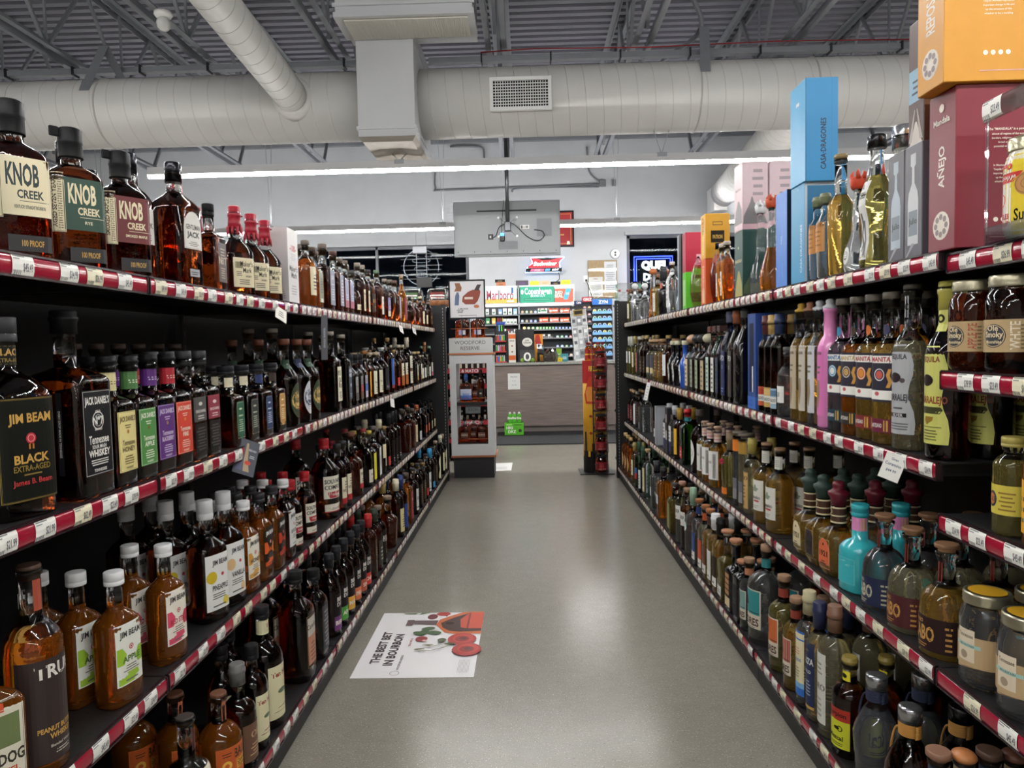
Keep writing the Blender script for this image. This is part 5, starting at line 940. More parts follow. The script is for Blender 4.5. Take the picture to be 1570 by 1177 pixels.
fr('ambsq', 'square amber tequila with white band label', .30, .042, dict(e=6, sh=.66, nk=.76, rn=.0165), 'a', .74, ('foil', .018, .82, 1., '#2a2624'), '#d8dce0', ('p', [(.55, -.1, .1), (.75, -.2, .2)], BK), ln(.2, .45, 2, '#6a6a6c'), z=(.28, .46), w=.065, seg=22)
fr('clrsq', 'square clear bottle with dark foil neck', .30, .042, dict(e=6, sh=.66, nk=.76, rn=.0165), 'c', .74, ('foil', .018, .8, 1., '#2a2c34'), '#dce4ea', z=(.28, .46), w=.04)
fr('cleancr', 'clear green-tinted bottle with long cream label and pale cork', .33, .038, dict(e=2, sh=.60, nk=.74, rn=.0155), 'c', .74, ('cork', .0185, .92, 1., '#d0b48a', '#d0b48a'), '#d8c8a0', ln(.3, .9, 7, '#9a8a62'), ('b', .1, .8, .1, .2, WH), z=(.14, .62), w=.05, seg=22)
fr('olivsq', 'yellow-green square bottle with dark neck', .27, .042, dict(e=6, sh=.64, nk=.74, rn=.0165), 'y', .7, ('cork', .02, .86, 1., '#3a3230', '#a84a3a'), '#8a8a5c', ('f', .04, .001, '#b8a858'), z=(.1, .6))
fr('greenbt', 'dark green bottle with blue and red label', .33, .036, SL, 'v', .74, ('foil', .0155, .76, 1., '#2c4c38'), '#3a6ab0', ('b', -1, 1, 0, .5, '#b03a3c'), z=(.2, .44))
fr('greenbt2', 'green bottle with white label', .32, .036, SL, 'v', .74, ('foil', .0155, .76, 1., '#2c4c38'), '#d4dce0', ln(.2, .8, 4), z=(.1, .5))
fr('ambcork', 'slim amber mezcal with tan label and cork', .31, .032, SL, 'a', .74, cork(.0165, .84, '#c0a070'), '#c89a68', ln(.2, .8, 4, '#6a4a2c'), z=(.14, .5), sh='oval')
# jars
def jarK(key, desc, liq, items, col, H=.172, R=.043, z=(.22, .55), w=.16, lid='g', extra=(), cap=None):
    bottle(key, 'moonshine_jar', desc, H, R, jar, liq, .86, cap or (('lid', R*.86, .88, 1., lid) if lid == 'g' else ('lid', R*.86, .88, 1., lid, 1)), [L(z[0], z[1], w, col, *items)]+list(extra), 32, cat='jar')
def ole(key, desc, liq, word, wc):
    jarK(key, desc, liq, [('d', -.12, .5, .26, '#33363a'), ('o', -.12, .5, .225, .24, '#c8b48c'), T('Ole', .74, .18, '#d8c8a4', -.14, mw=.14), T('Smoky', .52, .24, '#d8c8a4', -.12, b=.03, mw=.21), T('Moonshine', .32, .11, '#d8c8a4', -.12, mw=.18), T(word, .5, .09, wc, .30, rot=1, mw=.86), ('l', .44, .1, .9, 7, .05, '#6a5a40'), ('l', -.62, .1, .9, 6, .2, '#6a5a40'), T('750ml', .4, .12, '#3a342c', .62, mw=.1)], '#b49a70')
ole('oleA', 'amber moonshine jar with kraft label and brass lid', 'r', 'APPLE PIE', '#a8503c'); ole('oleB', 'dark moonshine jar with kraft label and brass lid', 'w', 'WHITE', '#e6dcc4')
TN = [('b', -.35, .08, .15, 1.2, '#d4c6ae'), T('Tennessee', 1.0, .13, '#6a5c4a', -.13, mw=.18), ('b', -.42, .2, .62, .74, '#9ac0b8'), T('MOUNTAIN', .68, .07, '#5a6a60', -.1, mw=.3), ('d', -.16, .36, .09, '#9a8a74'), ('p', [(-.12, -.35, -.3), (-.02, -.36, .1), (.06, -.36, .9)], '#b49a74'), ('b', .5, .66, .2, .6, '#3a342c'), ('b', .52, .64, .24, .56, WH)]
jarK('tennA', 'clear moonshine jar with kraft tree-line label and yellow-topped lid', 'c', TN, '#b49a74', .18, .046, (.24, .56), .17, 's'); jarK('tennB', 'second clear moonshine jar with kraft tree-line label', 'c', TN, '#b49a74', .18, .046, (.24, .56), .17, 's')
jarK('eggo', 'waffle liqueur jar with yellow label on the clear riser', 'l', [('b', -1, .1, 0, 1., '#e2e0dc'), ('p', [(.4, -1., .0), (.6, -1., .25), (1., -1., .35)], '#d8c020'), ('d', .42, .62, .24, '#b8854c', .26), ('o', .42, .62, .20, .23, '#9a6a38'), ('o', .42, .62, .10, .12, '#9a6a38'), T('Eggo', .86, .15, '#c83028', -.12, b=.04, mw=.3), ('p', [(.66, -.5, .15), (.74, -.45, .3), (.78, -.3, .35)], '#c83028'), T('BRUNCH IN A JAR', .72, .05, WH, -.08, mw=.3), T('WAFFLES', .24, .07, '#c83028', -.2, b=.03, mw=.26), T('& SYRUP', .15, .07, '#c83028', -.2, b=.03, mw=.26), ('o', -.2, .45, .12, .15, '#d85a4a'), ('b', .12, 1, 0, .36, '#d8c020'), T('Sugar', .22, .2, BK, .42, b=.02, mw=.24)], '#d8c020', .168, .037, (.04, .82), .15, 's', cap=('lid', .032, .86, 1., 's'))
bottle('oleS', 'moonshine_jar', 'small round moonshine jug with yellow wrap label and gold cap', .172, .031, dict(e=2, sh=.70, nk=.82, rn=.015), 'y', .78, ('screw', .0185, .90, 1., '#a89a50'), [L(.22, .52, .09, '#c8b84a', ('d', -.15, .5, .24, '#2c3444', .32), ('d', -.15, .5, .17, '#c87a3c', .22), T('OLE', .5, .16, '#2c3444', -.15, mw=.2), ('l', .45, .15, .85, 5, .3, '#8a6a2a'))], 24, cat='jar')
bottle('yellj', 'moonshine_jar', 'slim bright orange-yellow bottle at the shelf corner', .22, .03, dict(RD), 'a', .8, ('screw', .016, .9, 1., '#d8a02c'), [L(.1, .5, .05, '#e0a42c', ln(.2, .8, 3))], 20)
# ---------------------------------------------------------------- gondola shelving
def deck_material():
    m = bpy.data.materials.new('perforated_black_steel'); m.use_nodes = True; nt = m.node_tree; b = nt.nodes['Principled BSDF']
    b.inputs['Roughness'].default_value = .5
    tc = nt.nodes.new('ShaderNodeTexCoord')
    def vm(op, a, val=None):
        n = nt.nodes.new('ShaderNodeVectorMath'); n.operation = op; nt.links.new(a, n.inputs[0])
        if val is not None: n.inputs[1].default_value = val
        return n
    mul = vm('MULTIPLY', tc.outputs['Object'], (40, 40, 0)); fr_ = vm('FRACTION', mul.outputs[0]); sb = vm('SUBTRACT', fr_.outputs[0], (.5, .5, 0)); ln_ = vm('LENGTH', sb.outputs[0])
    lt = nt.nodes.new('ShaderNodeMath'); lt.operation = 'LESS_THAN'; lt.inputs[1].default_value = .13; nt.links.new(ln_.outputs['Value'], lt.inputs[0])
    mx = nt.nodes.new('ShaderNodeMix'); mx.data_type = 'RGBA'; mx.inputs[6].default_value = lin('#1a1a1c'); mx.inputs[7].default_value = lin('#050505')
    nt.links.new(lt.outputs[0], mx.inputs[0]); nt.links.new(mx.outputs[2], b.inputs['Base Color']); return m
M_deckp = deck_material()
M_blk = mat('black_steel', '#131315', .48, noise=(12, .1)); M_blk2 = mat('black_backboard', '#0f0f10', .6)
M_rail = mat('crimson_strip', '#9c1230', .18, coat=.6); M_lip = mat('clear_strip_edge', '#2a1c20', .25)
XL, XLB, XR, XRB = -.788, -.701, .805, .740
LEV = {'L1': (1, 1.291, XL), 'L2': (1, .872, XL), 'L3': (1, .444, XL), 'L4': (1, .091, XLB),
       'R1': (-1, 1.298, XR), 'R2': (-1, .884, XR), 'R3': (-1, .473, XR), 'R4': (-1, .095, XRB),
       'N1': (-1, 1.290, XR+.01), 'N2': (-1, 1.066, XR), 'N3': (-1, .785, XR), 'N4': (-1, .473, XR)}
RT = .016   # shelf top above the rail's centre line
SURF = {k: v[1]+RT for k, v in LEV.items()}
RPROF = [(.0, -.0185), (.004, -.0175), (.0062, -.010), (.0068, 0), (.0062, .009), (.004, .0145), (0, .0155)]
def rail_pts(t):  # outward offset and height along the rail's curved face, t in 0..1
    i = t*(len(RPROF)-1); k = min(int(i), len(RPROF)-2); f = i-k
    return tuple(RPROF[k][j]+(RPROF[k+1][j]-RPROF[k][j])*f for j in (0, 1))
TAGM = []
def tag_meshes():
    r = random.Random(11)
    for i in range(10):
        col = '#ecebe4' if i % 3 else '#e6dfc2'; a = Art(lambda u, v, o: (.0012+o+rail_pts(min(1, max(0, v)))[0], u, rail_pts(min(1, max(0, v)))[1]), 0, 1, 1)
        w = .024
        a.rect(-w, w, .06, .94, col, 6); pr = '%d.%d9' % (r.choice((14, 19, 21, 23, 26, 29, 34, 39, 45, 49, 62)), r.choice((4, 9)))
        W0 = a.W; a.lay += .0003
        vs, fs, wd, ht = glyphs('$'+pr, .02); k = .26/ht; kx = .0068/ht
        a.m.add([W0(.010+x*kx, .42+y*k, a.lay) for x, y in vs], fs, a.mi('#6a6a6e'))
        a.rect(-.022, .004, .74, .79, '#6a6a6a'); a.lay -= .00012; a.rect(-.022, -.008, .64, .68, '#8a8a8a'); a.lay -= .00012
        u = -.023
        while u < -.005: ww = r.choice((.0007, .0012)); a.rect(u, u+ww, .14, .34, '#5a5a5e'); a.lay -= .00012; u += ww+r.choice((.0009, .0016))
        me = a.m.mesh('price_tag', a.mats); TAGM.append(me)
tag_meshes()
SHEAR = {}
def shelf(parent, key, y0, y1, depth, rng, base=False):
    """one shelf board with its rail and price tags; side +1 faces +x"""
    s, z, x = LEV[key]; z = z
    o = MB(); top = z+RT; t = .022 if not base else .06
    xf = x-s*.004; xb = x-s*depth
    o.span(xf, xb, y0+.003, y1-.003, top-.003, top)                      # deck
    o.span(xf, xf-s*.004, y0+.003, y1-.003, top-.036, top-.003, 1)       # front face behind the rail
    for yy in (y0+.02, y1-.03): o.span(xf-s*.01, xb, yy, yy+.01, top-.03, top-.003, 1)
    o.span(xb, xb+s*.01, y0+.003, y1-.003, top-.03, top-.003, 1)
    sh = o.build('shelf', [M_deckp, M_blk], parent)
    r = MB(); n = len(RPROF)
    vs = [(x+s*(a-.002), y, z+b) for y in (y0+.004, y1-.004) for a, b in RPROF]
    f = [(i, i+1, n+i+1, n+i) if s < 0 else (n+i, n+i+1, i+1, i) for i in range(n-1)]
    nn = len(r.v); r.add(vs, f, 0, True)
    for b in (-.0205, .0145): r.span(x-s*.004, x+s*.004, y0+.004, y1-.004, z+b, z+b+.0035, 1)
    for yy in (y0+.004, y1-.006): r.span(x-s*.004, x+s*.006, yy, yy+.002, z-.019, z+.016, 1)
    r.build('price_rail', [M_rail, M_lip], sh)
    y = y0+.035+rng.uniform(0, .02)
    while y < y1-.03:
        q = put('price_tag', TAGM[rng.randrange(len(TAGM))], sh, (x-s*.002, y, z), 0 if s > 0 else PI)
        y += .052+rng.choice((.02, .028, .035, .045, .06) if y < 2.4 else (.006, .01, .014, .02, .03))
    return sh
def gondola(side, y0, y1, keys, lab, topz=None):
    s = 1 if side == 'L' else -1; x = XL if side == 'L' else XR; rng = random.Random(int(y0*100)+(5 if s > 0 else 9))
    xb = x-s*.44
    e = empty('gondola_shelving', (0, 0, 0), label=lab, category='shelving', group='gondola shelving runs')
    kb = side+'4'
    b = MB(); top = LEV[side+'1'][1]+RT-.004; b.span(xb, xb-s*.02, y0, y1, .0, top, 0)
    b.build('back_panel', M_blk2, e)
    for yy in ((y0,) if y1 < 5.9 else (y0, y1-.02)):
        yy += .016; u = MB(); u.span(xb+s*.01, xb+s*.035, yy-.015, yy+.015, .0, top)
        for i in range(int(top/.05)): u.span(xb+s*.0352, xb+s*.036, yy-.004, yy+.004, .05+i*.05, .075+i*.05, 1)
        u.build('upright', [M_blk, paint('#4a4a4c')], e)
    for k in keys:
        if k == kb: shelf(e, k, y0, y1, .53 if side == 'L' else .50, rng, True)
        else: shelf(e, k, y0, y1, .42, rng)
    xx = LEV[kb][2]; kp = MB(); kp.span(xx-s*.012, xx-s*.02, y0+.002, y1-.002, .0, LEV[kb][1]-.022); kp.build('kick_plate', M_blk, e)
    return e
ny = [.28, 1.463, 2.43, 3.58, 4.79, 6.0]
nm = ['nearest', 'second', 'third', 'fourth', 'last']
for i in range(5): gondola('L', ny[i], ny[i+1], ['L1', 'L2', 'L3', 'L4'], 'black steel whiskey shelving with crimson price rails, %s bay along the aisle' % nm[i])
ry = [.24, 1.405, 2.35, 3.59, 4.79, 6.0]
for i in range(5): gondola('R', ry[i], ry[i+1], ['R1', 'R2', 'R3', 'R4'] if i else ['N1', 'N2', 'N3', 'N4', 'R4'], 'black steel tequila shelving with crimson price rails, %s bay along the aisle' % nm[i])
# the far sides of both runs, closed with bare back-to-back shelving panels
def endcap(x0, x1, lab):
    e = empty('endcap_unit', ((x0+x1)/2, 6.02, 0), label=lab, category='shelving'); a, b = x0-(x0+x1)/2, x1-(x0+x1)/2
    m = MB(); m.span(a, b, .005, .04, .0, 1.50, 0); m.build('side_panel', M_blk, e)
    s = 1 if x0 < 0 else -1; xe = b if s > 0 else a
    m = MB(); m.span(xe, xe+s*.035, .0, .05, 0, 1.505)
    for i in range(56): m.span(xe+s*.0352-(.0004), xe+s*.0356, .012, .022, .06+i*.0255, .074+i*.0255, 1)
    for i in range(56): m.span(xe+s*.012, xe+s*.018, -.0006, 0, .06+i*.0255, .074+i*.0255, 1)
    m.build('slotted_upright', [M_blk, paint('#8a8a8c')], e)
    m = MB()
    for z in (.12, .55, .95, 1.49): m.span(a, b, .04, .42, z-.02, z)
    m.build('shelf', M_blk, e)
endcap(-1.45, -.735, 'black end unit closing the whiskey run, bun packs on top')
endcap(.77, 1.45, 'black end unit closing the tequila run, floral pack on top')
# ---------------------------------------------------------------- cartons
def carton(key, desc, w, d, h, base, front=(), near=(), side=1, extra=None, frame=None):
    """w across the aisle face, d into the shelf; side=+1: the face towards the camera is local +X (tequila side)"""
    def mk():
        m = MB(); mats = [mat('card_'+base.lstrip('#'), base, .42, noise=(30, .03))]; m.box((0, 0, h/2), (w, d, h), 0, bev=.0015)
        a = Art(lambda u, v, o: (u, -d/2-.0003-o, v), 0, h, w); a.m = m; a.mats = mats; a.draw(front, h)
        f = (lambda u, v, o: (w/2+.0003+o, u, v)) if side > 0 else (lambda u, v, o: (-w/2-.0003-o, -u, v))
        b = Art(f, 0, h, d); b.m = m; b.mats = mats; b.draw(near, h)
        if extra: extra(m, mats)
        return (m.mesh('gift_box', mats), [])
    KIND[key] = dict(name='gift_box', desc=desc, mesh=None, maker=mk, cat='box', H=h, R=w/2, D=d/2)
carton('cmaker', 'white bourbon carton with red numerals and script', .105, .10, .25, '#dcd9d6', [T('-100-', .74, .09, '#c03a3a'), T("Maker's", .47, .08, '#3a3a3c', 0), T('Mark', .38, .08, '#3a3a3c', .1), ln(.12, .26, 4, '#a8a8a8'), ln(.58, .68, 4, '#b8b8b8')], [('b', -1, 1, 0, 1, '#c2bcbc'), ln(.06, .2, 5, '#8a8686', .4, .4)], -1)
MAND = [T('The "MANDALA" is a powerful', .72, .02, '#e8dcc8', -.35, mw=.5), T('almost all regions of the world,', .69, .016, '#e8dcc8', -.35, mw=.5), T('borders, religions, and cultures', .665, .016, '#e8dcc8', -.35, mw=.5), T('broad and powerful', .64, .016, '#e8dcc8', -.35, mw=.34), T('potential with no beginning', .615, .016, '#e8dcc8', -.35, mw=.44), T('In Mexican culture, family is', .50, .016, '#e8dcc8', -.35, mw=.46), T('Tequila Mandala represents', .475, .016, '#e8dcc8', -.35, mw=.44), T('important change in life and', .45, .016, '#e8dcc8', -.35, mw=.5), T('up the structure of this', .425, .016, '#e8dcc8', -.35, mw=.4), T('whether to be a wedding', .40, .016, '#e8dcc8', -.35, mw=.46), ('d', -.5, .17, .03, '#ece4d4'), ('d', -.41, .17, .03, '#ece4d4'), ('d', -.32, .17, .03, '#ece4d4'), ('d', -.23, .17, .03, '#ece4d4'), ln(.06, .075, 1, '#d8a8a0', .3, -.3)]
def mandal(key, desc, col, word):
    carton(key, desc, .088, .30, .30, col, [T(word, .53, .34, '#e8ddd0', 0, rot=1, mw=.37, b=.02), ('d', 0, .16, .62, '#e2d8ca', .62)]+[('d', .38*math.cos(i*PI/4), .16+.38*math.sin(i*PI/4)*.146, .13, '#8a7a78') for i in range(8)]+[('d', 0, .90, .18, '#e8ddd0'), T('Mandala', .82, .04, '#e8ddd0', 0, mw=.7)], MAND, 1)
mandal('cred', 'dark red tequila gift box with round mandala emblem', '#7c1f2e', 'AÑEJO'); mandal('corange', 'amber orange gift box stacked on the dark red one', '#d0912a', 'REPOSADO')
def dcar(key, desc, col, bot):
    carton(key, desc, .067, .09, .235, col, [('p', [(.12, -.6, .6), (.5, -.6, .6), (.58, -.5, .5), (.66, -.16, .16), (.8, -.14, .14), (.82, -.3, .3), (.92, -.3, .3)], bot), ('b', -.5, .5, .2, .42, '#7c8890'), T('Julio', .32, .07, '#2a2a2c', 0), ('p', [(.0, -.9, -.8), (.12, -.2, .2), (.13, -.15, .15)], '#9a989e')], [('b', -.8, .8, .9, .93, '#4a4a50')])
dcar('cgrey', 'slate grey gift box with silver bottle picture', '#4e4c54', '#a8b6c0'); dcar('cgrey2', 'slate grey gift box with pale bottle picture, beside red box', '#56545c', '#c2c6c8')
carton('cbrown', 'brown and cream fan patterned gift box stacked high', .06, .06, .26, '#4e342e', [('p', [(.02, -.8, .8), (.2, -.1, .1)], '#c8beb4'), ('p', [(.05, -.9, -.5), (.3, -.2, -.1)], '#a89e96'), ('p', [(.05, .5, .9), (.3, .1, .2)], '#a89e96'), ('b', -.9, .9, .36, .62, '#8ab0c8'), ln(.42, .56, 3, '#3a4a5a')], [('b', -1, 1, .3, .34, '#8a7a70')])
carton('cdrag', 'sky blue upright gift box with silver frame line', .108, .10, .29, '#3f9ac8', [T('CASA·DRAGONES', .35, .12, '#d4e4ec', .5, rot=1, mw=.5), ('b', -.1, .2, .94, .97, '#58acd4')], [('b', -1, -.86, 0, 1, '#b8c4cc'), ('b', -1, 1, .965, 1., '#b8c4cc'), ('b', -.86, 1, 0, .965, '#1f6a92')])
carton('cdrag2', 'sky blue gift box stacked on the silver-framed blue box', .118, .092, .29, '#4fa8d6', [('d', .1, .80, .1, '#e4ecf0'), ('d', -.1, .80, .1, '#e4ecf0')], [('b', -1, 1, 0, 1, '#2f88be'), ('b', -1, -.96, 0, 1, '#1a5a80'), ('b', .6, .62, 0, 1, '#1f74a8'), T('CASA·DRAGONES', .36, .17, '#1a2c3c', .1, rot=1, mw=.5)])
carton('cblue', 'cornflower blue gift box with dark spine', .10, .09, .30, '#4a86d8', [T('Cava', .5, .1, '#9ac0f0', .0, rot=1, mw=.4), ('l', .2, .1, .9, 2, .05, '#6a9ae0')], [('b', -1, -.4, 0, 1, '#1c2030'), ('b', -.4, 1, 0, 1, '#2a4a86')])
def mount(m, mats, col, z0, hh, w, d):
    a = Art(lambda u, v, o: (w/2+.0008+o, u, v), 0, 1, d); a.m = m; a.mats = mats
    a.poly([(z0, -d/2*.96, d/2*.96), (z0+hh*.3, -d/2*.9, d/2*.7), (z0+hh*.6, -d/2*.6, d/2*.3), (z0+hh*.8, -d/2*.4, -d/2*.1), (z0+hh, -d/2*.3, -d/2*.22)], col)
carton('cpink', 'pale pink gift box with grey mountain drawing', .105, .095, .25, '#dcc2c6', [('p', [(.1, -.9, .9), (.3, -.6, .8), (.45, -.1, .2)], '#8a8486'), T('MANDALA', .62, .04, '#8a6a6e')], [('b', -1, 1, .0, .08, '#e4b8c0'), ('l', .2, .5, .95, 4, .5, '#a8989c')], extra=lambda m, mats: mount(m, mats, '#8c8688', .02, .10, .105, .095))
carton('cgreen', 'dark green gift box with golden mountain drawing', .105, .095, .25, '#1f4840', [('p', [(.0, -.9, .9), (.2, -.6, .8), (.4, -.1, .2)], '#a8a05a'), T('MANDALA', .55, .05, '#c8c08a'), ('d', 0, .75, .1, '#c8c08a')], [('b', -1, 1, .97, 1, '#2f5a50')], extra=lambda m, mats: mount(m, mats, '#5a6a4a', .01, .09, .105, .095))
carton('cyell', 'golden yellow gift box with black emblem', .085, .11, .20, '#e0a41e', [T('TEQUILA', .75, .3, '#3a2c10', 0, rot=1, mw=.4, b=.03), T('PATRON', .3, .3, '#f0dca0', 0, rot=1, mw=.4)], [('b', -.55, .55, .35, .62, '#2c2418'), T('PATRON', .48, .09, '#d8b04a', 0, b=.03, mw=.4), ('b', -.4, .4, .74, .82, '#3a2c18'), ('b', -.36, .36, .755, .805, '#e0a41e')])
carton('corb', 'bright orange gift box under the golden yellow one', .085, .11, .21, '#dc5a20', [T('PATRON', .6, .3, '#f0dcc0', 0, rot=1, mw=.5), ('p', [(.05, -.5, .5), (.3, -.5, .5), (.4, -.15, .15), (.55, -.15, .15)], '#e8c49a')], [('b', -1, 1, .98, 1, '#b8481a')])
carton('cmag', 'crimson gift box with small white print', .08, .12, .20, '#a81c3a', [('b', -.5, .5, .2, .8, '#b8324a')], [('b', -.1, .35, .28, .44, '#d8a0ac'), ln(.08, .2, 3, '#d8a0ac', .4, .1)])
carton('clime', 'lime green gift box under the crimson one', .08, .12, .19, '#5fc030', [('b', -.7, .7, .1, .8, '#a8d08a')], [('b', -.4, .5, .78, .86, '#2a3a1c'), ('d', .1, .35, .4, '#2a3a1c', .34)])
carton('cblk', 'tall glossy black and silver gift box, upper', .085, .07, .20, '#1c1c20', [('b', -1, -.2, 0, 1, '#a8b0b8')], [('b', -.9, .9, .1, .12, '#4a4a50')])
carton('cblk2', 'tall glossy black and silver gift box, lower', .085, .07, .20, '#222226', [('b', -1, -.3, 0, 1, '#8ea0b0')], [('b', -.9, .9, .1, .12, '#4a4a50')])
carton('cdkb', 'tall brown gift box with diagonal yellow strap', .12, .07, .33, '#463a3a', [('p', [(.3, .0, .16), (1., .38, .54)], '#dcc87c')], [('b', -.5, .5, .86, .9, '#c8b070')])
carton('ctube', 'tall royal blue open-fronted bottle case', .09, .085, .345, '#24468c', [('b', -.55, .55, .18, .9, '#101c3a'), ('b', .1, .4, .18, .45, '#c8d0e0'), ('b', -1, 1, 0, .13, '#3a6ac0'), ('o', 0, .065, .2, .26, '#24468c')], [('b', -1, 1, 0, .13, '#3263b4')])
carton('cfrost', 'frosted grey upright box', .07, .07, .25, '#8e9094', [('b', -.9, .9, .02, .98, '#9ca0a6')], [('b', -.9, .9, .02, .98, '#a8acb2')])
carton('cblack3', 'black gift box with pale labels', .07, .07, .27, '#1c1c1e', [('b', -.6, .6, .3, .5, '#b8b4b0'), ('b', -.6, .6, .68, .86, '#a89ca0')], [('b', -.4, .4, .62, .86, '#7a6a70'), ('b', -.5, .5, .2, .5, '#6a6c70')])

# ---------------------------------------------------------------- planogram
SHN = {'L1': 'top whiskey shelf', 'L2': 'second whiskey shelf', 'L3': 'third whiskey shelf', 'L4': 'bottom whiskey shelf', 'R1': 'top tequila shelf', 'R2': 'second tequila shelf', 'R3': 'third tequila shelf', 'R4': 'bottom tequila shelf',
       'N1': 'top moonshine shelf', 'N2': 'second moonshine shelf', 'N3': 'third moonshine shelf', 'N4': 'lowest moonshine shelf'}
def y_at(px, x, z):
    lo, hi = .5, 9.
    for _ in range(40):
        m = (lo+hi)/2; q = pix((x, m, z))[0]
        if (q < px) == (x < 0): lo = m
        else: hi = m
    return (lo+hi)/2
FACE = ('jd175', 'jd750', 'jdhoney', 'jdapple', 'jdberry', 'jdfire', 'jdsb1', 'jdsb2', 'bond1', 'bond2', 'bond3', 'bond4', 'beamblack')
TURN = dict(knobplain=36, knob1=40, knob2=38, knob3=36, gentle=12, maker1=34, cmaker=0, beamblack=14, jd175=0, peanut=18, lostdog=30, bapple=10, bstag=10, bpine=22, bvan=20, bhoney=8, socobig=20, soco=12, bala=24, tenL=8, tenS=8,
    man1=16, man2=16, man3=16, man4=18, corrS=14, corrY=10, jim=8, cabo1=10, cabo2=12, cabo3=14, teal=10, tennA=26, tennB=26, oleA=22, oleB=26, scorp=14, seed=10, o1=6, o2=6, o3=8, ores1=4)
def eff(k, turn):
    kd = KIND[k]; R_, D_ = kd['R'], kd['D']
    if kd['cat'] == 'box' or not turn or (R_ == D_ and max(p[3] for p in kd['P']) < 2.5): return R_, D_
    c, s = abs(math.cos(math.radians(turn))), abs(math.sin(math.radians(turn))); f = .96 if max(p[3] for p in kd['P']) > 4 else .92
    return max(R_*c, (R_*c+D_*s)*f), max(D_*c, (R_*s+D_*c)*f)
def fillshelf(key, seq, yend=5.93, inset=.004):
    """seq: (kind, pixel column of its foot or None, rows[, back kinds]); None = packed evenly up to the next placed one.
    The bottle stands on the shelf just behind the rail; rows repeat it towards the back."""
    s, z, x = LEV[key]; top = z+RT; P = []
    for it in seq:
        k, px, rows = it[0], it[1], it[2] if len(it) > 2 else 1
        kd = KIND[k]; wid, dep = eff(k, TURN.get(k, 0))
        xc = x-s*(inset+dep)
        y = y_at(px, xc if kd['cat'] != 'box' and k not in FACE else x-s*inset, top) if px is not None else None
        P.append([k, y, wid, dep, rows, it[3] if len(it) > 3 else None, it[4] if len(it) > 4 else 0, TURN.get(k, 0)])
    i = 0
    while i < len(P):
        if P[i][1] is None:
            j = i
            while j < len(P) and P[j][1] is None: j += 1
            ya = P[i-1][1]+P[i-1][2]; yb = (P[j][1]-P[j][2]) if j < len(P) else yend
            tot = sum(2*P[q][2] for q in range(i, j)); g = (yb-ya-tot)/(j-i+1) if j < len(P) else min(.02, (yb-ya-tot)/(j-i+1)); c = ya
            for q in range(i, j): c += g+P[q][2]; P[q][1] = c; c += P[q][2]
            i = j
        else: i += 1
    for _ in range(60):
        P.sort(key=lambda q: q[1])
        for a, b in zip([q for q in P if not q[6] > .03], [q for q in P if not q[6] > .03][1:]):
            m = a[2]+b[2]+.003-(b[1]-a[1])
            if m > 0: a[1] -= m/2; b[1] += m/2
    r = random.Random(hash(key) % 1000 if False else sum(map(ord, key)))
    for k, y, wid, dep, rows, back, push, turn in P:
        if y > yend: continue
        xd = 0
        for q in range(rows):
            kk = k if q == 0 or not back else back; dd = eff(kk, turn)[1]
            if q == 0: xc = x-s*(inset+push+dd); xd = inset+push+2*dd
            else: xd += .006; xc = x-s*(xd+dd); xd += 2*dd
            if xd > .415 and q: break
            if eff(kk, turn)[0] > wid+.002 and q: continue
            stock(kk, xc, y, top, (PI/2-math.radians(turn) if s > 0 else -PI/2+math.radians(turn))+r.uniform(-.05, .05)*(KIND[kk]['cat'] != 'box'), key, q)
N_ = None
fillshelf('L1', [('knobplain', -62, 2), ('knob1', 28, 2, 'knobplain'), ('knob2', 118, 3, 'knobplain'), ('knob3', 192, 3, 'chrome'), ('chrome', 238, 1, N_, .05), ('gentle', 273, 3, 'chrome'), ('dark1', 324, 1), ('maker2', 327, 1, N_, .09), ('maker1', 364, 2), ('maker1', 390, 1), ('maker1', 414, 1), ('cmaker', 447, 1),
    ('goldneck', 471, 2), ('frame', 481, 1), ('silverlab', 497, 2), ('redtop', 513, 2), ('lilac', 522, 2), ('lilac', 530, 1), ('squat', 540, 2), ('creamtall', 550, 2), ('creamtall', 557, 2), ('gold2', 566, 2), ('creamtall2', 579, 2), ('purplab', 591, 2), ('greenleaf', 599, 2), ('redtop', 606, 1), ('pinkred', 617, 1), ('roundlab', 629, 2), ('roundlab', 637, 1), ('rose', 645, 2), ('creamsmall', 651, 2), ('gold2', 657, 1), ('creamsmall', 662, 1), ('roundlab', 667, 1)])
fillshelf('L2', [('beamblack', 72, 1), ('jd175', 166, 1), ('jd750', 72, 1, N_, .12), ('jdhoney', 200, 2), ('jdapple', 227, 2), ('jdberry', 258, 2), ('jdfire', 288, 2), ('jdsb1', 311, 2), ('jdsb2', 332, 2), ('bond1', 371, 2), ('bond2', 393, 2), ('bond3', 415, 2), ('bond4', 435, 1)]+[('stopback', q, 1, N_, .27) for q in (290, 316, 341, 364, 386, 406)]+[('trav2', 440, 3), ('trav1', 459, 3, 'stoppers'), ('trav2', 474, 3), ('hwcream', 508, 2), ('hwgrey', 526, 2), ('stripgrey', 538, 2, 'stoppers'), ('stripred', 546, 2), ('stripblue', 553, 2), ('yellbar', 560, 3, 'stoppers'),
    ('creamlab', 568, 2), ('creamlab', 577, 2), ('whitecap', 586, 2), ('bluewhite', 596, 2), ('redlab', 605, 3), ('oranlab', 612, 2), ('oranlab', 618, 2), ('creamlong', 625, 2), ('goldsq', 634, 2), ('goldsq', 640, 1), ('smallwhite', 644, 2), ('smallwhite', 648, 1), ('tallcopper', 652, 1), ('smallwhite', 655, 1), ('greenneck', 659, 2), ('redlab', 663, 1), ('greenneck', 667, 1)])
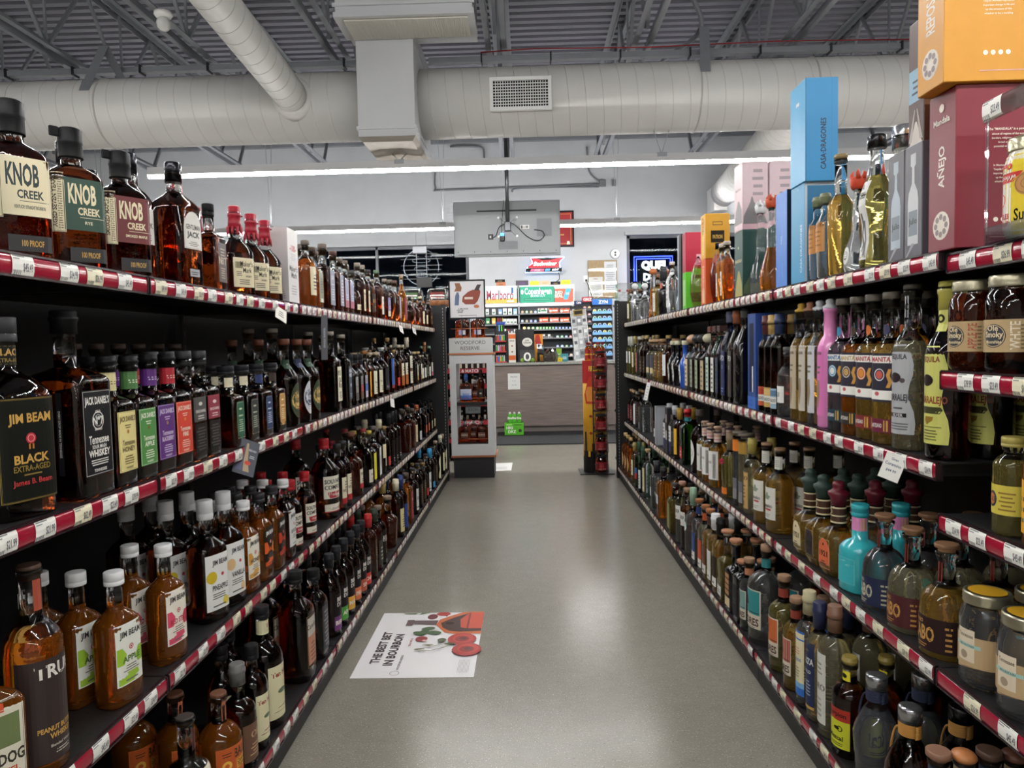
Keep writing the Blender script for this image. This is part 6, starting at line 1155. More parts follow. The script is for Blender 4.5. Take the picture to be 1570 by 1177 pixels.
fillshelf('L3', [('lostdog', -12, 1), ('peanut', 62, 1), ('bapple', 128, 1, N_, .085), ('bapple', 184, 3, 'bapple'), ('bstag', 258, 2), ('bpine', 322, 3), ('bvan', 349, 3), ('bhoney', 377, 3), ('bpeach', 401, 3), ('bfire', 421, 3), ('bwhite', 439, 3), ('soco', 447, 3), ('soco', 470, 3), ('socobig', 500, 2), ('wildcream', 520, 2), ('wildcream', 528, 1), ('turkey', 541, 2, 'redcap'), ('turkey2', 559, 3), ('yellow', 567, 2), ('whitelett', 574, 2), ('tornpaper', 583, 2), ('redlab', 590, 2), ('blackround', 597, 2), ('blackround', 602, 2), ('blackround', 607, 1), ('bigred', 618, 1), ('bigred', 626, 1), ('parch', 633, 2),
    ('stripesb', 640, 2), ('orangelow', 648, 2), ('orangelow', 652, 1), ('creamlow', 657, 2), ('creamlow', 661, 1), ('parch', 665, 1), ('creamlow', 668, 1)])
fillshelf('L4', [('blackcap', 100, 1, N_, .05), ('blackcap', 208, 1, N_, .03), ('cream', 215, 1, N_, .12), ('cream', 292, 1), ('bala', 350, 3), ('stopgrey', 368, 1), ('tenS', 385, 2), ('tenL', 408, 2, 'tenS'), ('evan', 458, 2), ('greypat', 485, 2), ('fv1', 508, 3), ('fv2', 519, 3), ('fv3', 530, 3), ('fv4', 540, 3), ('fv5', 549, 3), ('fv6', 556, 2), ('redfoil', 567, 2), ('greentag', 576, 2), ('whitebrand', 582, 2), ('crown', 596, 2, 'goldfoil'), ('goldfoil', 603, 1, N_, .05), ('creamfoil', 609, 2), ('bluelab', 616, 2), ('redscript', 624, 2), ('whitelab', 634, 2), ('plain', 641, 2), ('plain', 646, 1), ('redlab', 650, 2), ('whitelab', 654, 1), ('bluefoot', 660, 2), ('plain', 664, 1), ('guitarc', 669, 2), ('creamtop', 676, 1), ('guitarc', 679, 1)])
fillshelf('R1', [('cgrey2', 1399, 1), ('cgrey', 1373, 1), ('wavy', 1338, 1), ('clearfoot', 1318, 1, N_, .0), ('amberlong', 1290, 1), ('ropes', 1268, 1, N_, -.006), ('ropes', 1258, 1, N_, -.006), ('cdrag', 1223, 1), ('cblue', 1198, 1), ('hornamber', 1183, 1), ('hornclear', 1166, 1), ('cgreen', 1133, 1), ('ambwhite', 1115, 1), ('ambwhite', 1108, 1), ('lattice', 1098, 1), ('corb', 1082, 1), ('agaveb', 1068, 1), ('clime', 1052, 1), ('cblk2', 1042, 1), ('whiterect', 1031, 2), ('greenband', 1035, 1, N_, .09), ('blackring', 1018, 2), ('creamside', 1009, 2), ('flare1', 1002, 3), ('chunky', 989, 1), ('bluestrap', 987, 1, N_, .09), ('cdkb', 982, 1, N_, .1), ('chunky', 979, 1), ('silverbulb', 974, 2), ('creamside', 968, 2), ('creamside', 964, 2), ('silverbulb', 961, 1)], inset=.005)
fillshelf('R2', [('corrY', 1452, 3), ('corrS', 1398, 2), ('man4', 1357, 3), ('man3', 1334, 2), ('man2', 1311, 2), ('man1', 1291, 2), ('pink', 1275, 2), ('crown3', 1260, 2), ('crown2', 1248, 2), ('crown1', 1231, 3), ('smallclear', 1207, 2), ('bead3', 1193, 2), ('bead2', 1185, 3), ('bead1', 1175, 3), ('ctube', 1158, 1), ('blktall', 1144, 2), ('copperneck', 1131, 2), ('bluetall', 1121, 2), ('bluewh', 1111, 2), ('greenwh', 1104, 3), ('mint', 1096, 3), ('ball3', 1087, 2), ('ball2', 1078, 2), ('ball2', 1070, 2), ('ball1', 1062, 2), ('cer2', 1051, 1), ('cer1', 1040, 1), ('cer1', 1033, 1), ('whsq', 1026, 3), ('brownlab', 1018, 3), ('brownlab', 1012, 2), ('greylab', 1006, 3), ('greylab', 1000, 2), ('darkcork', 993, 2), ('darkcork', 988, 2), ('pinkrib', 982, 2), ('olivecr', 975, 2), ('olivewh', 970, 2), ('olivewh', 966, 2), ('olivewh', 963, 2)])
fillshelf('R3', [('cabo3', 1450, 2), ('cabo2', 1398, 3), ('cabo1', 1356, 3), ('teal', 1318, 2), ('o3', 1283, 3), ('o2', 1262, 3), ('o1', 1245, 3), ('jim', 1196, 3), ('jim', 1176, 2), ('uno', 1154, 2), ('tube2', 1144, 1), ('tube1', 1135, 1), ('leafy', 1121, 2), ('seed', 1101, 3), ('seed', 1090, 2), ('seed', 1082, 2), ('whround', 1073, 3), ('greenjag', 1055, 1), ('yelllab', 1043, 2), ('whnavy', 1036, 2), ('whnavy', 1029, 2), ('cblack3', 1020, 1), ('smallclear', 1011, 1), ('cfrost', 1005, 1), ('clearsq', 990, 1), ('whpaper', 978, 2), ('redbk', 973, 2), ('redbk', 969, 2), ('navyb', 965, 2), ('navyb', 962, 1)])
fillshelf('R4', [('chr2', 1394, 2, 'chr3'), ('chr1', 1343, 2), ('scorp', 1300, 3), ('whitetall', 1279, 3), ('bacardi', 1259, 2), ('milagro', 1241, 2), ('ores3', 1221, 2), ('ores2', 1202, 2), ('ores1', 1174, 2), ('ores4', 1150, 2), ('blacksm', 1141, 2), ('coppbars', 1129, 2), ('coppcap', 1116, 2), ('wd5', 1106, 3), ('wd4', 1098, 3), ('wd3', 1090, 3), ('wd2', 1083, 3), ('wd1', 1073, 3), ('greennk', 1064, 2), ('neo', 1055, 2), ('reo', 1047, 2), ('olivsq', 1036, 2), ('ambsq', 1018, 2), ('clrsq', 1008, 2), ('cleancr', 994, 3), ('greenbt2', 987, 2), ('greenbt', 981, 3), ('olivecr', 974, 2), ('ambcork', 968, 2), ('ambcork', 964, 2), ('ambcork', 960, 2)])
for q, (k_, x_) in enumerate((('ck1', .768), ('ck2', .816), ('ck3', .864), ('ck4', .912))): stock(k_, x_, 1.335, SURF['R4'], -PI/2, 'R4', q)
fillshelf('N2', [('oleA', 1493, 2), ('oleB', 1552, 2)])
fillshelf('N3', [('oleS', 1552, 2), ('yellj', 1600, 1)])
fillshelf('N4', [('tennA', 1512, 2), ('tennB', 1575, 1)])
# stacked boxes and the rest of the near top shelf
def find(key): return [a for a in ALL if a[1] == key][0][0]
def on(key, below, dx=0, dy=0):
    b = find(below); h = KIND[below]['H']; return stock(key, b.location.x+dx, b.location.y+dy, b.location.z+h, -PI/2, 'R1', 0)
ZT = SURF['R1']
stock('cred', .80+.15, 1.403, SURF['R1'], -PI/2, 'R1', 0); 
stock('corange', .77+.15, 1.392, SURF['R1']+.3, -PI/2, 'R1', 0)
on('cbrown', 'cgrey2', .0, .02); on('cdrag2', 'cdrag', -.008, -.01); on('cpink', 'cgreen'); on('cyell', 'corb'); on('cmag', 'clime'); on('cblk', 'cblk2')
o = on('cpink', 'cgreen', .10, 0); b_ = stock('cgreen', o.location.x, o.location.y, ZT, -PI/2, 'R1', 1)
cy_ = stock('silvercyl', .955, 1.84, ZT, -PI/2, 'R1', 1)
# clear riser with the waffle liqueur jar on it
e = empty('acrylic_riser', (.905, 1.135, SURF['N1']), label='clear acrylic shelf riser with a price tag on its upper front edge', category='display riser')
AC = clear_sheet('acrylic', (.93, .95, .96), .09)
m = MB()
for a in ((-.105, .105, -.15, .135, .235, .238), (-.107, -.104, -.15, .135, .0, .03), (-.107, -.104, .13, .135, 0, .228), (.10, .105, .13, .135, 0, .228), (-.105, .105, -.15, .135, .0, .003)): m.span(*a)
m.build('sheet', AC, e)
m = MB(); m.span(-.112, -.107, -.15, .135, .208, .242); m.build('front_lip', AC, e)
put('price_tag', TAGM[1], e, (-.1125, .10, .226), PI)
stock('eggo', .843, 1.222, SURF['N1']+.0032, -PI/2, 'N1', 0); stock('eggo', .843, 1.14, SURF['N1']+.0032, -PI/2, 'N1', 0)

# ---------------------------------------------------------------- unique labels for all the stock
ORD = ['first', 'second', 'third', 'fourth', 'fifth', 'sixth', 'seventh', 'eighth', 'ninth', 'tenth', 'eleventh', 'twelfth']
ROWN = ['front row', 'second row', 'third row', 'fourth row', 'fifth row']
grp = {}
for a in ALL: grp.setdefault((KIND[a[1]]['desc'], a[2]), []).append(a)
for (d, sh), L_ in grp.items():
    rows = sorted({a[4] for a in L_}); n0 = {r_: sorted([a for a in L_ if a[4] == r_], key=lambda a: a[3]) for r_ in rows}
    for r_ in rows:
        for i, a in enumerate(n0[r_]):
            t = d+', '+SHN[sh]
            if len(rows) > 1 or r_ > 0: t += ', '+ROWN[r_]
            if len(n0[r_]) > 1: t += ', '+ORD[i]+' along'
            for x_, y_ in ((' and ', ', '), (' with ', ', '), (' bottle,', ','), ('tall ', ''), ('dark ', ''), (' tequila,', ',')):
                if len(t.split()) > 16: t = t.replace(x_, y_, 1)
            a[0]['label'] = t
            a[0]['group'] = {'bottle': 'bottles', 'box': 'gift boxes', 'jar': 'jars'}[KIND[a[1]]['cat']]+' on the '+SHN[sh]
_w = [a for a in ALL if len(a[0]['label'].split()) > 16]
print('STOCK', len(ALL), 'longlabels', len(_w), len({a[0]['label'] for a in ALL}))
for a in _w[:40]: print(len(a[0]['label'].split()), a[0]['label'])
# ---------------------------------------------------------------- far end of the store
def rY(x0, y0, x1, y1, Y):
    a, b = atY(x0, y1, Y), atY(x1, y0, Y); return a.x, b.x, a.z, b.z
M_dark = mat('dark_plastic', '#1b1b1d', .4); M_chr = mat('chrome_trim', '#b9bbbe', .2, .9); M_wht = mat('white_laminate', '#d9dadb', .4); M_gry = mat('grey_metal_shelf', '#8b8e92', .4, .3)
class Flat(Art):
    """art on an upright plane facing the camera (-y), or lying on the floor"""
    def __init__(s, x0, x1, z0, z1, y, up=True):
        xc = (x0+x1)/2; Art.__init__(s, (lambda u, v, o: (xc+u, y-.0006-o*1.5, v)) if up else None, z0, z1, x1-x0)
def board(name, x0, x1, z0, z1, y, base, items, thick=.01, parent=None, frame=None, ft=.012, **kw):
    a = Flat(x0, x1, z0, z1, y); mats = [paint(base) if isinstance(base, str) else base]; a.mats = mats; a.m.span(x0, x1, y, y+thick, z0, z1, 0)
    if frame:
        fi = a.mi(frame)
        for q in ((x0-ft, x1+ft, z0-ft, z0), (x0-ft, x1+ft, z1, z1+ft), (x0-ft, x0, z0, z1), (x1, x1+ft, z0, z1)): a.m.span(q[0], q[1], y-.006, y+thick, q[2], q[3], fi)
    a.draw(items, 1); return a.m.build(name, a.mats, parent, **kw)
# television seen from behind, on a ceiling pole
x0, x1, z0, z1 = rY(697, 306, 858, 395, 9.0); xc = (x0+x1)/2
e = empty('television', (xc, 9.0, z0), label='flat grey television seen from the back, hung from the ceiling over the counter', category='television')
W_, H_ = x1-x0, z1-z0; M_tv = mat('tv_back_grey', '#8a8d90', .4, .1)
m = MB(); m.box((0, 0, H_/2), (W_, .035, H_), 0, bev=.008); m.build('screen_shell', M_tv, e)
m = MB(); m.box((0, -.028, H_*.44), (W_*.94, .035, H_*.80), 0, bev=.014); m.span(-W_*.28, W_*.28, -.0475, -.045, H_*.80, H_*.83, 1)
for i in range(7): m.disc((-W_*.46+i*W_*.153, -.0466, H_*.085), (0, -1, 0), .006, 8, 1)
m.span(-W_*.08, W_*.1, -.0474, -.0455, H_*.12, H_*.27, 2); m.span(W_*.28, W_*.42, -.0474, -.0455, H_*.34, H_*.66, 2); m.build('rear_housing', [M_tv, M_dark, mat('tv_recess', '#7a7d81', .5)], e)
m = MB(); m.tube([(.012, -.08, H_*.50), (.012, -.08, CHZ-z0+.004)], .024, 16); m.box((.012, -.085, H_*.52), (.075, .06, .11), bev=.006); m.build('ceiling_pole', mat('pole_grey', '#5e6064', .3, .7), e)
m = MB()
for sx in (-1, 1):
    for sz in (-1, 1): m.tube([(.012, -.07, H_*.52), (.012+sx*.115, -.05, H_*.52+sz*.115)], .009, 6); m.disc((.012+sx*.115, -.062, H_*.52+sz*.115), (0, -1, 0), .014, 10)
m.build('mount_arms', mat('mount_light', '#c9cbcd', .35, .5), e)
m = MB(); m.box((-.058, -.065, H_*.33), (.06, .04, .09), bev=.008); m.box((-.058, -.088, H_*.38), (.05, .006, .035), 1); m.build('power_brick', [M_dark, mat('blue_led', '#58a8e8', .4, emit='#58a8ff', es=1.5)], e)
m = MB(); m.tube(smooth_pts([(.02, -.09, H_*.60), (.1, -.08, H_*.55), (.25, -.075, H_*.34), (.38, -.07, H_*.26), (.46, -.07, H_*.33), (.44, -.07, H_*.43), (.34, -.06, H_*.46)]), .005, 6); m.tube(smooth_pts([(-.01, -.09, H_*.58), (-.09, -.08, H_*.52), (-.14, -.07, H_*.36), (-.19, -.06, H_*.34)]), .005, 6)
m.tube([(-.03, -.08, H_*1.0), (-.07, -.07, H_*.5), (-.06, -.07, H_*.42)], .003, 5); m.build('cable', M_dark, e)
board('sticker', .17, .28, H_*.48, H_*.55, -.049, '#dcdcdc', [('b', -.9, -.5, .1, .9, '#5a5a5a'), ln(.2, .8, 3), ('b', .2, .8, .2, .8, '#7a7a7a')], .001, e)
board('port_panel', -.235, -.17, H_*.30, H_*.40, -.049, '#2a2a2c', [('b', -.4, .2, .3, .7, '#c8c8c8')], .001, e)
# conduit on the wall
m = MB(); y = WY-.03
for pts in ([(668, 255), (668, 288), (690, 291), (918, 282)], [(785, 294), (800, 288), (918, 286)], [(690, 225), (735, 225), (742, 235), (742, 256)], [(900, 225), (903, 262), (918, 278)]):
    m.tube(smooth_pts([atY(a, b, y) for a, b in pts], 4), .014, 8)
a = atY(924, 281, y); m.box((a.x, y, a.z), (.10, .05, .10)); a = atY(941, 280, y); m.box((a.x, y, a.z), (.06, .05, .10))
m.build('wall_conduit', mat('conduit_grey', '#707379', .45), label='bent grey metal conduit and junction boxes on the upper far wall', category='conduit')
# framed red board behind the television
x0, x1, z0, z1 = rY(842, 325, 877, 376, WY-.03)
board('framed_board', x0, x1, z0, z1, WY-.02, '#a51a22', [('f', .12, .006, '#c8a04a'), ('p', [(.02, .5, .8), (.12, .55, .75)], '#d8d4c8'), ('b', -.3, .3, .3, .34, '#c8a04a')], .018, frame='#17171a', ft=.028, label='black framed red board on the wall, half hidden by the television', category='framed board')
# beer neon sign
x0, x1, z0, z1 = rY(810, 395, 861, 417, WY-.12); w_ = x1-x0; h_ = z1-z0; xc = (x0+x1)/2
e = empty('neon_beer_sign', (xc, WY-.09, z0), label='lit red bow-tie beer sign with a blue-white halo on the far wall', category='neon sign')
m = MB(); a = Art(lambda u, v, o: (u+.07*(v/h_-.5), -.03-o, v), 0, h_, w_)
out = [(.3, -1, .92), (.42, -.96, .9), (.66, -.74, .80), (.8, -.8, .86), (1.02, -.98, 1)]
a.poly([(v*h_, l*w_/2, r*w_/2) for v, l, r in out], mat('sign_red', '#b01822', .3, emit='#d0202c', es=.9))
a.poly([(v*h_, l*w_/2, r*w_/2) for v, l, r in [(.86, -.25, .25), (.93, -.5, .5), (1.02, -.85, .85)]], '#141416')
a.text('Budweiser', 0, h_*.60, h_*.30, mat('sign_white', '#ffffff', .4, emit='#ffffff', es=1.3), .03, w_*.8)
a.rect(-w_*.52, w_*.50, .0, h_*.27, '#15171c'); a.rect(-w_*.38, w_*.02, h_*.05, h_*.22, mat('sign_pink', '#d04a6a', .4, emit='#d85a78', es=.8)); a.rect(w_*.05, w_*.2, h_*.05, h_*.22, mat('sign_blue', '#3a7ac0', .4, emit='#5aa0e0', es=.8)); a.text('24 OZ', -w_*.18, h_*.135, h_*.12, '#e8e8ec', .03, w_*.3); a.text('LIGHT', w_*.36, h_*.14, h_*.13, mat('sign_white', '#ffffff'), .03, w_*.24)
m = a.m; m.M = None; m.span(-w_*.5, w_*.5, -.024, .02, .0, h_*.28, a.mi('#1b1c20')); m.build('sign_face', a.mats, e)
m = MB(); q = [(-1, .3), (-.9, .45), (-.78, .66), (-.98, 1.05), (0, 1.0), (1.02, 1.05), (.86, .8), (.8, .66), (.96, .3), (.98, -.02), (-1.04, -.02), (-1.0, .3)]
m.tube([(u*w_/2+.07*(v-.5), .004, v*h_) for u, v in q], .008, 6); m.build('neon_tube', mat('neon_ice', '#a8d8ff', .4, emit='#9ccfff', es=5), e)
m = MB(); m.tube(smooth_pts([(w_*.4, 0, 0), (w_*.42, 0, -.12), (w_*.2, 0, -.2), (w_*.14, .01, -.3)]), .006, 5); m.box((w_*.08, 0, -.22), (.05, .05, .11)); m.build('power_cord', M_dark, e)
# bulletin board with papers
x0, x1, z0, z1 = rY(903, 399, 945, 456, WY-.02)
board('cork_board', x0, x1, z0, z1, WY-.025, mat('cork_tan', '#b39a76', .8, noise=(40, .15)), [], .02, frame='#8a7a5c', ft=.008, label='tan cork notice board on the far wall', category='notice board')
w_ = x1-x0; h_ = z1-z0
board('notice_paper', x0+w_*.0, x0+w_*.50, z0+h_*.02, z0+h_*.56, WY-.029, '#dfe0dc', [T('PERMIT', .9, .05, '#a03a3a', 0, mw=.4), ln(.1, .8, 9, '#8a8a8a', .8)], .002, label='white permit sheet with red heading, low on the cork board', category='paper', group='papers on the cork board')
board('notice_paper', x0+w_*.56, x0+w_*.98, z0+h_*.16, z0+h_*.97, WY-.029, '#d9dce2', [ln(.05, .93, 14, '#9a9ea6', .8)], .002, label='tall white printed sheet on the upper cork board', category='paper', group='papers on the cork board')
MB().span(x0-.0, x1+.0, WY-.033, WY-.0325, z0, z1).build('plastic_film', clear_sheet('film', (.97, .97, .97), .03, .3), label='clear plastic film hanging over the cork board', category='plastic film')
p = atY(943, 389, WY)
e = empty('wall_sensor', (p.x, WY, p.z), label='round white wall fitting with two black dots near the dark window', category='wall fitting'); m = MB(); m.tube([(0, 0, 0), (0, -.03, 0)], .075, 22, radii=[.08, .07]); m.build('plate', mat('fitting_white', '#cfd1d2', .4), e); m = MB(); m.disc((0, -.031, .018), (0, -1, 0), .016, 12); m.disc((0, -.031, -.022), (0, -1, 0), .016, 12); m.build('lens', M_dark, e)
p = atY(898, 428, WY); e = empty('wall_outlet', (p.x, WY, p.z), label='white wall outlet with a black plug left of the cork board', category='outlet'); MB().box((0, -.006, 0), (.08, .012, .12), 0, bev=.003).build('cover_plate', M_wht, e); m = MB(); m.box((.005, -.03, -.02), (.03, .04, .03)); m.tube(smooth_pts([(.005, -.04, -.03), (.05, -.04, -.15), (.13, -.04, -.4)]), .005, 5); m.build('plug', M_dark, e)
# unlit round neon in the left window
p = atY(646, 409, WY-.15); rr = 27/1089*WY
e = empty('round_neon_sign', (p.x, WY-.12, p.z), label='round unlit neon sign seen from behind, hanging in the dark window', category='neon sign')
m = MB(); m.tube([(rr*math.cos(t), 0, rr*math.sin(t)) for t in arc(41, 1.9, 5.9)], .006, 6); m.tube([(rr*.97*math.cos(t), -.02, rr*.97*math.sin(t)) for t in arc(31, -.3, 1.9)], .004, 5)
for q, s_ in ((.35, .5), (-.1, .4), (-.45, .35)): m.tube([(s_*rr*math.cos(t), -.02, q*rr+.12*rr*math.sin(t)) for t in arc(21, 0, 2*PI)], .004, 5)
m.build('glass_tube', mat('dull_tube', '#a8b8c8', .15, .3), e)
m = MB()
for x in (-.28, .28): m.tube([(x*rr, .01, -rr), (x*rr, .01, rr*1.2)], .007, 5)
for i, z in enumerate((1.05, .75, .45, .1, -.15, -.4, -.65)): q = (.5, .9, 1.15, 1.15, 1.1, 1.15, 1.0)[i]; m.tube([(-q*rr, .01, z*rr), (q*rr, .01, z*rr)], .004, 5)
m.build('wire_frame', mat('frame_wire', '#9a9da0', .3, .6), e)
MB().box((-.02, -.02, rr*.95), (.22, .03, .1), 0).build('transformer', [M_gry], e); MB().box((.04, -.02, -rr*.85), (.24, .04, .16)).build('transformer', M_dark, e)
m = MB()
for x in (-.28, .28): m.tube([(x*rr, .01, rr*1.2), (x*rr, .01, rr*1.9)], .002, 4)
m.build('hanging_wire', M_dark, e)
# lit blue neon in the right window
x0, x1, z0, z1 = rY(974, 391, 1033, 430, WY-.15); w_ = x1-x0; h_ = z1-z0
e = empty('blue_neon_sign', ((x0+x1)/2, WY-.045, z0), label='lit neon sign, blue rectangle around white blackletter, in the right dark window', category='neon sign')
m = MB()
for i in (0, .035): m.tube([(-w_/2+i, 0, 0), (-w_/2+i, 0, h_-i), (w_/2-i, 0, h_-i), (w_/2-i, 0, 0)], .008, 6)
m.build('blue_tube', mat('neon_blue', '#3048ff', .4, emit='#2a3cff', es=7), e)
m = MB(); m.text('QUEI', (0, -.01, h_*.62), (1, 0, 0), (0, 0, 1), h_*.42, 0, .06, w_*.72); m.text('Dark', (0, -.01, h_*.16), (1, 0, 0), (0, 0, 1), h_*.3, 0, .04, w_*.6); m.build('white_letters', mat('neon_white', '#e8f4ff', .4, emit='#dff0ff', es=2.2), e)
m = MB()
for q in (.3, .6, .8): m.tube([(-w_/2, .015, h_*q), (w_/2, .015, h_*q)], .004, 4)
for q in (-.22, .0, .1, .3): m.tube([(w_*q, .015, 0), (w_*q, .015, 2.868-z0)], .002, 4)
m.build('wire_frame', M_dark, e)

# ---------------------------------------------------------------- counter
CX0, CX1, CY_ = -1.25, 2.3, 9.30
def grain():
    m = bpy.data.materials.new('grey_wood_laminate'); m.use_nodes = True; nt = m.node_tree; b = nt.nodes['Principled BSDF']; b.inputs['Roughness'].default_value = .5
    tc = nt.nodes.new('ShaderNodeTexCoord'); mp = nt.nodes.new('ShaderNodeMapping'); mp.inputs['Scale'].default_value = (1.2, 1, 26); n = nt.nodes.new('ShaderNodeTexNoise'); n.inputs['Scale'].default_value = 3; n.inputs['Detail'].default_value = 6
    nt.links.new(tc.outputs['Object'], mp.inputs[0]); nt.links.new(mp.outputs[0], n.inputs['Vector']); r = nt.nodes.new('ShaderNodeValToRGB'); r.color_ramp.elements[0].position = .3; r.color_ramp.elements[1].position = .7
    r.color_ramp.elements[0].color = lin('#6a5d58'); r.color_ramp.elements[1].color = lin('#857872'); nt.links.new(n.outputs['Fac'], r.inputs['Fac']); nt.links.new(r.outputs['Color'], b.inputs['Base Color']); return m
e = empty('checkout_counter', (0, CY_, 0), label='long checkout counter with grey wood laminate front and speckled granite top', category='counter')
m = MB(); m.span(CX0, CX1, 0, .02, .085, .875); m.build('front_panel', grain(), e)
m = MB(); m.span(CX0, CX1, .04, .62, .0, .87); m.build('carcass', M_dark, e)
m = MB(); m.span(CX0, CX1, .028, .04, .0, .085); m.build('kick_plate', mat('brushed_kick', '#6a625e', .5), e)
m = MB(); m.span(CX0-.02, CX1, -.03, .66, .885, .92, 0, .004); m.build('granite_top', mat('granite', '#9a9a94', .25, noise=(160, .45)), e)
x0, x1, z0, z1 = rY(779, 572, 797, 597, CY_)
board('counter_note', x0, x1, z0, z1, CY_-.004, '#d8dad8', [T('Any box', .78, .12, '#77787a', 0, mw=.8), T('25¢   each', .52, .05, '#55565a', 0), T('wine   10%', .28, .05, '#55565a', 0)], .002, label='white handwritten note taped to the counter front', category='note')
MB().span(-.42, 1.9, 8.12, 9.30, .0005, .012).build('floor_mat', mat('black_mat', '#202124', .8, noise=(60, .3)), label='black rubber floor mat in front of the counter', category='floor mat')
x0, x1, z0, z1 = rY(774, 650, 803, 668, 9.0)
a = Flat(x0, x1, .012, .165, 8.93); a.m.box(((x0+x1)/2, 9.03, .0885), (x1-x0, .2, .153), 0, bev=.004); a.mats = [paint('#58b02c')]
a.draw([T('HRS', .62, .24, '#f0f0ea', -.45, b=.08), T('DRZ', .3, .24, '#f0f0ea', -.2, b=.08), ('d', .62, .38, .17, '#2c3a24', .17), ('b', -.8, -.2, .84, .92, '#b8e090'), ('b', 0, .8, .84, .9, '#2c5a1c')], 1)
a.m.build('drink_case', a.mats, label='lime green drink case on the mat against the counter', category='case')
for i, px in enumerate((782, 788.5, 796)):
    p = atY(px, 640, 9.0); e = empty('energy_drink', (p.x, 9.0, .166), label='lime green drink carton with white cap, '+('nearest the counter note side', 'in the middle of the three', 'at the open end of the three')[i], category='drink', group='drinks on the green case')
    m = MB(); m.box((0, 0, .056), (.05, .05, .112), 0, bev=.006); m.text('Drz', (0, -.0258, .06), (1, 0, 0), (0, 0, 1), .028, 1, .06); m.build('carton', [paint('#4fae2a'), paint('#e8f0e0')], e); m = MB(); m.lathe([(.014, .11), (.015, .113), (.015, .13), (.013, .133)], 14); m.build('cap', M_wht, e)

# ---------------------------------------------------------------- tobacco wall behind the counter
CY2 = 11.08
def cx_(px): return atY(px, 480, CY2).x
def cz_(py, px=800): return atY(px, py, CY2).z
X0, XM, X1 = cx_(728), cx_(795.5), cx_(880)
e = empty('tobacco_shelving', (0, CY2, 0), label='white and grey tobacco shelving with brand headers behind the counter', category='shelving')
m = MB(); zt, zh = cz_(439), cz_(465)
m.span(X0, X1, .30, .32, .0, zt); m.build('back_panel', mat('shelf_back', '#4c4f54', .5), e)
for x in (X0, XM, X1): MB().span(x-.012, x+.012, .0, .31, .0, zt+.02).build('side_panel', M_wht if x != XM else M_gry, e)
MB().span(X0, X1, -.02, .3, zh-.03, zh).build('light_bar', mat('lit_bar', '#ffffff', .4, emit='#ffffff', es=1.1), e)
MB().span(X0, X1, .0, .3, zt-.005, zt+.015).build('top_board', M_wht, e)
ROWS_L = [482, 496.5, 511, 526, 541]; ROWS_R = [480.5, 494.5, 505.5, 518.5, 533, 547]
for r_ in ROWS_L: MB().span(X0, XM, -.0, .3, cz_(r_)-.015, cz_(r_)).build('shelf', M_gry, e)
for r_ in ROWS_R: MB().span(XM, X1, -.0, .3, cz_(r_)-.015, cz_(r_)).build('shelf', M_gry, e)
a0, a1 = cx_(744), cx_(793)
board('header_sign', a0, a1, zh+.01, zt-.01, -.01, mat('header_sky', '#b4dce8', .4, emit='#b4dce8', es=.25), [('b', -1, 1, 0, .28, mat('header_wheat', '#d8a850', .4, emit='#d8a850', es=.2)), T('Marlboro', .52, .62, '#b04a5a', -.05, b=.02, mw=.84), ('b', .66, .78, .62, .98, '#2a5aa8'), ('b', .38, .8, .06, .18, WH)], .01, e)
a0, a1 = cx_(798), cx_(850)
board('header_sign', a0, a1, zh+.01, zt-.01, -.01, mat('header_green', '#2f9678', .4, emit='#2f9678', es=.25), [T('Copenhagen', .66, .55, '#d8f0ea', .05, b=.05, mw=.8), T('LONG CUT', .42, .14, '#d8f0ea', .05, b=.03), ('b', -.78, .78, .12, .26, '#1c4a3c'), ('b', -.76, .76, .14, .24, '#4aa88c'), ('d', -.88, .68, .08, '#e0e8e0', .14)], .01, e)
a0, a1 = cx_(851), cx_(879)
board('header_sign', a0, a1, zh+.01, zt-.01, -.01, mat('header_coral', '#d8604c', .4, emit='#d8604c', es=.25), [('b', -1, 1, .84, 1, WH), T('RED', .6, .2, WH, -.55, b=.04), T('SEAL', .38, .2, WH, -.55, b=.04), ('p', [(.15, -.05, .4), (.5, .05, .6), (.85, .25, .8)], '#4ab0e0'), ('b', .2, .55, .45, .6, '#a8dcf0')], .01, e)
PACK = {}
def pack_mesh(kind_, c1, c2):
    k = (kind_, c1, c2)
    if k in PACK: return PACK[k]
    m = MB()
    if kind_ == 'tin': m.tube([(0, .0, .034), (0, .03, .034)], .034, 16); m.disc((0, -.0008, .034), (0, -1, 0), .026, 14, 1)
    elif kind_ == 'pack': m.box((0, .012, .045), (.056, .024, .09), 0); m.box((0, -.0005, .03), (.04, .002, .03), 1)
    elif kind_ == 'lighter': m.box((0, .008, .035), (.022, .014, .07), 0); m.box((0, .008, .077), (.018, .012, .014), 1)
    elif kind_ == 'wide': m.box((0, .05, .045), (.16, .1, .09), 0); m.box((0.02, -.0005, .05), (.09, .002, .025), 1); m.disc((-.055, -.0012, .045), (0, -1, 0), .022, 12, 1)
    elif kind_ == 'roll': m.box((0, .03, .03), (.04, .06, .06), 0); m.box((0, -.0005, .035), (.03, .002, .02), 1)
    PACK[k] = m.mesh({'tin': 'tobacco_tin', 'pack': 'cigarette_pack', 'lighter': 'lighter', 'wide': 'tobacco_carton', 'roll': 'filter_box'}[kind_], [paint(c1), paint(c2)]); return PACK[k]
CATS = {'tin': 'tin', 'pack': 'cigarette pack', 'lighter': 'lighter', 'wide': 'carton', 'roll': 'box'}
CN = {'#': ''}
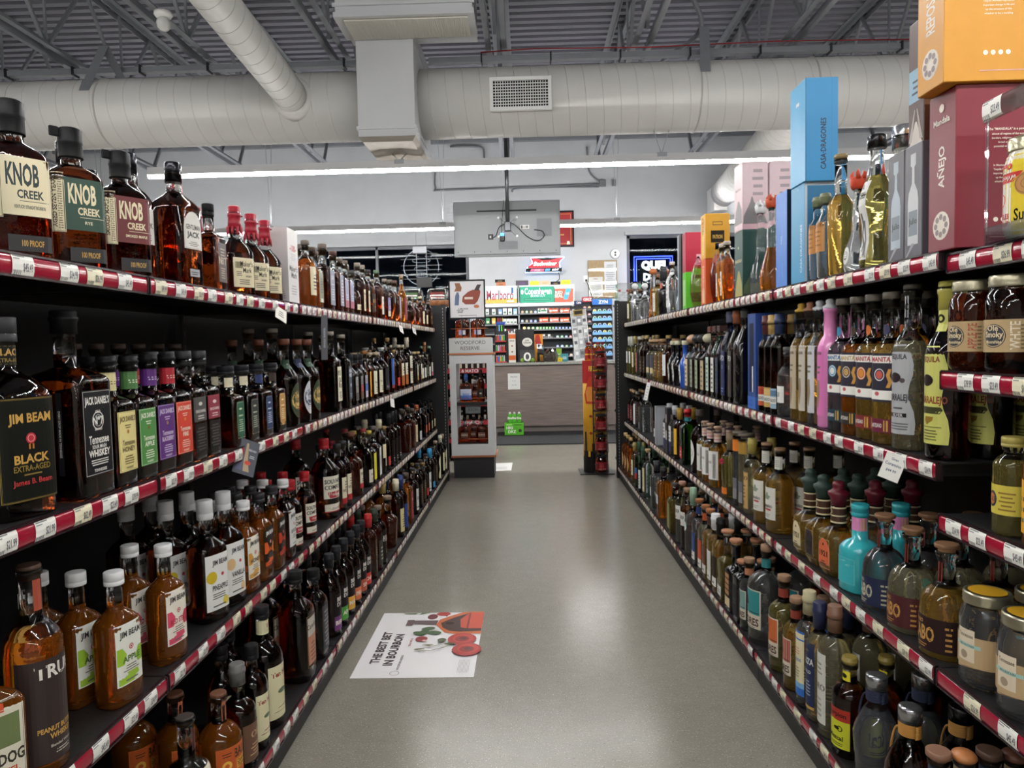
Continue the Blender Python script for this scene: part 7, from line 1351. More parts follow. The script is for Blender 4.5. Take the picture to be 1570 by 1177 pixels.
def rowof(kind_, px0, px1, n, py, cols, lab, grp_, Y=CY2, sc=1., dz=0):
    names = []
    for i in range(n):
        px = px0+(px1-px0)*(i/(n-1) if n > 1 else .5); p = atY(px, py, Y+.01); c = cols[i % len(cols)]
        me = pack_mesh(kind_, c[0], c[1]); o = put(me.name, me, None, (p.x, Y+.01, p.z+dz)); o.scale = (sc, sc, sc)
        tag(o, '%s %s, %s of its row %s' % (c[2], CATS[kind_] if kind_ != 'roll' else 'box', ORD[i], lab), CATS[kind_], grp_)
G_, W__, B_, O_, R_, K_, Y_ = ('#3f8f5a', '#d8d8c8', 'green'), ('#e4e4e2', '#6a8a7a', 'white'), ('#4a6ab8', '#c8d0e8', 'blue'), ('#d0542c', '#f0dcd0', 'orange-red'), ('#b02a34', '#e8c8c8', 'red'), ('#2a2a2e', '#8a8a8c', 'black'), ('#d8c84a', '#f0ecc0', 'yellow')
S1 = ROWS_L
rowof('pack', 747, 767, 3, S1[0], [W__, W__, ('#8aa8c8', '#e0e4ea', 'grey-blue')], 'under the wheat field header', 'cigarette packs behind the counter', sc=.95)
rowof('pack', 774, 782, 2, S1[0], [W__], 'in the middle of the upper shelf', 'cigarette packs behind the counter', sc=1.05)
rowof('pack', 788, 792, 1, S1[0], [('#9cc4e0', '#e8f0f4', 'sky blue')], 'at the end of the upper shelf', 'cigarette packs behind the counter', sc=1.)
rowof('pack', 748, 757, 2, S1[1], [G_, ('#c8a84a', '#e8dca8', 'mustard')], 'on the second shelf', 'cigarette packs behind the counter')
rowof('pack', 774, 790, 4, S1[1], [W__], 'on the second shelf, white run', 'cigarette packs behind the counter', sc=.9)
rowof('pack', 774, 790, 4, S1[2], [W__, ('#8a3a4a', '#e8e0e0', 'maroon'), ('#4a4a50', '#d8d8d8', 'grey'), W__], 'on the third shelf', 'cigarette packs behind the counter', sc=.75)
rowof('tin', 801, 821, 4, ROWS_R[0], [('#8a6a4a', '#c8b89a', 'brown'), G_, ('#7a8a4a', '#c8b89a', 'olive'), ('#4a7a9a', '#c8d8e0', 'teal')], 'below the green header', 'tobacco tins behind the counter', sc=.72)
rowof('tin', 801, 821, 4, ROWS_R[1], [('#5a7a9a', '#d8e0e8', 'steel blue'), ('#6a6a5a', '#c8c8a8', 'olive grey'), B_, B_], 'on the second tin shelf', 'tobacco tins behind the counter', sc=.72)
rowof('tin', 804, 824, 4, ROWS_R[2], [('#c0a04a', '#e8dca8', 'gold'), G_, G_, G_], 'on the third tin shelf', 'tobacco tins behind the counter', sc=.78)
rowof('wide', 832, 866, 3, ROWS_R[0], [('#e4dcd8', '#3f8f6a', 'white'), O_, O_], 'under the coral header', 'tobacco cartons behind the counter', sc=.9)
rowof('wide', 834, 866, 3, ROWS_R[1], [O_, ('#e0705a', '#f0e4dc', 'coral'), O_], 'on the second shelf', 'tobacco cartons behind the counter', sc=.88)
rowof('tin', 828, 874, 8, ROWS_R[0]-5.5, [('#e8e4de', '#8a4a3a', 'white')], 'on top of the orange cartons', 'tobacco tins behind the counter', sc=.4)
rowof('roll', 829, 848, 5, ROWS_R[2], [('#8ac88a', '#d8f0d0', 'light green')], 'in the filter row', 'filter boxes behind the counter', sc=.8)
rowof('roll', 853, 874, 5, ROWS_R[2], [('#7a9ad8', '#d8e0f0', 'light blue')], 'in the filter row', 'filter boxes behind the counter', sc=.8)
rowof('tin', 855, 875, 4, ROWS_R[3], [('#8ab0a0', '#d0e0d8', 'grey-green'), ('#3fa060', '#c8e8d0', 'bright green'), ('#6a8ac0', '#d0dcf0', 'periwinkle'), ('#c05060', '#f0d0d4', 'rose')], 'on the fourth tin shelf', 'tobacco tins behind the counter', sc=.72)
rowof('tin', 855, 876, 4, ROWS_R[4], [B_, ('#6aa0d8', '#d8e8f4', 'sky'), ('#4a8a4a', '#c8e0c0', 'leaf green'), ('#4a7aa0', '#c8d8e4', 'slate')], 'on the fifth tin shelf', 'tobacco tins behind the counter', sc=.72)
rowof('tin', 858, 876, 3, ROWS_R[5], [('#d8a88a', '#f0e4dc', 'peach'), ('#5a5a7a', '#d0d0e0', 'indigo'), ('#c8b0a0', '#f0e8e0', 'beige')], 'on the lowest tin shelf', 'tobacco tins behind the counter', sc=.8)
rowof('pack', 834, 846, 4, ROWS_R[3], [('#d8d8d8', '#3a3a3a', 'white'), K_, W__, K_], 'beside the lower tins', 'cigarette packs behind the counter', sc=.7)
# boxes standing on top of the shelving
for px0, px1, py0, py1, c, c2, l in ((759, 774, 429, 433.5, '#1c1c1e', '#a89868', 'black box lying on a copper one on the tobacco shelving'), (761, 775, 433.5, 439.5, '#b0704e', '#4a3a34', 'copper brown box on the tobacco shelving'), (791, 810, 430, 438.5, '#4a444e', '#6a4a8a', 'dark plum box on the tobacco shelving'), (812.5, 826, 432, 439, '#d8dc3a', '#a8a82a', 'yellow box beside a salmon box on the tobacco shelving'), (827, 843, 432, 439, '#e0b090', '#c88a6a', 'salmon box on the tobacco shelving'), (844.5, 859, 433, 438.5, '#242426', '#a88a68', 'low black box on the tobacco shelving'), (860, 875, 430.5, 438, '#ccd832', '#8a9a2a', 'bright lime-yellow box at the end of the tobacco shelving')):
    a_ = rY(px0, py0, px1, py1, CY2+.05); zb = max(a_[2], zt+.016) if '1c1c1e' not in c else a_[2]
    hh = a_[3]-a_[2]
    if c == '#1c1c1e': zb = zt+.016+.062
    if c == '#b0704e': hh = .061
    board('product_box', a_[0], a_[1], zb, zb+hh, CY2+.05, c, [ln(.3, .7, 2, c2, .6)], .12, label=l, category='box')
# narrow racks right of the shelving
def rack(name, px0, px1, py0, py1, col, rows, kind_, n, cols, lab, labi, hdr=None, Y=CY2-.02, sc=.7):
    x0, x1, z0, z1 = rY(px0, py0, px1, py1, Y); e = empty(name, ((x0+x1)/2, Y, z0), label=lab, category='rack'); w = x1-x0; h = z1-z0
    m = MB(); m.span(-w/2, w/2, .08, .1, -z0, h); m.span(-w/2-.006, -w/2, 0, .1, -z0, h); m.span(w/2, w/2+.006, 0, .1, -z0, h); m.build('frame', paint('#3a3d44'), e)
    if hdr: board('header', -w/2, w/2, h*.90, h*1.0, -.01, hdr[0], [T(hdr[1], .5, .6, WH, .1, b=.05)], .01, e)
    for i in range(rows):
        z = h*.87*(i+.0)/rows; MB().span(-w/2, w/2, 0, .08, z, z+.006).build('shelf', M_gry, e)
        MB().span(-w/2, w/2, -.006, .0, z-.004, z+h*.87/rows*.34).build('label_strip', paint(col), e)
        for j in range(n):
            c = cols[(i*n+j) % len(cols)] if kind_ != 'tin2' else cols[i % len(cols)]
            me = pack_mesh(kind_, c[0], c[1]); o = put(me.name, me, None, ((x0+x1)/2-w/2+w*(j+.5)/n, Y+.004, z0+z+.0065+h*.87/rows*.1)); s_ = sc*w/n/.07; o.scale = (s_, s_, s_)
            tag(o, '%s %s, %s in row %s of the %s' % (c[2], CATS[kind_], ORD[j], ORD[i], labi), CATS[kind_], 'stock of the '+labi)
    return e
rack('tin_rack', 909, 938, 458, 545, '#7ab0e0', 7, 'tin', 4, [('#e4eaec', '#4aa060', 'white and green'), ('#dfe8ea', '#3f9a70', 'white and green'), ('#dfe4ea', '#3a6ab0', 'white and blue'), ('#e0e6ee', '#5a9ad8', 'white and sky blue'), ('#ece8c8', '#c8c04a', 'pale yellow')], 'tall rack of round tins with blue strips and blue header behind the counter', 'blue tin rack', ('#2a6cc0', 'ZYN'))
rack('tin_rack', 894, 907, 455, 530, '#4a4a50', 6, 'tin', 2, [('#c88a90', '#e0c0c4', 'pink'), ('#c07a80', '#d8b0b4', 'rose'), ('#c89a70', '#e0c8a8', 'tan')], 'narrow black rack of pink tins behind the counter', 'pink tin rack', ('#a82c34', 'GRIZ'))
rack('pouch_rack', 881.5, 892.5, 461, 520, '#8a8a90', 4, 'pack', 3, [O_, R_, ('#5a5a8a', '#c8c8e0', 'violet'), K_, W__], 'narrow pouch rack with navy header beside the tobacco shelving', 'pouch rack', ('#232f5c', 'ON'))
# things on the counter top
ZC = .921
def ctop(px0, px1, py0, Y=9.42): a_ = rY(px0, py0, px1, 556, Y); return a_[0], a_[1], ZC, a_[3]
x0, x1, z0, z1 = ctop(760, 779, 507); e = empty('lighter_rack', ((x0+x1)/2, 9.42, ZC), label='black three-tier lighter rack with red shelf edges on the counter', category='rack'); w = x1-x0; h = z1-z0
m = MB(); m.span(-w/2, w/2, .09, .10, 0, h); m.span(-w/2-.006, -w/2, 0, .1, 0, h); m.span(w/2-.03, w/2, 0, .1, 0, h); m.build('frame', M_dark, e)
for i in range(3):
    z = .012+i*h/3*.98; MB().span(-w/2, w/2-.03, -.01, .09, z-.008, z).build('shelf', M_dark, e); MB().span(-w/2, w/2-.03, -.014, -.01, z-.012, z+.006).build('shelf_edge', paint('#b83a38'), e)
    for j in range(5):
        c = [('#c84a3a', 'red'), ('#3a6ac8', 'blue'), ('#d8a83a', 'amber'), ('#4aa04a', 'green'), ('#b8b8c0', 'silver'), ('#d04a8a', 'pink'), ('#7a4a2a', 'brown')][(i*3+j) % 7]
        o = put('lighter', pack_mesh('lighter', c[0], '#a8a8ac'), None, ((x0+x1)/2-w/2+.016+j*(w-.05)/5, 9.43, ZC+z+.0005)); tag(o, '%s lighter, %s on the %s tier of the lighter rack' % (c[1], ORD[j], ('bottom', 'middle', 'top')[i]), 'lighter', 'lighters in the counter rack')
x0, x1, z0, z1 = ctop(761, 774, 484, 9.5); e = empty('torch_lighter_stand', ((x0+x1)/2, 9.55, ZC), label='blue stand of long torch lighters rising behind the lighter rack', category='stand'); w = x1-x0; h = z1-z0
m = MB(); m.tube([(0, 0, 0), (0, 0, h*.8)], .012, 8); m.build('post', M_dark, e); m = MB(); m.box((0, 0, h*.84), (w, .08, .04), 0, bev=.006); m.build('tray', paint('#2a4aa8'), e)
for j, c in enumerate(('#2a2a30', '#6ab0e0', '#6ac83a', '#2a2a30')):
    m = MB(); m.box((-w*.36+j*w*.24, -.02, h*.73), (.018, .018, .13), 0); m.build('torch_lighter', [paint(c)], e)
for j, c in enumerate(('#b02a2a', '#8a1c2c', '#b8a83a')): MB().box((-w*.25+j*w*.24, 0, h*.92), (.02, .02, .05)).build('torch_lighter', paint(c), e)
x0, x1, z0, z1 = ctop(780.5, 790, 510); board('tin_display', x0, x1, z0, z1, 9.40, '#e0ddd6', [('b', -1, 1, .8, .95, '#d8662a'), ('b', -1, 1, .08, .24, '#d8662a'), T('SNUS', .73, .05, '#3a3a3c', 0, b=.03, mw=.8), ('d', 0, .56, .3, '#7a5a4a', .2), ('d', 0, .36, .3, '#7a5a4a', .2)], .08, label='narrow white and orange upright display on the counter', category='display')
x0, x1, z0, z1 = ctop(791, 819, 504, 9.55); e = empty('cigar_case', ((x0+x1)/2, 9.55, ZC), label='black open-fronted counter case with a white oval sign', category='display case'); w = x1-x0; h = z1-z0
m = MB(); m.span(-w/2, w/2, .14, .15, 0, h); m.span(-w/2, -w/2+.01, 0, .15, 0, h); m.span(w/2-.01, w/2, 0, .15, 0, h*.75); m.span(-w/2, w/2, .0, .15, 0, .01); m.span(-w*.4, w*.45, -.005, .0, .01, h*.74); m.build('case', M_dark, e)
a = Flat(-w*.22, w*.3, h*.46, h*.74, -.008); a.disc(.02, h*.6, w*.27, '#e4e2da', h*.135); a.text('1797', .02, h*.65, h*.05, '#3a3a3a', .02); a.text('CIGARS', .02, h*.585, h*.05, '#3a3a3a', .02); a.m.build('oval_sign', a.mats, e)
x0, x1, z0, z1 = ctop(797, 820, 536, 9.36); e = empty('clear_tub', ((x0+x1)/2, 9.36, ZC), label='clear tub with green balls and an oval label on the counter', category='tub'); w = x1-x0; h = z1-z0
m = MB(); m.span(-w/2, w/2, -.06, .07, 0, h); m.build('tub', clear_sheet('tub_plastic', (.86, .9, .9), .08), e)
a = Flat(-w*.25, w*.25, h*.1, h*.85, -.063); a.disc(0, h*.45, w*.24, '#e6e6e2', h*.36); a.disc(0, h*.45, w*.12, '#4a4a4c', h*.22); a.m.build('label', a.mats, e)
for j, (dx, dy) in enumerate(((-.33, -.02), (.33, -.02), (-.3, .03), (.1, .035), (.36, .036))):
    p_ = (e.location.x+dx*w, 9.36+dy, ZC+.0282); m = MB(); m.lathe([(.002, -.026)]+[(.026*math.cos(t), .026*math.sin(t)) for t in arc(9, -1.4, 1.4)]+[(.002, .026)], 14); m.build('green_ball', paint('#9ac83a'), loc=p_, label='green ball in the clear tub, %s of five' % ORD[j], category='ball', group='green balls in the clear tub')
x0, x1, z0, z1 = ctop(820, 832, 512, 9.6); board('snack_bag', x0, x1, ZC, z1, 9.6, '#e0962c', [('p', [(.55, -.6, .8), (.75, -.9, .5), (.98, -.7, .2)], '#c03020'), ('p', [(.2, .2, .9), (.4, .4, 1)], '#e8c04a')], .05, label='tall yellow and red display pack behind the card reader', category='display pack')
x0, x1, z0, z1 = ctop(822, 834, 529, 9.38); e = empty('card_reader', ((x0+x1)/2, 9.38, ZC), label='black payment terminal on a post with a white receipt', category='payment terminal')
m = MB(); m.box((0, 0, .006), (.11, .1, .012), 0, bev=.003); m.tube([(-.02, 0, .01), (-.02, .01, .13)], .018, 10); m.build('post', M_dark, e); m = MB(); m.M = Matrix.Translation((.01, -.01, .16)) @ Matrix.Rotation(.9, 4, 'X') @ Matrix.Rotation(.3, 4, 'Y'); m.box((0, 0, 0), (.085, .15, .035), 0, bev=.006); m.box((0, .02, .019), (.06, .05, .004), 1); m.build('keypad', [M_dark, paint('#8a9096')], e)
m = MB(); m.M = Matrix.Translation((-.01, .0, .205)) @ Matrix.Rotation(.7, 4, 'X'); m.box((0, 0, 0), (.065, .09, .004)); m.build('receipt', M_wht, e)
x0, x1, z0, z1 = ctop(833, 856, 534, 9.4); e = empty('clear_dome', ((x0+x1)/2, 9.45, ZC), label='crinkled clear plastic bag on the counter beside the card reader', category='plastic bag'); w = x1-x0; h = z1-z0
m = MB(); r = random.Random(2); m.loft([[(q*w/2*math.cos(t)*(1+r.uniform(-.08, .08)), q*.1*math.sin(t)*(1+r.uniform(-.1, .1)), z*h) for t in arc(15, 0, 2*PI)[:-1]] for z, q in ((0, .8), (.15, 1), (.5, .95), (.8, .7), (1., .35))], 0, True, False); m.build('bag', clear_sheet('crinkle_plastic', (.66, .64, .6), .16), e)
m = MB(); m.loft([[(q*w*.33*math.cos(t)*(1+r.uniform(-.15, .15)), q*.06*math.sin(t), z*h) for t in arc(13, 0, 2*PI)[:-1]] for z, q in ((.02, .9), (.3, 1), (.7, .5))], 0, True, False); m.build('contents', paint('#5e564c', .6), e)
for px0, px1, py, c, c2, l, Y in ((853, 861, 534, '#8ab83a', '#d8e0a0', 'green pack behind the yellow one on the counter', 9.62), (855, 862, 548, '#e0c82a', '#a8901c', 'small yellow pack on the counter', 9.45), (860, 871, 542, '#3a8a9a', '#d0e4e8', 'teal and white box on the counter', 9.5)):
    x0, x1, z0, z1 = ctop(px0, px1, py, Y); board('product_box', x0, x1, ZC, z1, Y, c, [ln(.3, .7, 2, c2, .7)], .06, label=l, category='box')
x0, x1, z0, z1 = rY(882, 470, 905, 556, 9.5); e = empty('gift_card_rack', ((x0+x1)/2, 9.5, ZC), label='leaning white card rack with grey pockets on the counter end', category='rack'); w = (x1-x0); h = z1-ZC; 
m = MB(); S_ = Matrix.Rotation(-.09, 4, 'Y'); m.M = S_; m.span(-w/2, w/2, .0, .02, .0, h*.95); m.span(-w/2, -w/2+.012, -.03, .02, 0, h*.95); m.span(w/2-.012, w/2, -.03, .02, 0, h*.95); m.build('frame', M_wht, e)
for i in range(4):
    for j in range(3):
        m = MB(); m.M = S_; cx = -w/2+w*(j+.5)/3; cz = h*(.06+i*.20); m.box((cx, -.012, cz+h*.08), (w*.27, .01, h*.16), 0); m.box((cx, -.018, cz+h*.09), (w*.18, .002, h*.06), 1); m.build('card', [paint(('#b8bcc0', '#d8dadc', '#8a8e94')[(i+j*2) % 3]), paint('#5a5e64' if (i+j) % 2 else '#eceef0')], e)
m = MB(); m.M = S_; m.box((.0, -.02, h*.90), (w*.6, .03, h*.1), 0); m.box((0, -.036, h*.90), (w*.5, .002, h*.07), 1); m.box((-w*.1, -.01, h*1.0), (w*.8, .06, h*.05), 2); m.build('topper', [paint('#b89a4a'), paint('#2a2418'), M_dark], e)

# ---------------------------------------------------------------- bourbon display stand by the whiskey end unit
DXc, DYf = -.497, 6.12
e = empty('display_stand', (DXc, DYf, 0), label='white bourbon display stand with copper trim, framed poster and open windows', category='display stand')
w = .375; hw = w/2; D_ = .33; M_cop = mat('copper_trim', '#b8744e', .35, .6); M_dw = mat('display_white', '#d4d5d6', .45)
m = MB(); m.span(-hw+.015, hw-.01, .02, D_, 0, .185); m.build('plinth', mat('plinth_dark', '#242326', .5), e)
MB().span(-hw-.005, hw+.015, -.01, D_+.01, .185, .2).build('copper_edge', M_cop, e); MB().span(-hw-.01, hw+.01, -.01, D_+.01, 1.075, 1.09).build('copper_edge', M_cop, e)
m = MB(); m.span(-hw, hw, 0, D_, .2, .30); m.span(-hw, hw, 0, D_, 1.0, 1.075)
for s_ in (-1, 1): m.span(s_*hw, s_*(hw-.055), 0, D_, .3, 1.0)
m.build('cabinet', M_dw, e)
m = MB(); m.span(-hw+.055, hw-.055, .0, D_, .635, .665); m.span(-hw+.055, hw-.055, .0, D_, .3, .31); m.build('window_shelf', M_dark, e)
for z in (.345, .70):
    m = MB(); m.tube([(-hw+.055, -.004, z), (hw-.055, -.004, z)], .003, 6); m.build('bottle_rail', M_cop, e)
board('name_header', -hw-.0, hw-.01, 1.09, 1.22, .0, '#cbccca', [T('WOODFORD', .70, .24, '#4a3a34', 0, b=.0, mw=.8), T('RESERVE', .32, .24, '#4a3a34', 0, b=.0, mw=.64)], D_*.8, e)
m = MB(); m.span(-hw+.03, hw-.02, .0, D_*.8, 1.22, 1.225); m.tube([(-hw+.02, -.002, 1.30), (hw-.03, -.002, 1.30)], .003, 6); m.build('top_tray', M_cop, e)
m = MB()
for x in (-.07, .055): m.tube([(x, -.012, 1.22), (x, -.012, 1.42)], .0045, 6)
m.build('poster_post', M_dark, e)
board('poster', -.165, .125, 1.395, 1.705, -.016, '#dcd9dc', [('p', [(.72, -.75, -.35), (.82, -.65, -.3), (.95, -.72, -.42)], '#8a5a3a'), ('p', [(.34, -.75, -.5), (.6, -.7, -.45), (.7, -.6, -.5)], '#5a6a8a'), ('p', [(.36, -.1, .45), (.44, -.3, .62), (.58, -.25, .75), (.7, .05, .8), (.76, .35, .75)], '#8a3a26'), ('p', [(.74, .42, .7), (.9, .62, .85)], '#3a2a2c'), ('b', -.15, .35, .50, .56, '#d8c8b8'), ('b', -.2, .2, .0, .0, WH), T('A SPECTACLE', .24, .035, '#2a2a2c', -.25, b=.05, mw=.5), T('FOR THE', .195, .035, '#2a2a2c', -.42, b=.05), T('SENSES', .15, .035, '#2a2a2c', -.42, b=.05), ln(.05, .08, 1), ('d', .55, .3, .16, '#b06a3c', .1)], .008, e, frame='#17171a', ft=.012)
FLK = dict(D=.028, e=2.6, sh=.56, nk=.70, rn=.0145, a=1.8, b=.8)
bottle('wf', 'bourbon_bottle', 'flat amber-brown flask bourbon with black stopper', .215, .055, FLK, 'r', .66, ('screw', .0165, .86, 1., '#1c1a1a'), [L(.2, .4, .06, '#6a4a3c', T('RESERVE', .5, .3, '#d8c8b0'))], 22)
bottle('wfblue', 'bourbon_bottle', 'flat flask bourbon with blue and white painted label and blue neck', .24, .058, FLK, 'r', .66, ('foil', .0165, .74, 1., '#3a5a9a'), [L(.08, .46, .1, '#c8d0e0', ('b', -1, 1, .0, .4, '#4a6ab0'), ('b', -.6, .6, .4, .6, '#8a9ac8')), L(.5, .56, .08, '#2a1c18', name='script_band')], 22)
bottle('wfdark', 'bourbon_bottle', 'slender dark bourbon with long black neck', .28, .035, dict(RD, sh=.5), 'w', .7, ('foil', .014, .74, 1., '#2c1e1c'), [L(.12, .4, .045, '#2a2624', ('d', 0, .5, .5, '#c8c0b0', .3))], 20)
bottle('wftop', 'bourbon_bottle', 'large flask bourbon with lilac label', .19, .062, dict(FLK, sh=.7, nk=.82), 'r', .8, ('screw', .02, .9, 1., '#8a8478'), [L(.12, .34, .06, '#a8b0d8', ('b', .2, .9, .1, .9, '#e0dcd8'))], 22)
def dsp(k, dx, dy, z, lab): o = stock(k, DXc+dx, DYf+dy, z, 0, '', 0); ALL.pop(); o['label'] = lab; o['group'] = 'bottles in the bourbon display stand'; return o
dsp('wfblue', -.055, .06, .666, 'flat flask bourbon with blue and white label in upper display window'); dsp('wfdark', .075, .06, .666, 'slender dark bourbon in the upper display window'); dsp('wf', .02, .19, .666, 'flask bourbon half hidden at the back of the upper display window')
dsp('wf', -.075, .06, .311, 'amber flask bourbon beside the window post nearest the whiskey shelves, lower display window'); dsp('wf', .0, .125, .311, 'darker flask bourbon in the middle of the lower display window'); dsp('wf', .075, .06, .311, 'amber flask bourbon nearest the aisle in the lower display window')
dsp('wftop', -.075, .07, 1.2255, 'red-brown flask bourbon with lilac label on top of the display stand'); dsp('wftop', .06, .07, 1.2255, 'orange-lit flask bourbon with lilac label on top of the display stand, nearer the aisle')
board('window_card', DXc-.06, DXc+.07, .565, .633, DYf+.02, '#6e7074', [T('RICH', .5, .4, '#4a4c50', 0, mw=.7)], .003, label='small grey card hanging at the top of the lower display window', category='card')
# mix and match rack seen through the stand
e = empty('mini_bottle_rack', (-.62, 7.05, 0), label='black rack with red mix and match strips seen through the display stand', category='rack')
m = MB(); m.span(-.22, .22, .22, .24, 0, 1.06); m.span(-.23, -.22, 0, .24, 0, 1.06); m.span(.22, .23, 0, .24, 0, 1.06); m.build('frame', M_dark, e)
mz = [.22, .40, .585, .76, .915]
for i, z in enumerate(mz):
    MB().span(-.22, .22, .0, .22, z-.012, z).build('shelf', M_dark, e); board('sign_strip', -.22, .22, z-.035, z+.012, -.006, '#b0303a', [T('MIX & MATCH', .5, .7, '#e8dede', 0, b=.05, mw=.7)], .004, e)
bottle('mini', 'mini_bottle', 'miniature spirit bottle', .105, .016, dict(RD, rn=.008), 'w', .7, ('screw', .009, .86, 1., '#2a2a2c'), [L(.14, .55, .026, '#c8b8a4')], 12)
KIND['mini2'] = None; bottle('mini2', 'mini_bottle', 'miniature spirit bottle', .105, .016, dict(RD, rn=.008), 'a', .7, ('screw', .009, .86, 1., '#b8b8b8'), [L(.14, .55, .026, '#dcd8cc')], 12)
for i, z in enumerate(mz):
    for j in range(9):
        if abs(j-4) > 3: continue
        o = stock('mini' if (i+j) % 2 else 'mini2', -.62-.235+j*.058, 7.10, z+.0005, 0); ALL.pop(); o['label'] = '%s miniature bottle on the %s tier of the mix and match rack' % (ORD[j-1]+(' dark' if (i+j) % 2 else ' amber'), ORD[i]); o['group'] = 'miniatures in the mix and match rack'
# white sticker on the floor by the stand
pts = [atZ(a, b, .001) for a, b in ((757, 722), (784, 721), (786, 709), (759, 710))]
m = MB(); m.add([tuple(p) for p in pts], [(0, 1, 2, 3)]); c_ = sum(pts, Vector())/4
for k_ in range(3): q_ = pts[0]+(pts[3]-pts[0])*(.25+.1*k_)+Vector((.01, 0, .0006)); m.add([tuple(q_+Vector(d)) for d in ((0, 0, 0), (.11, 0, 0), (.11, .012, 0), (0, .012, 0))], [(0, 1, 2, 3)], 1)
m.build('floor_sticker', [mat('vinyl_white', '#e4e4e2', .4), paint('#9a9a9c')], label='white vinyl floor sticker beside the bourbon display stand', category='floor sticker')

# ---------------------------------------------------------------- cinnamon whiskey column and jar rack by the tequila end unit
e = empty('cardboard_column', (.585, 6.34, 0), label='red, yellow and black cinnamon whiskey cardboard column display', category='display')
w, h = .19, 1.0
def col_(u, v, o): t = u/.14; return (.105*math.sin(t), -.105*math.cos(t)-o*2, v)
a = Art(col_, 0, h, .42); a.W = lambda u, v, o: ((.11+o)*math.sin(u/.11), -(.11+o)*math.cos(u/.11), v)
a.m.tube([(0, 0, 0), (0, 0, h)], .108, 28, 0); a.mats = [paint('#c8941e')]
a.rect(-.34, .34, h*.80, h, '#a81c1e'); a.rect(-.34, .34, 0, h*.2, '#1a1718'); a.text('FIREBALL', 0, h*.93, .045, '#e8c23a', .06, .13)
for i in range(9):
    u = -.16+i*.04; a.rect(u, u+.022, h*.2, h*(.2+.02+.05*((i*7) % 4)), '#1a1718') if i % 2 else a.rect(u, u+.022, h*.15, h*.2, '#c8941e')
a.poly([(h*.62, -.1, .0), (h*.7, -.12, .02), (h*.78, -.09, -.01), (h*.86, -.06, -.03)], '#b8381c'); a.poly([(h*.64, -.085, -.015), (h*.72, -.1, .0), (h*.77, -.08, -.02)], '#d88a3a')
for i in range(6): a.disc(-.05+.04*(i % 3), h*(.36+.05*i), .016, '#8a2a1c', .012)
a.m.build('column', a.mats, e)
m = MB(); m.box((0, 0, .004), (.3, .3, .008)); m.build('base_plate', M_dark, e)
bottle('fire', 'cinnamon_whiskey_bottle', 'small cinnamon whiskey bottle', .16, .024, dict(RD, rn=.010), 'a', .8, ('screw', .0115, .86, 1., '#8a1c1e'), [L(.1, .6, .05, '#b02a22', ('b', -1, 1, .4, .55, '#e0b03a'))], 14)
for j, (dx, dy) in enumerate(((-.065, -.02), (-.02, -.06), (.035, -.055), (.07, -.01), (-.04, .05), (.03, .05))):
    o = stock('fire', .585+dx, 6.34+dy, 1.0005, 0); ALL.pop(); o['label'] = 'small red cinnamon whiskey bottle on the cardboard column, %s of six' % ORD[j]; o['group'] = 'bottles on the cardboard column'
e = empty('wire_jar_rack', (.615, 6.15, 0), label='black wire rack of lidded red jars by the tequila end unit', category='wire rack')
m = MB()
for x in (-.06, .06): m.tube([(x, .075, .0), (x, .075, 1.18)], .004, 5)
JZ = [.03, .205, .385, .565, .745, .93]
m.build('post', M_dark, e)
for i, z in enumerate(JZ):
    m = MB(); m.tube([(.062*math.cos(t), -.01+.062*math.sin(t), z) for t in arc(17, 0, 2*PI)], .0022, 4)
    for t in arc(5, PI+.3, 2*PI-.3): m.tube([(.062*math.cos(t), -.01+.062*math.sin(t), z), (.062*math.cos(t), -.01+.062*math.sin(t), z+.075)], .002, 4)
    m.tube([(.062*math.cos(t), -.01+.062*math.sin(t), z+.075) for t in arc(13, PI+.2, 2*PI-.2)], .0022, 4); m.tube([(-.06, .06, z), (.06, .06, z)], .003, 4)
    for t in (PI, PI*1.25, PI*1.5): m.tube([(.055*math.cos(t), -.01+.055*math.sin(t), z+.001), (-.055*math.cos(t), -.01-.055*math.sin(t), z+.001)], .0016, 4)
    m.build('jar_cradle', M_dark, e)
bottle('rjar', 'candy_jar', 'clear jar of red pickled sausages with black lid', .15, .052, jar, 'r', .84, ('screw', .049, .87, 1., '#1a1a1c'), [L(.14, .62, .15, '#8c1c24', ('b', -.3, .2, .3, .8, '#b8343a'), ln(.1, .24, 2, '#d8a8a0'))], 22, cat='jar')
for i, z in enumerate(JZ):
    o = stock('rjar', .615, 6.14, z+.004, 0); ALL.pop(); o['label'] = 'black-lidded jar with red label in the wire rack, %s from the floor' % ORD[i]; o['group'] = 'jars in the wire rack'

# ---------------------------------------------------------------- packs on the end units
def bun(x, z, w, lab, cols):
    e = empty('bun_pack', (x, 6.24, z), label=lab, category='bun pack', group='bun packs on the end unit')
    m = MB(); m.loft([[(q*w/2*math.copysign(abs(math.cos(t))**.5, math.cos(t)), q*.12*math.copysign(abs(math.sin(t))**.5, math.sin(t)), zz) for t in arc(25, 0, 2*PI)[:-1]] for zz, q in ((0.002, .92), (.03, 1), (.10, .97), (.15, .88), (.165, .7))]); m.build('clamshell', clear_sheet('clamshell', (.93, .94, .95), .14), e)
    m = MB()
    for i in range(3): m.lathe([(.002, .01), (.05, .012), (.055, .035), (.045, .06), (.02, .068)], 14, 0, (-w*.28+i*w*.28, 0, 0))
    m.build('buns', paint('#b0703c', .7), e)
    a = Flat(-w*.3, w*.3, .075, .13, -.10); a.rect(-w*.3, w*.3, .075, .13, cols); a.rect(-w*.25, w*.25, .095, .11, '#e0c8c0'); a.m.build('label', a.mats, e)
bun(-.78, 1.4905, .20, 'clear pack of buns with red label, at the aisle end of the end unit', '#a83a30'); bun(-1.0, 1.4905, .18, 'clear pack of buns with green label, further from the aisle', '#5a8a4a')
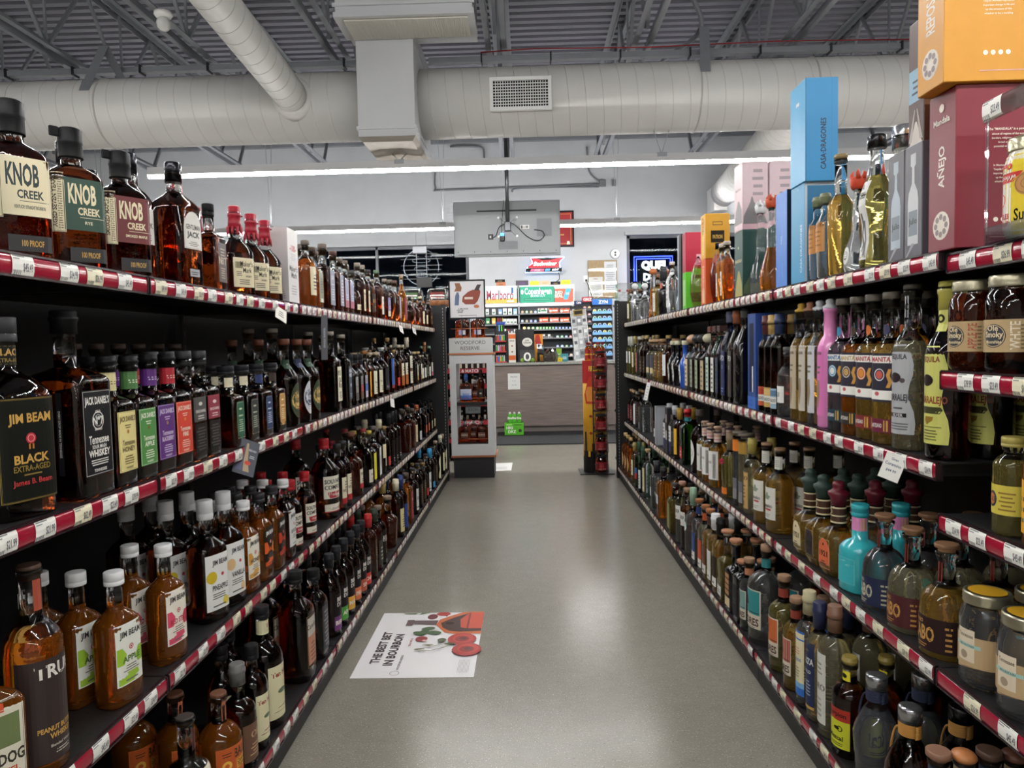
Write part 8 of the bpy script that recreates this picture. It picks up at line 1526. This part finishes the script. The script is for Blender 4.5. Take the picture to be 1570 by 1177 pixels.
e = empty('flower_box', (.87, 6.2, 1.4905), label='clear box with red flowers and green leaves on the tequila end unit', category='flower box')
m = MB(); m.span(-.1, .1, -.08, .08, 0, .17); m.build('clear_box', clear_sheet('clamshell'), e); m = MB(); r = random.Random(9)
for i in range(26): c = Vector((r.uniform(-.08, .08), r.uniform(-.06, .0), r.uniform(.03, .12))); d = Vector((r.uniform(-1, 1), r.uniform(-1, 1), r.uniform(0, 1))).normalized()*.025; q = d.orthogonal()*.3; m.add([c-q, c+d*.5, c+q, c+d], [(0, 1, 3), (1, 2, 3)], 0); 
for i in range(9): m.lathe([(.004, -.008), (.014, 0), (.011, .01), (.003, .014)], 8, 1, (r.uniform(-.08, .08), r.uniform(-.06, -.0), r.uniform(.08, .13)))
m.build('flowers', [paint('#3c7a3a'), paint('#b0402c')], e)

# ---------------------------------------------------------------- floor poster
FX0, FX1, FY0, FY1 = -.647, -.213, 2.405, 3.008
A_ = Art(lambda u, v, o: (FX0+v, FY0+u, .0012+o*2), 0, FX1-FX0, FY1-FY0)   # u runs away from the camera, v across the aisle
# art is laid with W(u, v): u = distance from the near edge, v = distance from the whiskey side
def P_(pts, c):   # polygon in fractions (across, away)
    vs = [(FX0+(FX1-FX0)*a, FY0+(FY1-FY0)*b, .0012+A_.lay*2) for a, b in pts]; A_.m.add(vs, [tuple(range(len(vs)))], A_.mi(c)); A_.lay += .00012
def E_(a, b, ra, rb, c, rot=0, n=18): P_([(a+ra*math.cos(t)*math.cos(rot)-rb*math.sin(t)*math.sin(rot), b+(ra*math.cos(t)*math.sin(rot)+rb*math.sin(t)*math.cos(rot))*.72) for t in arc(n+1, 0, 2*PI)[:-1]], c)
P_([(0, 0), (1, 0), (1, 1), (0, 1)], mat('poster_vinyl', '#e2e1e2', .35))
A_.m.text('THE BEST BET', (FX0+.060, FY0+.255, .0018), (0, 1, 0), (-1, 0, 0), .036, A_.mi('#3a2c2e'), .04, .43)
A_.m.text('IN BOURBON', (FX0+.112, FY0+.235, .0018), (0, 1, 0), (-1, 0, 0), .036, A_.mi('#3a2c2e'), .04, .38)
A_.m.text('WOODFORD RESERVE', (FX0+.155, FY0+.12, .0018), (0, 1, 0), (-1, 0, 0), .009, A_.mi('#6a5c5c'), .02, .12)
A_.m.text('GOLD MEDAL', (FX0+.165, FY0+.3, .0018), (0, 1, 0), (-1, 0, 0), .009, A_.mi('#b05a5a'), .02, .12)
for t_ in range(16): a0_, a1_ = 2*PI*t_/16, 2*PI*(t_+1)/16; A_.m.add([(FX0+.15+.017*math.cos(a0_), FY0+.035+.017*math.sin(a0_), .0018), (FX0+.15+.017*math.cos(a1_), FY0+.035+.017*math.sin(a1_), .0018), (FX0+.15+.0155*math.cos(a1_), FY0+.035+.0155*math.sin(a1_), .0018), (FX0+.15+.0155*math.cos(a0_), FY0+.035+.0155*math.sin(a0_), .0018)], [(0, 1, 2, 3)], A_.mi('#3a2c2e'))
P_([(.56, .99), (.64, .92), (.66, .99)], '#6a1c20'); E_(.50, .92, .05, .07, '#6a2024'); E_(.60, .97, .07, .05, '#a8302a'); E_(.70, .90, .05, .05, '#5a4a3a')
P_([(.20, .985), (.34, .99), (.32, .965), (.22, .97)], '#4a6a3c'); P_([(.36, .955), (.47, .995), (.38, .995)], '#4a6a3c')
P_([(.27, .76), (.33, .76), (.34, .785), (.56, .77), (.57, .85), (.34, .85), (.33, .865), (.27, .86)], '#5a4648')    # bottle neck
P_([(.56, .77), (.60, .72), (.66, .64), (.76, .61), (1, .615), (1, 1), (.80, 1), (.68, .93), (.58, .86)], '#c06028')
P_([(.60, .80), (.63, .72), (.70, .665), (.80, .65), (1, .66), (1, .98), (.86, .98), (.72, .90)], '#3a1c14')
P_([(.80, .72), (.86, .70), (1, .70), (1, .985), (.86, .985), (.78, .86)], '#c84a30'); P_([(.855, .70), (.875, .70), (.875, .98), (.855, .98)], '#8a2c20')
E_(.69, .79, .055, .05, '#5a3020'); E_(.69, .79, .045, .04, '#2c1612')
A_.m.text('RESERVE', (FX0+.385, FY0+.50, .0019), (0, 1, 0), (-1, 0, 0), .012, A_.mi('#e8c8b0'), .03, .12)
for a_, b_, r_ in ((.50, .70, .3), (.43, .62, 2.6), (.57, .63, -.2), (.47, .64, 1.2)): E_(a_, b_, .065, .042, '#3f5a34', r_)
E_(.47, .53, .055, .055, '#8c2c30'); E_(.50, .50, .02, .02, '#e0b8b0')
for a_, b_ in ((.84, .52), (.90, .36)):
    E_(a_, b_, .13, .13, '#a8302c'); E_(a_+.01, b_+.01, .095, .095, '#c04038'); E_(a_, b_, .065, .06, '#8c2420'); E_(a_+.01, b_+.005, .035, .03, '#5c1a1a')
E_(.66, .50, .04, .04, '#4a5a34'); E_(.74, .44, .05, .018, '#4a5a34', .2)
for pts in ([(.50, .42), (.60, .40), (.74, .45)], [(.44, .35), (.58, .33), (.70, .38), (.75, .44)]):
    for q in range(len(pts)-1): (a0_, b0_), (a1_, b1_) = pts[q], pts[q+1]; P_([(a0_, b0_), (a1_, b1_), (a1_, b1_+.008), (a0_, b0_+.008)], '#6a6a3a')
E_(.55, .42, .05, .012, '#6a6a3a', .1); E_(.49, .36, .045, .012, '#6a6a3a', .1)
for i in range(9): P_([(.86+i*.011, .03), (.862+i*.011, .03), (.862+i*.011, .2), (.86+i*.011, .2)], '#8a8484'); A_.lay -= .00012
A_.m.build('floor_poster', A_.mats, label='white vinyl floor poster with red roses, a bourbon bottle and black lettering', category='floor poster')

# ---------------------------------------------------------------- cards and tags hanging from the rails
def talker(px, py, key, w, h, rot, tilt, turn, base, items, lab, cat='shelf card', drop=0):
    s, z, x = LEV[key]; xx = x+s*.012; y = y_at(px, xx, z); a = Art(lambda u, v, o: (u, -.0004-o, v), -h, 0, w); a.rect(-w/2, w/2, -h, 0, base, 3); a.m.span(-w/2, w/2, 0.0, .0006, -h, 0, a.mi(base)); a.draw(items, 1)
    o = a.m.build('shelf_card', a.mats, label=lab, category=cat); o.location = (xx, y, z-drop); o.rotation_euler = (tilt, rot, (PI/2-turn) if s > 0 else (-PI/2+turn)); return o
talker(384, 690, 'L2', .062, .10, .42, -.35, .8, '#4c4f58', [('p', [(.1, -.1, .5), (.4, -.2, .2), (.9, -.2, .0)], '#a89478'), ('d', .2, .35, .3, '#b8402c', .2), ('p', [(.1, -.9, -.2), (.4, -.7, -.3)], '#5a5c7a'), T('FRESH HIGH', .72, .06, '#c8ccd0', .45, mw=.36), ln(.5, .6, 2, '#c8ccd0', .3, .5)], 'dark grey cocktail card hanging tilted from the second whiskey rail', drop=-.03)
talker(431, 470, 'L1', .045, .05, .5, -.5, .6, '#dedbd2', [ln(.3, .8, 3)], 'bent white tag hanging off the top whiskey rail beside the carton', drop=.01)
talker(497, 490, 'L1', .028, .17, .0, .05, .7, '#5a5c60', [T('SINGLE BARREL', .5, .3, '#b8bcc0', 0, rot=1, mw=.8)], 'long grey vertical strip hanging from the top whiskey rail', drop=.012)
for px, l in ((614, 'small white tag curling off the far end of the top whiskey rail'), (634, 'second small white tag curling off the top whiskey rail, nearer the counter')): talker(px, 500, 'L1', .04, .055, .45, -.5, .5, '#d8d4cc', [ln(.3, .8, 2)], l, drop=.008)
talker(601, 614, 'L2', .035, .05, .3, -.3, .5, '#d8d8d4', [], 'small white tag under the second whiskey rail near the counter', drop=.01)
talker(1376, 700, 'R2', .045, .058, .25, -.25, .6, '#d9d9d2', [T('Gran', .8, .1, '#3a4a6a', 0, mw=.5), T('Coramino', .6, .12, '#3a4a6a', 0, mw=.8), T('$44 99', .35, .12, '#3a4a6a', 0, mw=.8)], 'white handwritten tag hanging from the second tequila rail', drop=-.012)
talker(995, 600, 'R2', .04, .12, .1, -.2, .5, '#e0e0de', [ln(.1, .9, 5, '#b8b8b8')], 'long curled white paper strip hanging from the second tequila rail', drop=.0)
print('OBJS', len(bpy.data.objects))
